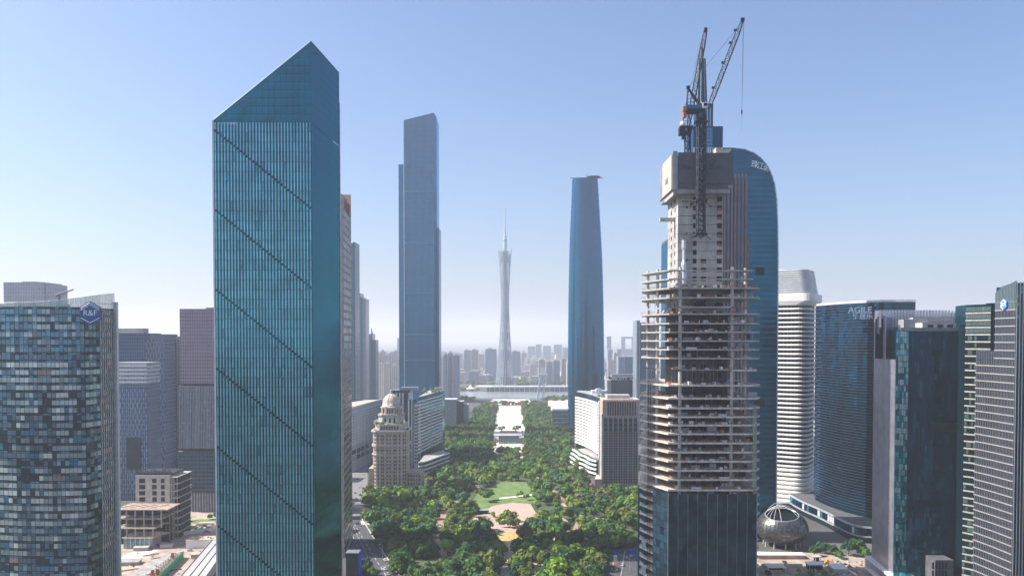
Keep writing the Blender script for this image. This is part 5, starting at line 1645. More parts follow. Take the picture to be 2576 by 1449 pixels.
while z < 430:
    v = 850 - (z - 160) / YI * FPX
    h_ = next((i for i in range(len(rows_) - 1) if rows_[i + 1][0] <= v <= rows_[i][0]), None)
    if h_ is not None:
        t = (rows_[h_][0] - v) / (rows_[h_][0] - rows_[h_ + 1][0])
        l = rows_[h_][1] * (1 - t) + rows_[h_ + 1][1] * t; r_ = rows_[h_][2] * (1 - t) + rows_[h_ + 1][2] * t
        xl_, xr_ = X(l, YI, v), X(r_, YI, v)
        lp = [(x, y) for x, y in lens((xl_ + xr_) / 2, (xr_ - xl_) / 2 + .3, YI)]
        b = MB(); b.loft([[(x, y, z) for x, y in lp], [(x, y, z + 1.0) for x, y in lp]], cap=False)
        obj('floor_band', b, 'ifc_light', T)
    z += 9.2
b = MB(); hz = Z(440, YI); hx_ = X(1499, YI)
b.lathe([(4, hz - 3), (12, hz + .8), (12.4, hz + 1.8)], 24, hx_ - 2, YI + 28); b.lathe([(7, hz + 1.9), (5, hz + 2.8)], 20, hx_ - 4, YI + 28); obj('helipad', b, 'ctf_dark', T)
b = MB(); b.box(X(1436, YI), X(1519, YI), YI + 22, YI + 24, hz - 1.6, hz - .6); b.box(hx_ - 3, hx_ + 10, YI + 26, YI + 28, hz - .4, hz + .3); obj('roof_walkway', b, 'ctf_dark', T)
b = MB(); b.tube((X(1477, YI), YI + 20, hz - 2), (X(1477, YI), YI + 20, Z(432, YI)), 1.1, 6); obj('mast', b, 'grey_metal', T)
put_mesh('lettering', text_mesh('tower_letters', 'IFC', 15, 'ifc_light', .3), T, (X(1485, YI), YI - .2, Z(457, YI)), (R(90), 0, 0))

# ================================================================== lattice television tower
YN = 2690.0
tcx = X(1270, YN); tcy = YN + 31
mat('lattice_steel', (0.38, 0.46, 0.52), 0.45, 0.2, var=0.05)
mat('tower_core', (0.10, 0.17, 0.24), 0.5, 0.2, var=0.1)
T = thing('lattice_tower', 'slender twisted white lattice television tower with a tall antenna mast', 'tower', (tcx, tcy, 0))
zt0 = Z(628, YN); r1_, r2_, phi = 31.0, 22.5, R(118)
def leg(i, t, n=24):
    a0 = 2 * math.pi * i / n
    p = Vector((r1_ * math.cos(a0), r1_ * math.sin(a0), 0)); q = Vector((r2_ * math.cos(a0 + phi), r2_ * math.sin(a0 + phi), zt0 + 5 * math.sin(a0 + phi + 2.2) + 3))
    w_ = p.lerp(q, t)
    return Vector((tcx + w_.x, tcy + w_.y, w_.z))
b = MB(); b.tube(leg(0, 0), leg(0, 1), 1.15, 6)
for i in range(24):
    b = MB(); b.tube(leg(i, 0), leg(i, 1), 1.1, 6, r2=.8); obj('lattice_column', b, 'lattice_steel', T)
ringm = MB()
NRr = 40
for k in range(NRr + 1):
    t = k / NRr
    for i in range(24): ringm.tube(leg(i, t), leg(i + 1, t), .36)
obj('ring', ringm, 'lattice_steel', T, kind='stuff')
dg_ = MB()
for k in range(NRr):
    for i in range(24): dg_.tube(leg(i, k / NRr), leg(i + 1, (k + 1) / NRr), .32)
obj('diagonal_brace', dg_, 'lattice_steel', T, kind='stuff')
b = MB(); b.lathe([(7.5, 0), (7.5, zt0 - 4)], 14, tcx, tcy); obj('core', b, 'tower_core', T)
for z0_, z1_, r_ in ((8, 30, 22), (85, 120, 15), (150, 180, 12), (215, 245, 10), (330, 350, 10), (zt0 - 38, zt0 - 4, 15)):
    b = MB(); b.lathe([(r_, z0_), (r_, z1_)], 20, tcx, tcy); obj('floor_block', b, 'tower_core', T)
b = MB()
pr = [(7.5, zt0 - 4), (6.2, zt0 + 26), (5.5, Z(590, YN)), (3.4, Z(588, YN)), (2.6, Z(560, YN)), (2.0, Z(558, YN)), (1.8, Z(540, YN)), (1.3, Z(538, YN)), (1.0, Z(518, YN))]
b.lathe(pr, 8, tcx, tcy); obj('antenna_mast', b, 'lattice_steel', T)
b = MB(); b.lathe([(6.4, Z(604, YN)), (7.6, Z(602, YN)), (7.6, Z(599, YN)), (5, Z(597, YN))], 12, tcx, tcy); b.lathe([(2.6, Z(579, YN)), (3.6, Z(578, YN)), (2.6, Z(577, YN))], 8, tcx, tcy); obj('mast_collar', b, 'lattice_steel', T)

# ================================================================== domed stone tower
YD = 838.0
T = thing('domed_tower', 'tan stone tower with a pale dome, roof terrace and rows of small dark windows', 'building', (X(978, YD), YD + 18, 0))
dx0, dx1 = X(936, YD, 1100), X(1022, YD, 1100)
dcx = (dx0 + dx1) / 2; dhw = (dx1 - dx0) / 2
zc_ = Z(1083, YD)
def octa(cx, cy, h, c): return [(cx - h + c, cy - h), (cx + h - c, cy - h), (cx + h, cy - h + c), (cx + h, cy + h - c), (cx + h - c, cy + h), (cx - h + c, cy + h), (cx - h, cy + h - c), (cx - h, cy - h + c)]
dcy = YD + dhw
b = MB(); b.prism(octa(dcx, dcy, dhw, 5.0), 0, zc_); obj('shaft', b, 'stone_tan', T)
for k, (z, e, h) in enumerate(((zc_, 1.6, 1.6), (zc_ - 14.5, 1.2, 1.2), (Z(1142, YD), 1.0, 1.0), (Z(1122, YD), .9, .9), (5, 1.0, 1.2))):
    b = MB(); b.prism(octa(dcx, dcy, dhw + e, 5.2), z - h, z); obj('cornice', b, 'stone_pale', T)
us = [-.86, -.60, -.46, -.16, .08, .38, .52, .80]
w_dark = panel('small_window', 'window_dark')
pl = []
z = 6.0; nrow = 0
while z < zc_ - 4:
    for u in us:
        pl.append((dcx + u * (dhw - 4.2), dcy - dhw, z, 0, 0, 1.25, .12, 2.0, 0))
    for sx_d in (1,):
        for k in (.35, .68):
            pl.append((dcx + dhw - 5 + 5 * k, dcy - dhw + 5 * k, z, R(45), 0, 1.1, .12, 2.0, 0))
            pl.append((dcx - dhw + 5 - 5 * k, dcy - dhw + 5 * k, z, R(-45), 0, 1.1, .12, 2.0, 0))
    z += 3.75; nrow += 1
pieces(T, 'window', [w_dark], pl, 300, 'window')
pl = [(dcx + u * (dhw - 4.2), dcy - dhw, zc_ / 2, 0, 0, .9, .35, zc_ - 4, 0) for u in (-.98, -.73, -.31, .22, .66, .96)]
pieces(T, 'pilaster', [panel('pilaster', 'stone_pale')], pl)
# arcade storey, terrace, drums, dome
b = MB(); b.prism(octa(dcx, dcy, dhw - 2.2, 5), zc_, zc_ + 5.2); obj('arcade_wall', b, 'stone_pale', T)
pl = grid((dcx - dhw + 8, dcy - dhw + 2.2), (dcx + dhw - 8, dcy - dhw + 2.2), zc_ + .6, zc_ + 4.4, 7, 1, d=.15, fx=.62, fz=1)
pieces(T, 'arch_opening', [w_dark], pl)
b = MB(); b.prism(octa(dcx, dcy, dhw - 1.6, 5), zc_ + 5.2, zc_ + 6.2); obj('cornice', b, 'stone_pale', T)
zt1 = zc_ + 6.2
b = MB(); b.prism(octa(dcx, dcy, 12.4, 4.5), zt1, zt1 + 8.5); obj('upper_block', b, 'stone_pale', T)
pieces(T, 'terrace_window', [w_dark], grid((dcx - 7, dcy - 12.4), (dcx + 7, dcy - 12.4), zt1 + 1, zt1 + 6.5, 3, 1, d=.15, fx=.4, fz=.9))
b = MB(); b.prism(octa(dcx, dcy, 13.3, 4.5), zt1 + 8.5, zt1 + 9.8); obj('cornice', b, 'stone_tan', T)
z2 = zt1 + 9.8
b = MB(); b.lathe([(10.8, z2), (10.8, z2 + 6.6), (11.6, z2 + 6.8), (11.6, z2 + 7.6), (10.0, z2 + 7.8)], 24, dcx, dcy); obj('drum', b, 'stone_pale', T)
pl = []
for k in range(18):
    a = R(-170 + 160 * k / 17); pl.append((dcx + 10.75 * math.cos(a), dcy + 10.75 * math.sin(a), z2 + 3.4, a + R(90), 0, .8, .15, 4.4, 0))
pieces(T, 'drum_window', [w_dark], pl)
for a in (-140, -90 + 25, -90 - 25, -40):
    b = MB(); x, y = dcx + 10.9 * math.cos(R(a)), dcy + 10.9 * math.sin(R(a)); b.rbox(x, y, z2, z2 + 8.2, 2.2, 1.6, R(a + 90)); obj('drum_pier', b, 'stone_tan', T)
z3 = z2 + 7.8
b = MB(); b.lathe([(9.6, z3), (9.6, z3 + 2.0)] + [(9.4 * math.cos(R(a)), z3 + 2.0 + 11.5 * math.sin(R(a))) for a in (0, 14, 28, 42, 56, 68, 78, 85)], 24, dcx, dcy); obj('dome', b, 'stone_pale', T, smooth=True)
b = MB()
for k in range(10):
    a = 2 * math.pi * k / 10
    for s in range(6):
        a0, a1 = R(12 * s), R(12 * s + 12)
        b.tube((dcx + 9.5 * math.cos(a0) * math.cos(a), dcy + 9.5 * math.cos(a0) * math.sin(a), z3 + 2 + 11.6 * math.sin(a0)), (dcx + 9.5 * math.cos(a1) * math.cos(a), dcy + 9.5 * math.cos(a1) * math.sin(a), z3 + 2 + 11.6 * math.sin(a1)), .22)
obj('dome_rib', b, 'stone_tan', T)
b = MB(); zz = z3 + 13.3; b.lathe([(1.9, zz), (1.9, zz + 1.2), (1.2, zz + 1.3), (1.2, zz + 3.6), (.3, zz + 4.6), (.15, zz + 8)], 10, dcx, dcy); obj('lantern', b, 'stone_grey', T)
mat('plant_green', (0.07, 0.13, 0.03), 0.8, var=0.4, scale=1)
b = MB()
for k in range(26):
    x, y = dcx + random.choice((-1, 1)) * random.uniform(6, 14), dcy - dhw + random.uniform(3, 6); s = random.uniform(.5, 1.3)
    b.lathe([(s, zt1 + .1), (s * 1.2, zt1 + s), (s * .4, zt1 + 2 * s)], 6, x, y)
obj('terrace_planting', b, 'plant_green', T, kind='stuff')
b = MB(); b.box(dcx - 3, dcx + 3, dcy - 14.8, dcy - 13, zt1, zt1 + 1.3); b.lathe([(2.2, zt1 + 2.0), (.2, zt1 + 2.9)], 8, dcx - 2.2, dcy - 16, 1); obj('terrace_bar', b, ['white_paint', 'green_paint'], T)
for sx_d in (-1, 1):
    for k in range(3):
        b = MB(); x = dcx + sx_d * (dhw - 2.2 - k * 1.0); b.lathe([(.9, zc_ + 5.8), (.9, zc_ + 9.5), (.2, zc_ + 11)], 6, x, dcy - dhw + 4 + k * 5); obj('corner_turret', b, 'stone_pale', T)
b = MB(); b.box(dcx + dhw - 2, dcx + dhw + 15, YD + 8, YD + 34, 0, 19); b.box(dcx - dhw - 4.5, dcx - dhw + 2, YD + 4, YD + 30, 0, 24); an = obj('annex', b, 'stone_tan', T)
pieces(an, 'annex_window', [w_dark], grid((dcx + dhw, YD + 8), (dcx + dhw + 14, YD + 8), 1, 18, 5, 4, d=.12, fx=.4, fz=.5))

# ================================================================== white office range left of the dome
YW2 = 960.0
T = thing('white_office_range', 'long white office range with fine window grid and flat pale roof beside the domed tower', 'office building', (X(915, 1010), 1030, 0))
p, q = (X(884, YW2, 1100), YW2), (X(958, 1085, 1100), 1085)
zw_ = Z(1026, YW2)
b = MB(); b.prism([p, q, (q[0] + 30, q[1] + 10), (p[0] - 5, 1085), (p[0] - 20, 1040)], 0, zw_, 0, 1); obj('wall', b, ['white_metal', 'roof_tan'], T)
pl = grid(p, q, 30, zw_ - 6, 20, 12, d=.2, fx=.55, fz=.5)
pieces(T, 'window', [w_dark], pl, 300, 'window')
pl = [(x_, y_, (zw_ + 30) / 2 - 2, rz_, 0, .7, .9, zw_ - 36, 0) for (x_, y_, z_, rz_, a_, b_, c_, d__, e_) in grid(p, q, 0, 1, 21, 1)]
pieces(T, 'pier', [panel('white_pier', 'white_paint')], pl)
b = MB(); ribbon(b, [p, q], zw_ - 1, zw_ + 1.2, .8); obj('parapet', b, 'white_paint', T)
pieces(T, 'shopfront', [panel('office_shop', 'teal_strip_dim'), panel('office_poster', 'stone_pink'), w_dark], grid(p, q, 12, 27, 7, 2, d=.3, fx=.8, fz=.7, pick=lambda i, j: random.choice((0, 2, 2, 1))))

# ================================================================== curved hotel left of the avenue
T = thing('curved_balcony_hotel', 'teal glass hotel with curved white balcony bands and vertical white fins', 'hotel', (X(1070, 1020), 1040, 0))
glass('hotel_glass', (0.018, 0.06, 0.085), 0.15, 0.7, wave=0.02)
YA = 990.0
b = MB(); b.box(X(983, 1040, 1100), X(1032, 1040, 1100), 1040, 1070, 0, Z(982, 1040)); obj('rear_wall', b, 'hotel_glass', T)
pieces(T, 'rear_fin', [panel('rear_fin', 'white_metal')], [(X(u, 1040, 1100), 1040, Z(988, 1040) / 2, 0, 0, 2.0, .8, Z(988, 1040), 0) for u in (986, 998, 1006, 1014, 1030)])
b = MB(); b.box(X(1027, YA), X(1040, YA), YA, YA + 30, 0, Z(1006, YA)); obj('front_wing', b, 'hotel_glass', T)
pieces(T, 'wing_fin', [panel('wing_fin', 'white_paint')], [(X(u, YA), YA, Z(1006, YA) / 2, 0, 0, w_, .7, Z(1006, YA) - .5, 0) for u, w_ in ((1028, 1.4), (1036, 1.0))])
b = MB(); b.box(X(1040.2, YA), X(1052, YA), YA + 1, YA + 26, 0, Z(1018, YA)); obj('window_wing', b, 'white_metal', T)
pieces(T, 'window', [w_dark], grid((X(1042, YA), YA + 1), (X(1051, YA), YA + 1), 6, Z(1022, YA), 2, 17, d=.15, fx=.8, fz=.55))
line = smooth([(X(1052, 985), 985), (X(1064, 1005, 1100), 1003), (X(1086, 1045, 1100), 1050), (X(1112, 1098, 1100), 1098)])
zh_ = Z(985, 1085)
b = MB(); b.prism(line + [(line[-1][0] + 2, 1120), (line[0][0], 1110)], 0, zh_, 0, 1); obj('curved_wall', b, ['hotel_glass', 'roof_grey'], T)
rb = MB(); ribbon(rb, [(x - o_.x, y - o_.y) for o_ in (origin(T),) for x, y in line], 0, 1.45, 1.1); rme = rb.mesh('balcony_band', ['white_paint'])
z = 20.0
while z < zh_ - 5:
    put_mesh('balcony_band', rme, T, (origin(T).x, origin(T).y, z)); z += 4.1
b = MB(); b.tube((line[3][0], line[3][1] - 1.2, 12), (line[3][0], line[3][1] - 1.2, zh_ - 4), .8, 6); obj('service_shaft', b, 'white_paint', T)
for k in range(4):
    b = MB(); z = 21 + k * 3.6; b.lathe([(.6, z - 1.1), (1.5, z), (.6, z + 1.1)], 8, line[3][0] + 1, line[3][1] - 2.4); obj('balcony_pod', b, 'stone_pale', T)
b = MB()
for k in range(16):
    x, y = random.uniform(line[0][0] - 6, line[-1][0]), random.uniform(1060, 1105); s = random.uniform(1, 2.6); b.lathe([(s * .7, zh_), (s, zh_ + s * .8), (s * .3, zh_ + 1.6 * s)], 6, x, y, 0)
obj('roof_planting', b, 'plant_green', T, kind='stuff')
b = MB(); b.box(X(1008, 1045), X(1050, 1045), 1046, 1062, Z(982, 1040), Z(975, 1040)); b.box(X(1092, 1100), X(1110, 1100), 1102, 1115, zh_, zh_ + 4); obj('roof_house', b, 'grey_metal', T)
P = thing('curved_hotel_podium', 'low podium with rising curved white tiers at the foot of the teal hotel', 'building', (X(1090, 960), 960, 0))
for k in range(4):
    ln = smooth([(X(1050 + k, 925), 925), (X(1068, 930), 929), (X(1096, 960, 1150), 962), (X(1129, 1000, 1150), 1000)])
    n = len(ln)
    b = MB(); ribbon(b, ln, 3.2 + k * 4.6, 4.8 + k * 4.6, 1.2); obj('tier_band', b, 'white_paint', P)
b = MB(); b.prism(ln + [(ln[-1][0] - 10, 1030), (ln[0][0], 980)], 0, 17.5, 0, 1); obj('wall', b, ['hotel_glass', 'roof_grey'], P)

# ================================================================== library-like textured block
T = thing('textured_block', 'grey block with horizontal stone slats and a blue glass end near the river', 'building', (X(1140, 1450), 1465, 0))
block(T, 'wall', 1108, 1148, 1005, 1440, 'stone_grey', 40, top='white_metal')
block(T, 'glass_end', 1148.3, 1166, 1010, 1450, 'hotel_glass', 34); block(T, 'low_end', 1166.3, 1178, 1018, 1455, 'stone_grey', 34)
pl = []
for j in range(26):
    for i in range(7):
        x0 = X(1109 + i * 5.5 + random.uniform(0, 1.5), 1440); z = 2 + j * 1.95
        pl.append((x0 + 1.8, 1440, z, 0, 0, random.uniform(1.6, 3.2), .5, .7, 0))
pieces(T, 'stone_slat', [panel('stone_slat', 'pale_metal')], pl, 300)
T = thing('slatted_low_block', 'low glass block with vertical fins and white roof left of the deep blue skyscraper', 'building', (X(1412, 1420), 1440, 0))
block(T, 'wall', 1391, 1436, 1034, 1420, 'hotel_glass', 30)
b = MB(); b.box(X(1388, 1420), X(1437, 1420), 1418, 1455, Z(1033.5, 1420), Z(1028, 1420)); obj('roof_slab', b, 'white_paint', T)
pieces(T, 'fin', [panel('low_fin', 'pale_metal')], grid((X(1392, 1420), 1420), (X(1435, 1420), 1420), 1, Z(1036, 1420), 14, 1, d=.6, fx=.3, fz=1))
pieces(T, 'floor_beam', [panel('low_beam', 'pale_metal')], grid((X(1392, 1420), 1420), (X(1435, 1420), 1420), 1, Z(1036, 1420), 1, 4, d=.5, fx=1, fz=.18))

# ================================================================== white curved hotel right of the avenue
T = thing('white_curved_hotel', 'white hotel with sweeping curved balcony bands right of the avenue', 'hotel', (X(1480, 1040), 1060, 0))
line = smooth([(X(1449, 1085, 1100), 1085), (X(1470, 1055, 1100), 1052), (X(1492, 1012, 1100), 1012), (X(1506, 975, 1100), 975)])
zq = Z(985, 1085)
b = MB(); b.prism(line + [(X(1517, 985), 985), (X(1517, 985) + 8, 1090), (line[0][0] + 6, 1110)], 0, zq, 0, 1); obj('wall', b, ['glass_dark', 'roof_grey'], T)
rb = MB(); ribbon(rb, [(x - o_.x, y - o_.y) for o_ in (origin(T),) for x, y in line], 0, 2.3, 1.6); rme = rb.mesh('balcony_band', ['band_white'])
z = 20.0
while z < zq - 8:
    put_mesh('balcony_band', rme, T, (origin(T).x, origin(T).y, z)); z += 3.95
b = MB(); b.box(X(1506.5, 972), X(1511, 972), 972, 976, 0, Z(1008, 972)); obj('corner_pier', b, 'white_paint', T)
b = MB(); b.box(X(1511.2, 973), X(1520, 973), 973.5, 985, 0, Z(1002, 973)); ww = obj('side_wall', b, 'stone_pale', T)
pieces(ww, 'window', [w_dark], grid((X(1511.5, 973.5), 973.5), (X(1517, 973.5), 973.5), 10, Z(1006, 973), 1, 19, d=.12, fx=.9, fz=.5))
b = MB()
for k in range(14):
    x, y = X(random.uniform(1506, 1522), 985), random.uniform(984, 1000); s = random.uniform(1.2, 3); b.lathe([(s * .7, zq - 3), (s, zq - 2 + s), (s * .3, zq - 2 + 1.8 * s)], 7, x, y)
obj('roof_planting', b, 'plant_green', T, kind='stuff')
b = MB(); b.box(X(1490, 1040), X(1528, 1040), 1042, 1060, zq, zq + 4); b.box(X(1500, 1040), X(1512, 1040), 1040, 1050, zq, zq + 6.5); obj('roof_house', b, 'white_metal', T)
P = thing('terraced_podium', 'white terraced podium with wavy planted edges below the white curved hotel', 'building', (X(1475, 985), 985, 0))
for k in range(4):
    ln = smooth([(X(1433 + k * 3, 1030, 1150), 1030), (X(1446 + k * 3, 1005, 1150), 1003), (X(1452 + k * 2, 985, 1150), 985), (X(1470 + k * 2, 965, 1150), 968), (X(1482 + k, 940, 1150), 945), (X(1502, 930, 1150), 930)])
    b = MB(); b.prism(ln + [(X(1520, 1000), 1000), (ln[0][0] + 20, 1050)], k * 4.8, k * 4.8 + 3.2, 0, 1); obj('wall', b, ['glass_dark', 'roof_grey'], P)
    b = MB(); ribbon(b, ln, k * 4.8 + 2.9, k * 4.8 + 4.7, 1.8); obj('tier_band', b, 'white_paint', P)
    b = MB()
    for a, c in zip(ln, ln[1:]):
        for s in (.2, .6):
            x, y = a[0] + (c[0] - a[0]) * s + 2, a[1] + (c[1] - a[1]) * s + 2; r_ = random.uniform(.6, 1.3); b.lathe([(r_, k * 4.8 + 3.3), (r_ * 1.1, k * 4.8 + 4.4), (r_ * .3, k * 4.8 + 5.8)], 6, x, y)
    obj('planting', b, 'plant_green', P, kind='stuff')

# ================================================================== gridded hotel
YG = 846.0
T = thing('gridded_hotel', 'dark grey hotel block with a regular window grid and a paler ribbed top', 'hotel', (X(1565, YG), YG + 20, 0))
gx0, gx1 = X(1515, YG, 1100), X(1606, YG, 1100)
zg1, zg2 = Z(1048, YG), Z(1008, YG)
mat('hotel_stone', (0.165, 0.165, 0.185), 0.7, var=0.12, scale=0.2)
b = MB(); b.box(gx0, gx1, YG, YG + 34, 0, zg1); obj('wall', b, 'hotel_stone', T)
hw_ = [panel('hotel_window', 'window_dark'), panel('hotel_window_b', 'glass_dark'), panel('hotel_window_c', 'hotel_glass')]
pl = grid((gx0 + 1, YG), (gx1 - .5, YG), 8, Z(1086, YG), 14, 20, d=.2, fx=.70, fz=.62, pick=lambda i, j: random.choice((0, 0, 1, 2)))
pl += grid((gx0 + 1, YG), (gx1 - .5, YG), Z(1086, YG), Z(1052, YG), 7, 3, d=.2, fx=.62, fz=.85, pick=lambda i, j: 2)
pieces(T, 'window', hw_, pl, 300)
pieces(T, 'pier', [panel('hotel_pier', 'stone_grey')], [(gx0 + 1 + (gx1 - gx0 - 1.5) * k / 7, YG, zg1 / 2, 0, 0, .8, .7, zg1 - .5, 0) for k in range(8)])
b = MB(); b.box(gx0 + .5, gx1, YG + 1.5, YG + 30, zg1, zg2); cap_ = obj('ribbed_top', b, 'stone_pink', T)
pieces(cap_, 'top_pane', [panel('top_pane', 'violet_glass_b')], grid((gx0 + 5, YG + 1.5), (gx1 - 2, YG + 1.5), zg1 + 1, zg2 - 1, 12, 1, d=.3, fx=.55, fz=1))
b = MB(); b.box(gx0 + 1, gx1 + 1.5, YG + 3, YG + 32, zg2, zg2 + 1.2); b.box(gx0 + 6, gx1 - 8, YG + 8, YG + 22, zg2 + 1.2, zg2 + 5.5); obj('roof_house', b, 'stone_pale', T)
b = MB(); b.box(gx0 - .8, gx0 - .02, YG + .5, YG + 10, 0, zg1 + 3); obj('side_pier', b, 'stone_pale', T)
b = MB(); q_ = [(X(1497, 838), 838), (X(1514, 838), 838), (X(1514, 838), 866), (X(1500, 866), 866)]
b.prism(q_, 0, Z(1205, 838), 0, 1); obj('entrance_hall', b, ['stone_pink', 'roof_tan'], T)

# ================================================================== lettered dark block, blue slab and others behind
T = thing('lettered_dark_block', 'dark teal block with white lettering along its roof edge behind the white curved hotel', 'building', (X(1575, 1280), 1300, 0))
block(T, 'wall', 1538, 1628, 948, 1280, 'hotel_glass', 40); block(T, 'low_wing', 1527, 1537.7, 956, 1284, 'stone_grey', 30)
put_mesh('lettering', text_mesh('roof_lettering', 'ASCOTT', 6.5, 'sign_white', .2, bold=.05), T, (X(1558, 1279), 1279.6, Z(953, 1280)), (R(90), 0, 0))
put_mesh('lettering', text_mesh('roof_lettering_b', 'BARRETT', 5.8, 'sign_grey', .2, bold=.02), T, (X(1604, 1279), 1279.6, Z(953, 1280)), (R(90), 0, 0))
b = MB(); b.box(X(1540, 1282), X(1600, 1282), 1284, 1300, Z(948, 1280), Z(942, 1280)); obj('roof_house', b, 'grey_metal', T)
T = simple_tower('blue_slab', 'blue glass slab with a pale left edge behind the unfinished tower', 'office building', [(1601, 1609, 806, 'grey_ribbed'), (1609.3, 1650, 812, 'blue_curtain_dark')], 1220)
T = simple_tower('green_grey_block', 'pale block with a grey green glass half seen right of the deep blue skyscraper', 'office building', [(1555, 1571, 897, 'grey_ribbed'), (1571.3, 1603, 897, 'blue_curtain')], 2000)
# gate-shaped tower far away
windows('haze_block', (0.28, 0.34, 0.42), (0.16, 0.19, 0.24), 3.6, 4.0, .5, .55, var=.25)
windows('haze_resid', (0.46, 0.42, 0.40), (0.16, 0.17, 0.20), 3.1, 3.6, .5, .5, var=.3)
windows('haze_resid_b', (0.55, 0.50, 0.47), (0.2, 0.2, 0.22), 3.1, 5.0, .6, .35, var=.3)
T = thing('gate_tower', 'pale distant tower with a square opening through its middle', 'skyscraper', (X(1581, 5200), 5200, 0))
for nm, u0, u1, v1, v0 in (('leg', 1562, 1572, 852, None), ('leg', 1590, 1601, 852, None), ('bridge', 1562, 1601, 847, 852), ('lower_wall', 1572.1, 1589.9, 878, None)):
    block(T, nm, u0, u1, v1, 5200, 'haze_block', 40, v0=v0)

# ================================================================== far city
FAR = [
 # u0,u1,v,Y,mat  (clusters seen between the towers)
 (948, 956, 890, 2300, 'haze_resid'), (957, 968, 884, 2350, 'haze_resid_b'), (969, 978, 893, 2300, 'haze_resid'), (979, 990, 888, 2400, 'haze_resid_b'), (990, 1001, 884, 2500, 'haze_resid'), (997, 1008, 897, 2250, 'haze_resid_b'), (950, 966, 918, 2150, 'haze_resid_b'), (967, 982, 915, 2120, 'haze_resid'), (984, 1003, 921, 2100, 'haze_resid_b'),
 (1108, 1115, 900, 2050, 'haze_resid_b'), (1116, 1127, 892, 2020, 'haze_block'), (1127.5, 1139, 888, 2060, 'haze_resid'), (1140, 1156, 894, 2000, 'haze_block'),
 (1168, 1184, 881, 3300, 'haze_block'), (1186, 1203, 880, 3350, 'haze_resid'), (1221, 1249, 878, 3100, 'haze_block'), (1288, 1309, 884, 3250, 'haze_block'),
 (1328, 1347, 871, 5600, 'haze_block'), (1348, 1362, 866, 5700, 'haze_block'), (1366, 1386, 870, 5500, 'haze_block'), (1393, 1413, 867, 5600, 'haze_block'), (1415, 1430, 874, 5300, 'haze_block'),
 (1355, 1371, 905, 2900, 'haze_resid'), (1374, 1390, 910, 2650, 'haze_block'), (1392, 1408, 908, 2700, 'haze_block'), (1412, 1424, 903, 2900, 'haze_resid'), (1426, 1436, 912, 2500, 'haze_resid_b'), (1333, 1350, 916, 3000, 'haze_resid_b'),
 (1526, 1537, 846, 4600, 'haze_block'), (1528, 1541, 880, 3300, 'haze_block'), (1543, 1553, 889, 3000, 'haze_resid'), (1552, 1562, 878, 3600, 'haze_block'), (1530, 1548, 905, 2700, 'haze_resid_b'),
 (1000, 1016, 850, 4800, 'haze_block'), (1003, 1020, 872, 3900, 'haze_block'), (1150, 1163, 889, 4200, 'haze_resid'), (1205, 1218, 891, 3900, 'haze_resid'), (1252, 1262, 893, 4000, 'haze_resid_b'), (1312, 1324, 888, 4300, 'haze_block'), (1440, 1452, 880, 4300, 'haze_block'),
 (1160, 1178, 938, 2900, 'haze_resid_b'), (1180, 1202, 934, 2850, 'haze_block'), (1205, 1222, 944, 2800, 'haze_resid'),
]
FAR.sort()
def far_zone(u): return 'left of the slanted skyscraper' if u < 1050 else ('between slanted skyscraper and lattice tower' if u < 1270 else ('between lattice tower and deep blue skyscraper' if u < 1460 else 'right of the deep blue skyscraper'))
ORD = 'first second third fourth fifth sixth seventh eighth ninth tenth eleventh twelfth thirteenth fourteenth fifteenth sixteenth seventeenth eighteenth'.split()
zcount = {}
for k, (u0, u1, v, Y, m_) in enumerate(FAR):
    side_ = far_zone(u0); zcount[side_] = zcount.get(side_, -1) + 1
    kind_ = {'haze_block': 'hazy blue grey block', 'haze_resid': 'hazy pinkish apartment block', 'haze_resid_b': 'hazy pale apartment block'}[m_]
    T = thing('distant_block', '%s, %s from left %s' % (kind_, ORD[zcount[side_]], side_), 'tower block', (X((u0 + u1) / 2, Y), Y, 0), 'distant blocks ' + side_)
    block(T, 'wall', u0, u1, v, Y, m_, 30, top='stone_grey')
    if Y < 3600:
        b = MB(); xm_ = X((u0 + u1) / 2, Y); wv = (u1 - u0) * Y / FPX
        b.box(xm_ - wv * .28, xm_ + wv * .12, Y + 4, Y + 18, Z(v, Y), Z(v, Y) + 5); obj('roof_house', b, 'stone_pale', T)
# low quarters past the river: nobody could count them
b = MB()
for k in range(2600):
    Y = random.uniform(2850, 7500); X_ = random.uniform(-.75, .8) * Y * .62
    w_ = random.uniform(10, 38); d_ = random.uniform(10, 40); h_ = random.choice((6, 9, 12, 18, 22, 30)) * random.uniform(.7, 1.3) * (1.0 if Y < 4000 else 1.6)
    b.rbox(X_, Y, 0, h_, w_, d_, random.uniform(-.3, .3), random.choice((0, 1, 2, 0, 1, 3)))
for k in range(700):
    Y = random.uniform(700, 2100); s_ = random.choice((-1, 1)); X_ = s_ * random.uniform(.36, .75) * Y
    if Y < 1000: X_ = s_ * random.uniform(.55, .8) * Y
    if abs(X_) < 230 : continue
    b.rbox(X_, Y, 0, random.uniform(10, 40), random.uniform(12, 30), random.uniform(12, 30), random.uniform(-.2, .2), random.choice((0, 1, 2, 3)))
for k in range(230):
    Y = random.uniform(640, 2050); lo, hi = random.choice(((-.345, -.215), (-.345, -.215), (.19, .315)))
    X_ = random.uniform(lo, hi) * Y
    if (X_ > 0 and Y < 760) or (X_ < -130 and X_ > -165 and Y < 720): continue
    b.rbox(X_, Y, 0, random.uniform(10, 42), random.uniform(12, 30), random.uniform(12, 30), random.uniform(-.2, .2), random.choice((0, 1, 2, 3)))
for k in range(420):
    Y = -random.uniform(60, 1500); X_ = random.uniform(-900, 900)
    if abs(X_) < 60 and Y > -500: continue
    b.rbox(X_, Y, 0, random.choice((20, 30, 45, 60, 90, 120)) * random.uniform(.7, 1.2) * (1 if Y < -250 else .6), random.uniform(18, 45), random.uniform(18, 45), random.uniform(-.2, .2), random.choice((0, 2, 2, 3)))
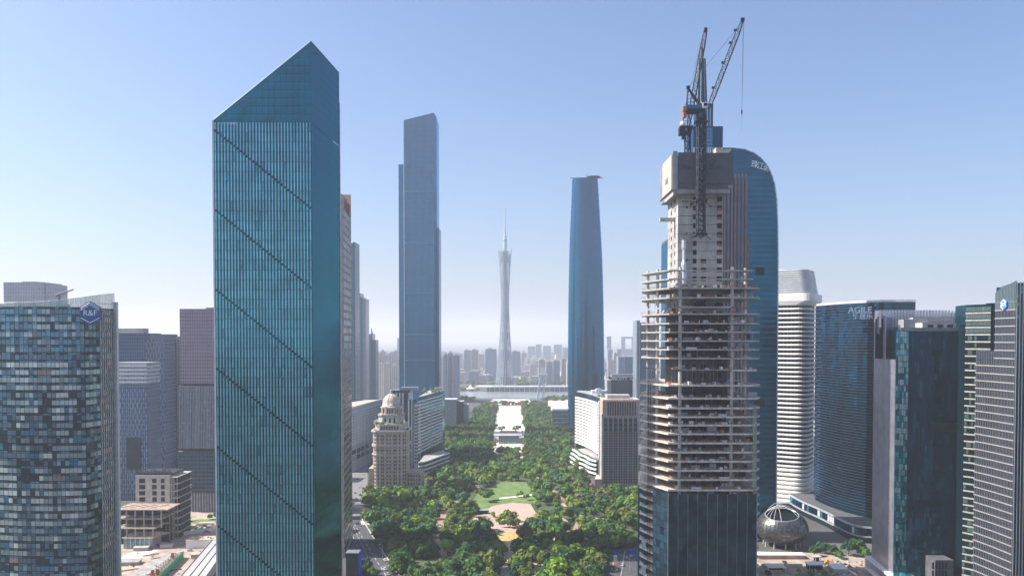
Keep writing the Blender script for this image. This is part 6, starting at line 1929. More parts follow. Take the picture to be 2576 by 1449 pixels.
obj('low_rise_quarter', b, ['haze_resid', 'haze_resid_b', 'haze_block', 'roof_grey'], None, kind='stuff')

# ================================================================== ground, river, park
mat('city_ground', (0.095, 0.10, 0.09), 0.95, var=0.45, scale=0.012)
mat('park_ground', (0.060, 0.085, 0.035), 0.95, var=0.5, scale=0.06)
mat('lawn', (0.13, 0.20, 0.055), 0.9, var=0.3, scale=0.12)
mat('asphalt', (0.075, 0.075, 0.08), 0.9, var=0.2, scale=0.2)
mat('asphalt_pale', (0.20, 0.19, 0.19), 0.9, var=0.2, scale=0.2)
mat('pink_paving', (0.46, 0.33, 0.27), 0.9, var=0.22, scale=0.3)
mat('red_paving', (0.36, 0.22, 0.17), 0.9, var=0.25, scale=0.3)
mat('yellow_paving', (0.48, 0.34, 0.13), 0.9, var=0.3, scale=0.3)
mat('white_paving', (0.70, 0.64, 0.57), 0.85, var=0.12, scale=0.08)
mat('site_ground', (0.38, 0.305, 0.25), 0.9, var=0.3, scale=0.12)
mat('brown_ground', (0.26, 0.20, 0.15), 0.9, var=0.35, scale=0.2)
mat('road_paint', (0.62, 0.60, 0.55), 0.8, var=0.2, scale=2)
glass('river_water', (0.30, 0.33, 0.33), 0.22, 0.25, wave=0.02, wscale=0.05, var=0.1)
def sheet(name, uv, m, z, kind='structure'):
    b = MB(); b.add([tuple(G(u, v, 0))[:2] + (z,) for u, v in uv], [tuple(range(len(uv)))])
    return obj(name, b, m, None, kind=kind)
b = MB(); b.add([(-33000, -33000, 0), (33000, -33000, 0), (33000, 33000, 0), (-33000, 33000, 0)], [(0, 1, 2, 3)])
structure('ground', b, 'city_ground')
b = MB(); b.add([(-1500, 2150, .3), (1500, 2150, .3), (1500, 2420, .3), (-1500, 2420, .3)], [(0, 1, 2, 3)]); structure('river', b, 'river_water')
PARK = [(872, 1545), (905, 1290), (922, 1232), (1060, 1238), (1072, 1180), (1125, 1140), (1118, 1080), (1180, 1072), (1195, 1030), (1235, 1012), (1325, 1012), (1385, 1020), (1395, 1062), (1440, 1080), (1436, 1150), (1495, 1235), (1520, 1240), (1612, 1240), (1612, 1545)]
sheet('park_ground', PARK, 'park_ground', 0.06)
PATHS = [
 ('plaza', 'white_paving', [(1244, 1072), (1254, 1020), (1310, 1020), (1319, 1072)], .12, 1.0),
 ('plaza', 'white_paving', [(1240, 1135), (1243, 1072.5), (1320, 1072.5), (1321, 1135)], .12, .3),
 ('plaza', 'white_paving', [(1225, 1017), (1240, 1004), (1330, 1004), (1340, 1017)], .12, 0),
 ('plaza', 'white_paving', [(1375, 1030), (1380, 1004), (1436, 1004), (1436, 1030)], .12, 0),
 ('lawn', 'lawn', [(1195, 1292), (1186, 1264), (1205, 1237), (1250, 1214), (1322, 1210), (1342, 1240), (1352, 1262), (1322, 1268), (1262, 1270), (1222, 1282)], .12, .35),
 ('plaza', 'pink_paving', [(1165, 1320), (1190, 1302), (1240, 1272), (1290, 1264), (1335, 1268), (1348, 1290), (1335, 1318), (1312, 1345), (1285, 1340), (1215, 1328)], .2, .3),
 ('path', 'white_paving', [(1256, 1252), (1338, 1243), (1338, 1246), (1256, 1255.5)], .2, 0),
 ('plaza', 'yellow_paving', [(1252, 1346), (1276, 1337), (1308, 1339), (1324, 1352), (1302, 1369), (1264, 1368)], .26, .8),
 ('path', 'pink_paving', [(1264, 1368), (1302, 1368), (1300, 1400), (1292, 1462), (1256, 1462), (1268, 1400)], .2, .4),
 ('path', 'red_paving', [(1085, 1350), (1096, 1318), (1112, 1280), (1128, 1280), (1118, 1312), (1112, 1345), (1126, 1400), (1112, 1402)], .2, .75),
 ('path', 'red_paving', [(1384, 1236), (1396, 1232), (1428, 1264), (1416, 1270)], .2, .65),
 ('path', 'red_paving', [(1418, 1378), (1440, 1332), (1450, 1310), (1465, 1312), (1456, 1337), (1440, 1376)], .2, .7),
 ('path', 'pink_paving', [(1240, 1135), (1252, 1135), (1258, 1165), (1249, 1165)], .2, .5),
 ('path', 'pink_paving', [(1300, 1135), (1312, 1135), (1322, 1172), (1314, 1172)], .2, .5),
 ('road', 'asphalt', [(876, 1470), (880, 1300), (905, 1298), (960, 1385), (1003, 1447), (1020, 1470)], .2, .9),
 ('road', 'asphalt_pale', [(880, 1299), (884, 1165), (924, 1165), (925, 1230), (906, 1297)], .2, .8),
 ('road', 'asphalt', [(1510, 1470), (1520, 1420), (1540, 1396), (1560, 1380), (1612, 1374), (1612, 1470)], .2, .6),
 ('path', 'pink_paving', [(885, 1270), (912, 1272), (948, 1290), (944, 1298), (908, 1280), (885, 1277)], .3, .6),
 ('lawn', 'lawn', [(1420, 1170), (1445, 1165), (1452, 1178), (1428, 1180)], .12, .5),
]
for nm, m_, poly, z, k_ in PATHS: sheet(nm, poly, m_, z)
sheet('square', [(1003, 1449), (1024, 1470), (1075, 1470), (1060, 1440), (1030, 1432)], 'asphalt_pale', .22)
sheet('building_site', [(270, 1470), (285, 1335), (450, 1300), (470, 1262), (560, 1262), (570, 1470)], 'site_ground', .08)
sheet('lawn', [(450, 1309), (560, 1303), (560, 1312), (455, 1318)], 'lawn', .14)
sheet('plaza', [(1900, 1470), (1905, 1386), (2040, 1390), (2260, 1400), (2260, 1470)], 'site_ground', .08)
sheet('lawn', [(1990, 1470), (2000, 1444), (2060, 1432), (2110, 1440), (2120, 1470)], 'lawn', .14)
mat('rust_ground', (0.26, 0.13, 0.09), 0.9, var=0.5, scale=0.5)
sheet('brown_ground', [(508, 1470), (556, 1388), (562, 1470)], 'rust_ground', .16)
sheet('concrete_pad', [(300, 1404), (352, 1380), (400, 1384), (330, 1412)], 'white_paving', .16)
sheet('concrete_pad', [(330, 1440), (420, 1392), (470, 1388), (380, 1452)], 'roof_grey', .16)
# kerbs and road markings
b = MB()
for (p, q) in (((905, 1299), (960, 1386)), ((960, 1386), (1003, 1448))):
    a, c = G(*p), G(*q); d_ = (c - a).normalized(); n_ = Vector((-d_.y, d_.x, 0)) * .6
    b.prism([(a.x, a.y), (c.x, c.y), (c.x + n_.x, c.y + n_.y), (a.x + n_.x, a.y + n_.y)], 0, .9)
structure('kerb', b, 'stone_pale')
b = MB()
def dash(p, q, n, w_, z=.24, duty=.45):
    a, c = G(*p), G(*q); d_ = (c - a).normalized(); n_ = Vector((-d_.y, d_.x, 0)) * w_ / 2
    for k in range(n):
        s, e = a.lerp(c, k / n), a.lerp(c, (k + duty) / n)
        b.add([(s.x - n_.x, s.y - n_.y, z), (e.x - n_.x, e.y - n_.y, z), (e.x + n_.x, e.y + n_.y, z), (s.x + n_.x, s.y + n_.y, z)], [(0, 1, 2, 3)])
dash((892, 1320), (975, 1455), 12, .35); dash((884, 1340), (935, 1455), 10, .35); dash((889, 1325), (950, 1455), 1, .2, duty=1)
dash((1552, 1390), (1530, 1460), 7, .35); dash((1572, 1384), (1560, 1460), 1, .25, duty=1)
for k in range(9): dash((908 + k * 4.2, 1310 + k * .3), (912 + k * 4.4, 1322 + k * .3), 1, .9, duty=.8) if k < 5 else None
for k in range(8): dash((985 + k * 5, 1423), (994 + k * 5, 1434), 1, 1.0, duty=.9)
dash((958, 1426), (1000, 1418), 1, .5, duty=1)
structure('road_marking', b, 'road_paint')

# subway hall with terrace on the axis
T = thing('terrace_hall', 'grey fronted low hall with a white terrace and red stage on top', 'building', (X(1280, 1225), 1240, 0))
b = MB(); b.box(X(1254, 1225), X(1306, 1225), 1225, 1262, 0, Z(1095, 1225)); obj('wall', b, 'stone_grey', T)
pieces(T, 'wall_pane', [panel('hall_pane', 'violet_glass_b')], grid((X(1255, 1225), 1225), (X(1305, 1225), 1225), 1, Z(1096, 1225) - .5, 12, 5, d=.2, fx=.9, fz=.9))
b = MB(); b.box(X(1242, 1228), X(1313, 1228), 1228, 1300, Z(1095, 1225) - 3, Z(1095, 1225) + .3); obj('terrace', b, 'white_paving', T)
b = MB(); b.box(X(1258, 1262), X(1302, 1262), 1262, 1275, Z(1095, 1225) + .3, Z(1095, 1225) + 1.4); obj('stage', b, 'red_paint', T)
for u in (1262, 1297):
    b = MB(); b.box(X(u - 2, 1278), X(u + 2, 1278), 1278, 1282, Z(1095, 1225) + .3, Z(1095, 1225) + 6.5); obj('stair_house', b, 'white_metal', T)
# river-side grandstand, stage pylons and small landmarks
T = thing('river_grandstand', 'long flat white roofed grandstand on the river at the foot of the lattice tower', 'grandstand', (X(1300, 2440), 2440, 0))
b = MB(); ribbon(b, [(X(1203, 2440), 2446), (X(1240, 2430), 2432), (X(1320, 2425), 2425), (X(1432, 2440), 2436)], 13.5, 17.5, 26); obj('roof', b, 'white_paint', T)
b = MB(); b.box(X(1225, 2440), X(1428, 2440), 2436, 2480, 0, 13.4); obj('wall', b, 'haze_block', T)
pieces(T, 'column', [unitbox('stand_column', 'white_metal')], [(X(1232 + k * 12.5, 2438), 2430, 6.7, 0, 0, 2, 2, 13.4, 0) for k in range(16)])
T = thing('white_pavilion', 'small white tent-roofed pavilion on the far river bank', 'pavilion', (X(1184, 2450), 2450, 0))
b = MB(); b.lathe([(15, 7), (6, 11), (.5, 18)], 8, X(1184, 2450), 2450); obj('roof', b, 'white_paint', T)
b = MB(); b.lathe([(12, 0), (12, 6.9)], 8, X(1184, 2450), 2450); obj('wall', b, 'stone_grey', T)
yy = 1990.0
T = thing('stage_pylon', 'tall tapering white lattice pylon with a platform on top beside the river', 'pylon', (X(1362, yy), yy, 0))
b = MB()
for du in (-1, 1):
    truss(b, (X(1362 + 8 * du - 4, yy), yy, 0), (X(1362 + 4 * du + 3, yy), yy, Z(943, yy)), 4.2, 12, .35, .55)
for k in range(6):
    z = Z(943, yy) * (k + 1) / 7; b.tube((X(1355, yy), yy, z), (X(1370, yy), yy, z), .5)
obj('lattice', b, 'lattice_steel', T)
b = MB(); b.box(X(1352, yy), X(1377, yy), yy - 4, yy + 4, Z(943, yy), Z(940, yy)); b.box(X(1359, yy), X(1372, yy), yy - 3, yy + 3, Z(939.9, yy), Z(925, yy)); obj('platform', b, 'white_metal', T)
T = thing('red_entrance_banner', 'pair of bright red panels at the far end of the white square', 'banner', tuple(G(1287, 1018)))
p = G(1287, 1020)
for dx in (-22, 10):
    b = MB(); b.box(p.x + dx, p.x + dx + 15, p.y, p.y + 2, 0, 7); obj('panel', b, 'red_paint', T)
# trees carry these materials
leaf('leaf_dark', (0.042, 0.100, 0.026)); leaf('leaf_mid', (0.075, 0.155, 0.032)); leaf('leaf_blue', (0.038, 0.110, 0.050)); leaf('leaf_olive', (0.125, 0.160, 0.034)); leaf('leaf_bright', (0.16, 0.25, 0.03)); leaf('leaf_brown', (0.135, 0.140, 0.050))
mat('bark', (0.10, 0.075, 0.055), 0.9, var=0.3)
LEAF = ['leaf_dark', 'leaf_mid', 'leaf_blue', 'leaf_olive', 'leaf_bright', 'leaf_brown']
def crown_mesh(name, m, nq, seed, flat=0.75, lobes=8, size=(.13, .24)):
    rs = random.Random(seed)
    b = MB(); L = []
    for k in range(lobes):
        a = rs.uniform(0, 6.28); d = rs.uniform(.1, .62) if k else 0
        L.append((d * math.cos(a), d * math.sin(a), rs.uniform(.42, .95) * flat * 1.25 - .25 * d, rs.uniform(.30, .50)))
    for (x, y, z, r) in L:
        n_ = 6; rr = r * .80
        b.lathe([(rr * .45, z - rr * .7), (rr, z), (rr * .75, z + rr * .55), (rr * .2, z + rr * .8)], n_, x, y)
    for k in range(nq):
        x, y, z, r = L[rs.randrange(len(L))]
        th = rs.uniform(0, 6.28); cp = rs.uniform(-.45, 1.0); sp_ = math.sqrt(max(0, 1 - cp * cp))
        d = Vector((sp_ * math.cos(th), sp_ * math.sin(th), cp))
        c = Vector((x, y, z)) + d * r * rs.uniform(.78, 1.12)
        nrm = (d + Vector((rs.gauss(0, .45), rs.gauss(0, .45), rs.gauss(.2, .4)))).normalized()
        a = nrm.orthogonal().normalized(); e = nrm.cross(a)
        s = rs.uniform(*size); t = rs.uniform(0, 6.28)
        a, e = a * math.cos(t) + e * math.sin(t), e * math.cos(t) - a * math.sin(t)
        b.add([tuple(c + a * s), tuple(c + e * s * .62), tuple(c - a * s), tuple(c - e * s * .62)], [(0, 1, 2, 3)])
    return b.mesh(name, [m])
NEAR = {}
for k, m_ in enumerate(LEAF): NEAR[m_] = [crown_mesh('crown', m_, 420, 100 + 10 * k + s, flat=(.75, .62, .9)[s], lobes=(9, 8, 10)[s]) for s in range(3)]
FARC = [crown_mesh('far_crown', LEAF[k], 90, 300 + k, lobes=6, size=(.18, .32)) for k in range(6)]
tb = MB(); tb.tube((0, 0, 0), (.05, .02, .5), .055, 6, r2=.04)
for k in range(4):
    a = k * 1.6; tb.tube((.05, .02, .42), (.3 * math.cos(a), .3 * math.sin(a), .8), .028, 5, r2=.015)
TRUNK = tb.mesh('trunk', ['bark'])
WALKS = [[(1130, 1405), (1148, 1376), (1176, 1350), (1192, 1328)], [(1328, 1330), (1352, 1352), (1362, 1382), (1352, 1420), (1334, 1460)], [(1345, 1290), (1375, 1284), (1412, 1300), (1440, 1318)], [(1195, 1336), (1225, 1346), (1254, 1352)], [(1440, 1335), (1404, 1350), (1380, 1385), (1372, 1430)],
         [(1352, 1196), (1372, 1216), (1388, 1236)], [(1186, 1196), (1202, 1218), (1214, 1236)], [(1420, 1268), (1466, 1298), (1520, 1304)], [(1075, 1262), (1100, 1255), (1150, 1262), (1190, 1262)], [(1000, 1330), (1040, 1318), (1085, 1330)]]
WALKPTS = []
for w_line in WALKS:
    ln = smooth([tuple(G(u, v))[:2] for u, v in w_line])
    b = MB(); ribbon(b, ln, .02, .27, 3.4); structure('path', b, 'pink_paving')
    for a_, c_ in zip(ln, ln[1:]):
        for s in (0, .34, .67):
            WALKPTS.append(UV((a_[0] + (c_[0] - a_[0]) * s, a_[1] + (c_[1] - a_[1]) * s, 0)))
def excluded(u, v, hpx):
    for nm, m_, poly, z, k_ in PATHS:
        for f in (0.0, .35, .7, 1.0):
            if f > k_: break
            if inpoly(u, v - hpx * f, poly): return True
    return False
BOXES = [(dx0 - 8, dx1 + 18, YD - 2, YD + 60), (X(1242, 1228) - 4, X(1313, 1228) + 4, 1215, 1305), (gx0 - 14, gx1 + 12, YG - 12, YG + 50)]
cand = []
y = 500.0
while y < 2140:
    st = 7.7 + (y - 548) * .0042
    x = -420.0
    while x < 260:
        xx, yy_ = x + random.uniform(-.42, .42) * st, y + random.uniform(-.42, .42) * st
        x += st
        u, v = UV((xx, yy_, 0))
        if not inpoly(u, v, PARK): continue
        rr = random.choice((3.0, 4.0, 4.8, 5.6, 6.4, 8.0)) * random.uniform(.85, 1.15) if yy_ < 1100 else random.uniform(4.2, 7.8)
        hpx = rr * 1.5 * FPX / yy_
        if excluded(u, v, hpx): continue
        if math.sin(xx * .06 + 2 * math.sin(yy_ * .021)) + math.sin(yy_ * .05 + 1.7 * math.sin(xx * .03)) > 1.62 and yy_ < 1150: continue
        if any(math.hypot(u - a_, v - hpx * .3 - c_) < 7.5 * 640 / yy_ for a_, c_ in WALKPTS): continue
        if any(a < xx < b_ and c < yy_ < d_ for a, b_, c, d_ in BOXES): continue
        cand.append((yy_, xx, rr, u, v))
    y += st * .82
# scattered specimen trees on the lawn and plaza, and a clump in the pink plaza
for (u, v, rr) in ((1262, 1312, 5.5), (1275, 1306, 6.5), (1290, 1312, 6), (1268, 1326, 5), (1285, 1328, 5.5), (1300, 1322, 4.5), (1252, 1318, 4), (1220, 1262, 7.5), (1232, 1258, 6), (1310, 1250, 5), (1325, 1258, 4.5), (1212, 1250, 5), (1196, 1300, 6), (1240, 1300, 3.5)):
    p = G(u, v); cand.append((p.y, p.x, rr, u, v))
for (u, v, rr) in ((890, 1440, 6.5), (905, 1449, 5.5), (918, 1438, 6), (935, 1449, 5), (1256, 1090, 5.5), (1300, 1088, 5.5), (1250, 1090, 5), (1308, 1090, 5)):
    p = G(u, v); cand.append((p.y, p.x, rr, u, v))
# plane trees on the far square
for u in (1258, 1264, 1297, 1304): p = G(u, 1083); cand.append((p.y, p.x, 6.5, u, 1083))
cand.sort()
KINDN = {'leaf_dark': 'dark green', 'leaf_mid': 'mid green', 'leaf_blue': 'bluish green', 'leaf_olive': 'olive green', 'leaf_bright': 'bright yellow-green', 'leaf_brown': 'yellowish'}
def where(u, v):
    if u < 960: return 'by the left road where it is sunlit' if v < 1340 else 'by the boxed advertisement'
    if u < 1020: return 'close to the left road kerb' if v > 1330 else 'at the foot of the domed tower'
    if u < 1090: return 'in the grove near the square' if v > 1380 else 'in the grove before the domed tower'
    if u < 1140: return 'along the lower park lane' if v > 1380 else 'along the red park lane'
    if u < 1190: return 'below the pink plaza on its left' if v > 1370 else 'left of the pink plaza'
    if u < 1250: return 'left of the playground path' if v > 1370 else 'just below the pink plaza'
    if u < 1310: return 'beside the playground path' if v > 1370 else 'on the pink plaza'
    if u < 1370: return 'right of the playground path' if v > 1370 else 'right of the yellow playground'
    if u < 1430: return 'left of the right park lane' if v > 1370 else 'in the wood right of the plaza'
    if u < 1490: return 'around the park kiosk' if v > 1350 else 'in the wood before the white curved hotel'
    if u < 1540: return 'left of the right-hand road' if v > 1370 else 'before the gridded hotel'
    return 'beside the unfinished tower' if v > 1370 else 'between the gridded hotel and unfinished tower'
nrm_ = 0
rest = []
for (yy_, xx, rr, u, v) in cand:
    zone_n = math.sin(xx * .045 + 1.3) + math.sin(yy_ * .03 + xx * .02)
    wts = [4, 5, 3, 3, 2.2, .6]
    if zone_n > .8: wts = [1.5, 4, 2, 4, 4, 1]
    if u > 1330 and v > 1360 and u < 1420: wts = [1, 3, 1, 2, 5, .5]
    if u < 1100 and v > 1300: wts = [6, 4, 4, 1, .6, .2]
    if yy_ > 1000: wts = [4, 5, 4, 3, .5, 1]
    k = random.choices(range(6), wts)[0]
    hgt = rr * random.uniform(1.35, 1.9)
    if nrm_ < 292 and v < 1475:
        sh = random.randrange(3)
        lab = '%s %s %s tree %s' % ('very large' if rr > 7.0 else ('large' if rr > 5.4 else ('small' if rr < 3.7 else 'middle-sized')), KINDN[LEAF[k]], ('round-headed', 'spreading', 'upright')[sh], where(u, v))
        t = thing('park_tree', lab, 'tree', (xx, yy_, 0), lab)
        t.rotation_euler = (0, 0, random.uniform(0, 6.28))
        c = bpy.data.objects.new('crown', NEAR[LEAF[k]][sh]); c.parent = t; c.scale = (rr, rr, hgt / 1.45 ); c.location = (0, 0, hgt * .10); COL.objects.link(c)
        c2 = bpy.data.objects.new('trunk', TRUNK); c2.parent = t; c2.scale = (rr, rr, hgt * .95); COL.objects.link(c2)
        nrm_ += 1
    else:
        rest.append((xx, yy_, hgt * .08, random.uniform(0, 6.28), 0, rr, rr, hgt / 1.5, k))
# street and river-bank trees beyond, one mass
for k in range(900):
    Y = random.uniform(2050, 2140) if k < 250 else random.uniform(2440, 3300)
    X_ = random.uniform(-330, 330) * Y / 2200
    if abs(X_ - X(1280, Y)) < 90 and Y < 2700: continue
    rest.append((X_, Y, .5, random.uniform(0, 6.28), 0, random.uniform(5, 11), random.uniform(5, 9), random.uniform(5, 9), random.choice((0, 1, 2, 3))))
merged('woods', FARC, rest, None)
print('TREES', len(cand), nrm_, len(rest))

# palms along the terrace
pm_ = MB()
pm_.tube((0, 0, 0), (0, 0, 8), .28, 6, r2=.2)
PALMT = pm_.mesh('trunk', ['bark'])
pm_ = MB()
for k in range(11):
    a = k * .57
    for s in range(3):
        p = Vector((math.cos(a) * s * 1.1, math.sin(a) * s * 1.1, 8 + .9 * s - .42 * s * s)); q = Vector((math.cos(a) * (s + 1) * 1.1, math.sin(a) * (s + 1) * 1.1, 8 + .9 * (s + 1) - .42 * (s + 1) ** 2))
        w_ = Vector((-math.sin(a), math.cos(a), 0)) * (.5 - .1 * s)
        pm_.add([tuple(p - w_), tuple(q - w_ * .8), tuple(q + w_ * .8), tuple(p + w_)], [(0, 1, 2, 3)])
PALMC = pm_.mesh('crown', ['leaf_mid'])
for (u, v) in ((1246, 1128), (1248, 1112), (1247, 1100), (1314, 1128), (1312, 1112), (1312, 1100), (1262, 1130), (1270, 1131), (1278, 1130), (1286, 1131), (1296, 1130)):
    p = G(u, v); side_ = 'left of the terrace hall' if u < 1255 else ('right of the terrace hall' if u > 1308 else 'in front of the terrace hall')
    t = thing('palm_tree', 'slender palm tree %s' % side_, 'palm tree', (p.x, p.y, 0), 'palm trees %s' % side_)
    for nm, me in (('trunk', PALMT), ('crown', PALMC)):
        o = bpy.data.objects.new(nm, me); o.parent = t; o.scale = (1.5, 1.5, 1.25); COL.objects.link(o)

# ================================================================== vehicles
def car_meshes(m_):
    b = MB()
    b.loft([[(-2.2, -.9, .35), (2.2, -.9, .35), (2.2, .9, .35), (-2.2, .9, .35)], [(-2.25, -.92, .85), (2.25, -.92, .85), (2.25, .92, .85), (-2.25, .92, .85)], [(-1.5, -.8, .98), (1.5, -.8, .98), (1.5, .8, .98), (-1.5, .8, .98)]])
    b.loft([[(-.95, -.66, 1.42), (.75, -.66, 1.42), (.75, .66, 1.42), (-.95, .66, 1.42)], [(-.85, -.6, 1.5), (.65, -.6, 1.5), (.65, .6, 1.5), (-.85, .6, 1.5)]])
    return b.mesh('body', [m_])
for nm, c in (('car_white', (.75, .75, .74)), ('car_black', (.02, .02, .025)), ('car_silver', (.42, .43, .45)), ('car_yellow', (.7, .42, .03)), ('car_red', (.4, .03, .03)), ('car_teal', (.02, .3, .3))): mat(nm, c, .3, .1, var=.03, spec=.6)
b = MB(); b.loft([[(-1.6, -.82, .95), (1.5, -.82, .95), (1.5, .82, .95), (-1.6, .82, .95)], [(-.98, -.68, 1.43), (.78, -.68, 1.43), (.78, .68, 1.43), (-.98, .68, 1.43)]]); CABIN = b.mesh('window_band', ['window_dark'])
b = MB(); b.tube((0, -.12, 0), (0, .12, 0), .36, 10); WHEEL = b.mesh('wheel', ['black_gap'])
BODY = {}
def car(u, v, rz, m_, lab, group, name='car', cat='car'):
    p = G(u, v)
    t = thing(name, lab, cat, (p.x, p.y, .24), group); t.rotation_euler = (0, 0, rz)
    if m_ not in BODY: BODY[m_] = car_meshes(m_)
    for nm, me, loc in [('body', BODY[m_], (0, 0, 0)), ('window_band', CABIN, (0, 0, 0))] + [('wheel', WHEEL, (sx * 1.35, sy * .82, .36)) for sx in (-1, 1) for sy in (-1, 1)]:
        o = bpy.data.objects.new(nm, me); o.parent = t; o.location = loc; COL.objects.link(o)
GL = 'cars on the road beside the teal tower'
for (u, v, m_, lab) in ((899, 1318, 'car_black', 'black car alone on the sunlit stretch of the left road'), (969, 1410, 'car_white', 'white car beside the kerb in the shaded stretch of the left road'), (945, 1400, 'car_teal', 'teal car in the shaded stretch of the left road'),
                        (968, 1433, 'car_white', 'white car nearest the crossing on the left road'), (976, 1446, 'car_silver', 'silver car low on the left road behind the white ones'), (990, 1441, 'car_white', 'white car right of the silver car on the left road'), (912, 1403, 'car_black', 'dark car in the shade close to the teal tower')):
    car(u, v, R(118), m_, lab, GL)
for (u, v, m_, lab) in ((898, 1206, 'car_black', 'dark car on the far road by the white office range'), (903, 1226, 'car_white', 'white car on the far road in front of the domed tower'), (893, 1240, 'car_silver', 'silver car on the far road close to the teal tower'), (906, 1246, 'car_black', 'black car waiting on the far road near the domed tower'), (914, 1194, 'car_white', 'white car far back on the road left of the domed tower'), (897, 1256, 'car_white', 'white car nearest the pink ramp on the far road')):
    car(u, v, R(100), m_, lab, 'cars on the far road left of the domed tower')
for (u, v, m_, lab) in ((1094, 1325, 'car_white', 'white car parked on the park lane, left one of a pair'), (1104, 1321, 'car_white', 'white car parked on the park lane, right one of a pair'), (1048, 1425, 'car_silver', 'silver car half hidden by trees at the lower end of the grove'), (1052, 1436, 'car_white', 'white car half hidden by trees at the lower end of the grove')):
    car(u, v, R(10), m_, lab, 'cars parked by the grove')
for (u, v, m_, lab) in ((1566, 1423, 'car_white', 'white car on the right-hand road beside the traffic island'), (1551, 1437, 'car_yellow', 'yellow taxi lowest on the right-hand road'), (1594, 1397, 'car_yellow', 'yellow taxi close to the unfinished tower'), (1588, 1399, 'car_white', 'white car behind the yellow taxi near the unfinished tower')):
    car(u, v, R(75), m_, lab, 'cars on the right-hand road')
# low buildings, walls and stacks on the left building site
for (u, v, w_, d_, h_, mname, nm, lab) in ((322, 1418, 16, 9, 2.2, 'roof_tan', 'site_store', 'low tan site store at the very edge of the office block'), (356, 1384, 10, 5, 2.6, 'stone_grey', 'site_store', 'grey site hut beside the hip-roofed site building'), (420, 1376, 9, 4, 2.4, 'white_metal', 'site_container', 'white site container between fence and flat cabin'), (404, 1372, 6, 3, 2.2, 'blue_paint', 'site_container', 'small blue site container left of the white one'),
                                    (505, 1402, 12, 7, 3.2, 'stone_pink', 'site_store', 'pinkish flat store at the foot of the white cabin'), (470, 1330, 14, 5, 3.0, 'roof_grey', 'site_store', 'grey shed just behind the ribbed hoarding'), (520, 1322, 12, 5, 2.6, 'white_metal', 'site_store', 'white shed behind the ribbed hoarding near the teal tower')):
    p = G(u, v); T = thing(nm, lab, 'shed', tuple(p), 'site sheds')
    b = MB(); b.rbox(p.x, p.y, 0, h_, w_, d_, R(8)); obj('wall', b, mname, T)
    b = MB(); b.rbox(p.x, p.y, h_ + .01, h_ + .35, w_ + .8, d_ + .8, R(8)); obj('roof', b, 'roof_tan' if mname != 'roof_tan' else 'roof_grey', T)
for (u, v, m_, lab) in ((492, 1326, 'car_white', 'white car parked on the far side of the building site'), (505, 1332, 'car_teal', 'teal truck-like car in the middle of the site road'), (530, 1330, 'car_black', 'black car on the site road near the teal tower'), (478, 1386, 'car_silver', 'silver car beside the white site cabin')):
    car(u, v, R(5), m_, lab, 'cars on the building site')
b = MB()
for k in range(14):
    p, q = G(random.uniform(310, 470), random.uniform(1395, 1449)), None
    L_ = random.uniform(6, 22); b.rbox(p.x, p.y, .05, .05 + random.uniform(.15, .8), L_, random.uniform(.3, .8), R(35) + random.choice((0, 1.57)), random.randrange(3))
obj('stacked_timber', b, ['roof_tan', 'dark_metal', 'rust'], None, kind='stuff')
# gantry-like blue hoardings and lamps by the right-hand road
for (u0, u1, v, lab) in ((1541, 1553, 1397, 'blue hoarding among the trees, left of the road sign'), (1576, 1602, 1397, 'long blue hoarding behind the yellow taxi')):
    T = thing('blue_hoarding', lab, 'hoarding', tuple(G(u0, v)), 'blue hoardings by the right-hand road')
    p, q = G(u0, v), G(u1, v)
    pieces(T, 'panel', [panel('hoarding_panel', 'blue_paint')], grid((p.x, p.y), (q.x, q.y), .8, 4.2, 3, 1, d=.2, fx=.97, fz=1))
    b = MB()
    for s in (0, .5, 1): a = p.lerp(q, s); b.tube((a.x, a.y + .2, 0), (a.x, a.y + .2, 4.3), .12)
    obj('post', b, 'grey_metal', T)
T = thing('traffic_island_sign', 'pale upright sign panel on the traffic island of the right-hand road', 'road sign', tuple(G(1548, 1416)))
p = G(1548, 1416); b = MB(); b.box(p.x - 1.2, p.x + 1.2, p.y - .2, p.y + .2, .6, 5.5); obj('panel', b, 'white_metal', T)
b = MB(); b.lathe([(2.6, 0), (2.4, .5)], 10, p.x, p.y); obj('flower_bed', b, 'rust', T)
def lamp(u, v, lab, arm):
    p = G(u, v); T = thing('street_lamp', lab, 'street lamp', tuple(p), 'street lamps by the roads')
    b = MB(); b.tube((p.x, p.y, 0), (p.x, p.y, 10), .12, 6, r2=.08); obj('pole', b, 'pale_metal', T)
    b = MB(); b.tube((p.x, p.y, 10), (p.x + arm, p.y, 10.8), .07, 5); obj('arm', b, 'pale_metal', T)
    b = MB(); b.box(p.x + arm - .4, p.x + arm + .4, p.y - .2, p.y + .2, 10.65, 10.85); obj('lamp_head', b, 'white_metal', T)
for (u, v, lab, arm) in ((1517, 1452, 'pale street lamp left of the right-hand road', 2), (1476, 1462, 'street lamp among trees at the bottom right of the park', 2), (962, 1405, 'street lamp on the kerb of the shaded left road', -2), (925, 1345, 'street lamp on the kerb where the left road is sunlit', -2), (1584, 1440, 'street lamp between the taxis and the unfinished tower', -2)): lamp(u, v, lab, arm)
p = G(1293, 1378)
T = thing('flag_pole', 'tall dark pole standing on the yellow playground', 'pole', tuple(p)); b = MB(); b.tube(p, (p.x, p.y, 13), .2, 6, r2=.12); obj('pole', b, 'dark_metal', T)
b = MB(); b.lathe([(.5, 0), (.5, .5)], 8, p.x, p.y); obj('base', b, 'stone_grey', T)
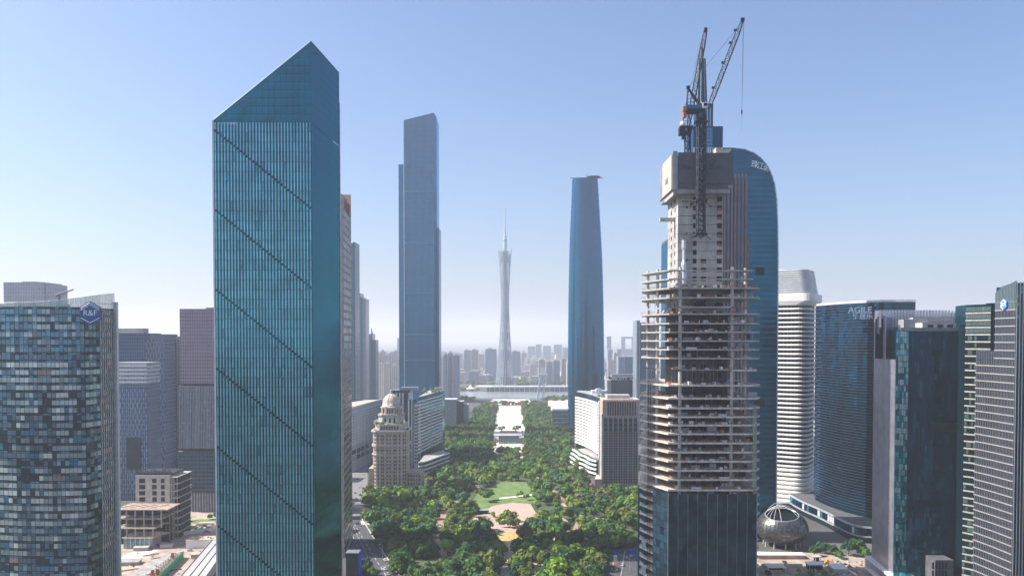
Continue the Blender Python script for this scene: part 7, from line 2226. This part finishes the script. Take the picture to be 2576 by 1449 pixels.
# park kiosk roof
p = G(1467, 1368); T = thing('park_kiosk', 'small pale flat-roofed kiosk among the trees of the right-hand wood', 'kiosk', tuple(p))
b = MB(); b.box(p.x, p.x + 9.5, p.y, p.y + 5, 0, 3.8); obj('wall', b, 'stone_grey', T); b = MB(); b.box(p.x - .5, p.x + 10, p.y - .5, p.y + 5.5, 3.82, 4.3); obj('roof', b, 'stone_pale', T)
p = G(1218, 1298); T = thing('sunken_entrance', 'dark sunken metro entrance with pale rim left of the lawn', 'metro entrance', tuple(p))
b = MB(); b.box(p.x - 11, p.x + 4, p.y + 8, p.y + 15, 0, 3.6); obj('wall', b, 'stone_grey', T); b = MB(); b.box(p.x - 10, p.x + 3, p.y + 7.9, p.y + 7.99, .3, 3.2); obj('opening', b, 'black_gap', T)
p = G(1488, 1249); T = thing('red_umbrella', 'bright red parasol at the corner of the gridded hotel', 'parasol', tuple(p))
b = MB(); b.lathe([(2.4, 12.2), (1.6, 13.2), (.1, 14)], 8, p.x, p.y); obj('canopy', b, 'red_paint', T); b = MB(); b.tube((p.x, p.y, 0), (p.x, p.y, 13), .12); obj('pole', b, 'white_metal', T)
# dark boxed advertisement at the foot of the teal tower
yb_ = 528.0
T = thing('boxed_advertisement', 'dark roadside box with a bright blue side at the foot of the teal tower', 'billboard', (X(893, yb_), yb_ + 4, 0))
zb_ = Z(1392, yb_)
b = MB(); b.box(X(868, yb_), X(899, yb_), yb_, yb_ + 8, 0, zb_); obj('body', b, 'dark_metal', T)
b = MB(); q_ = [(X(899, yb_) + .02, yb_), (X(908, yb_ + 6), yb_ + 6), (X(908, yb_ + 6) - .4, yb_ + 6.5), (X(899, yb_) + .02, yb_ + 1)]
b.prism(q_, 0, zb_ + .2); obj('blue_panel', b, 'blue_paint', T)
b = MB(); b.box(X(868, yb_) - .3, X(899, yb_) + .3, yb_ - .3, yb_ + 8.3, zb_, zb_ + .5); obj('lid', b, 'grey_metal', T)

# ================================================================== roof garden at the bottom right
T = thing('garden_terrace', 'raised pale stone terrace edge in front of the spherical pavilion', 'terrace', tuple(G(1980, 1408)))
p, q = G(1908, 1406), G(2030, 1409)
b = MB(); b.box(p.x, q.x, p.y, p.y + 8, 0, 2.6); obj('wall', b, 'stone_pink', T)
b = MB(); b.box(p.x, q.x + .4, p.y - .4, p.y + 8, 2.62, 3.1); obj('coping', b, 'white_paving', T)
T = thing('garden_wall', 'long pale pink planter wall at the bottom right garden', 'wall', tuple(G(1960, 1428)))
p, q = G(1916, 1428), G(2012, 1423)
b = MB(); b.box(p.x, q.x, p.y, p.y + .8, 0, 2.8); b.box(p.x, p.x + .8, p.y - 22, p.y - .02, 0, 2.8); obj('wall', b, 'roof_tan', T)
def pav(u, v, w_, d_, h_, lab, roof='white_paint'):
    p = G(u, v); T = thing('garden_pavilion', lab, 'pavilion', tuple(p), 'small garden pavilions')
    b = MB(); b.box(p.x - w_ / 2 - .5, p.x + w_ / 2 + .5, p.y - .5, p.y + d_ + .5, h_, h_ + .5); obj('roof', b, roof, T)
    b = MB(); b.box(p.x - w_ / 2 + .4, p.x + w_ / 2 - .4, p.y + d_ * .5, p.y + d_, 0, h_ - .02); obj('wall', b, 'glass_dark', T)
    for sx_, sy_ in ((-1, 0), (1, 0), (-1, 1), (1, 1)):
        b = MB(); x, y = p.x + sx_ * (w_ / 2 - .2), p.y + sy_ * (d_ - .2); b.box(x - .15, x + .15, y - .15, y + .15, 0, h_ - .01); obj('post', b, 'white_metal', T)
pav(1955, 1440, 12, 9, 3.4, 'flat white-roofed garden pavilion with a yellow front behind the planter wall')
pav(2056, 1436, 11, 7, 4.2, 'flat white-roofed garden pavilion with dark glass in the middle of the garden')
pav(2058, 1414, 4, 4, 3.6, 'tiny pale kiosk at the back of the garden', 'stone_pale')
p = G(1951, 1441); T = thing('yellow_awning', 'yellow front panel of the garden pavilion behind the planter wall', 'awning', tuple(p)); b = MB(); b.box(p.x - 4.5, p.x + 4.5, p.y - .4, p.y - .2, .8, 2.2); obj('panel', b, 'yellow_paint', T)
p = G(2110, 1442); T = thing('garden_cabin', 'white cabin with a sloped pale roof and blue grey front in the garden', 'cabin', tuple(p))
b = MB(); b.box(p.x - 3, p.x + 6, p.y, p.y + 7, 0, 3.0); obj('wall', b, 'pale_metal', T)
b = MB(); b.add([(p.x - 3.6, p.y - .5, 3.05), (p.x + 6.5, p.y - .5, 3.05), (p.x + 5.5, p.y + 9, 4.2), (p.x - 4.6, p.y + 9, 4.2), (p.x - 3.6, p.y - .5, 3.3), (p.x + 6.5, p.y - .5, 3.3), (p.x + 5.5, p.y + 9, 4.5), (p.x - 4.6, p.y + 9, 4.5)], [(3, 2, 1, 0), (4, 5, 6, 7), (0, 1, 5, 4), (1, 2, 6, 5), (2, 3, 7, 6), (3, 0, 4, 7)]); obj('roof', b, 'white_paint', T)
for (u, v, lab) in ((2126, 1428, 'red parasol in the garden, left of the other red one'), (2138, 1434, 'red parasol in the garden, nearer the white slide')):
    p = G(u, v); T = thing('red_parasol', lab, 'parasol', tuple(p), 'red parasols in the garden')
    b = MB(); b.lathe([(1.9, 2.6), (.1, 3.6)], 8, p.x, p.y); obj('canopy', b, 'red_paint', T); b = MB(); b.tube(p, (p.x, p.y, 2.8), .08); obj('pole', b, 'white_metal', T)
p = G(2080, 1418); T = thing('yellow_digger', 'small yellow digger standing on the garden site', 'digger', tuple(p))
b = MB(); b.box(p.x - 1.6, p.x + 1.6, p.y - 1, p.y + 1, .8, 2.0); b.box(p.x - .2, p.x + 1.2, p.y - .8, p.y + .8, 2.0, 3.2); obj('body', b, 'yellow_paint', T)
for s in (-1, 1):
    b = MB(); b.box(p.x - 1.8, p.x + 1.8, p.y + s * 1.1 - .3, p.y + s * 1.1 + .3, 0, .78); obj('track', b, 'black_gap', T)
b = MB(); b.tube((p.x + 1.4, p.y, 1.8), (p.x + 3.4, p.y, 3.8), .22); b.tube((p.x + 3.4, p.y, 3.8), (p.x + 4.6, p.y, 1.2), .18); b.box(p.x + 4.2, p.x + 5, p.y - .5, p.y + .5, .5, 1.3); obj('arm', b, 'yellow_paint', T)
p = G(2150, 1446); T = thing('white_slide', 'white sloping slide in the garden right of the red parasols', 'slide', tuple(p))
b = MB(); b.tube((p.x - 5, p.y + 10, 3.4), (p.x + 1, p.y - 2, .5), .6, 6); obj('chute', b, 'white_paint', T); b = MB(); b.tube((p.x - 5, p.y + 10, 0), (p.x - 5, p.y + 10, 3.4), .3); obj('post', b, 'grey_metal', T)
b = MB()
for k in range(150):
    p = G(random.uniform(2030, 2180), random.uniform(1412, 1450)); s = random.uniform(.3, 1.1); b.rbox(p.x, p.y, 0, s * random.uniform(.4, 1.2), s * 1.8, s, random.uniform(0, 3), random.randrange(5))
obj('building_rubble', b, ['white_metal', 'roof_tan', 'stone_pink', 'grey_metal', 'orange_paint'], None, kind='stuff')
b = MB()
for k in range(60):
    p = G(random.uniform(330, 555), random.uniform(1345, 1450)); s = random.uniform(.3, 1.2); b.rbox(p.x, p.y, 0, s * random.uniform(.4, 1.2), s * 2.2, s, random.uniform(0, 3), random.randrange(5))
for k in range(40):
    p = G(random.uniform(470, 552), random.uniform(1318, 1340)); s = random.uniform(.5, 1.4); b.rbox(p.x, p.y, 0, s, s * 2.4, s, random.uniform(0, 3), random.randrange(5))
obj('site_debris', b, ['white_metal', 'roof_tan', 'grey_metal', 'dark_metal', 'green_paint'], None, kind='stuff')
for (u, v, rr, k, lab) in ((1932, 1449, 2.6, 0, 'small dark tree by the planter wall at the bottom right'), (1975, 1420, 2.2, 1, 'small green tree behind the planter wall'), (2010, 1442, 2.4, 4, 'bright green tree beside the garden lawn'), (2076, 1449, 2.8, 1, 'small tree in front of the middle garden pavilion'), (2135, 1398, 6, 2, 'spreading bluish tree at the foot of the dark curved tower'), (2155, 1390, 6.5, 0, 'large dark tree at the foot of the dark curved tower'), (2175, 1400, 6, 1, 'mid green tree beside the white framed podium'), (2048, 1398, 4.5, 0, 'dark tree right of the spherical pavilion'), (2066, 1392, 5, 2, 'bluish tree between the spherical pavilion and the dark curved tower'), (2092, 1396, 5, 0, 'dark tree behind the garden kiosk'), (2112, 1404, 4.5, 1, 'mid green tree behind the garden cabin'), (2040, 1452, 2.5, 3, 'olive tree at the bottom edge of the garden'), (1990, 1266 + 130, 3, 1, 'small green tree under the spherical pavilion'),
                           (470, 1312, 4, 1, 'small tree at the foot of the brown tower, left'), (545, 1308, 4, 2, 'small tree at the foot of the brown tower, right'), (528, 1306, 3, 0, 'low dark tree in front of the brown tower base'),
                           (1010, 1239, 6, 0, 'dark tree at the right foot of the domed tower')):
    p = G(u, v); t = thing('garden_tree', lab, 'tree', (p.x, p.y, 0))
    c = bpy.data.objects.new('crown', NEAR[LEAF[k]][k % 3]); c.parent = t; c.scale = (rr, rr, rr); c.location = (0, 0, rr * .4); COL.objects.link(c)
    c2 = bpy.data.objects.new('trunk', TRUNK); c2.parent = t; c2.scale = (rr, rr, rr * 1.3); COL.objects.link(c2)
# look-alike trees that share zone, size, shape and colour are told apart by how near they stand
same = {}
for o in COL.objects:
    if o.parent is None and o.get('category') in ('tree', 'palm tree'):
        same.setdefault(o['label'], []).append(o)
for lab, os_ in same.items():
    if len(os_) < 2: continue
    palm = os_[0]['category'] == 'palm tree'
    os_.sort(key=(lambda o: (o.location.x if 'front' in lab else o.location.y)) if palm else (lambda o: o.location.length))
    for k, o in enumerate(os_):
        o['label'] = '%s, %s' % (lab, (ORD[k] + ' from the left') if (palm and 'front' in lab) else ('nearest' if k == 0 else ORD[k] + ' nearest'))
        if len(os_) > 1 and not palm: o['group'] = lab
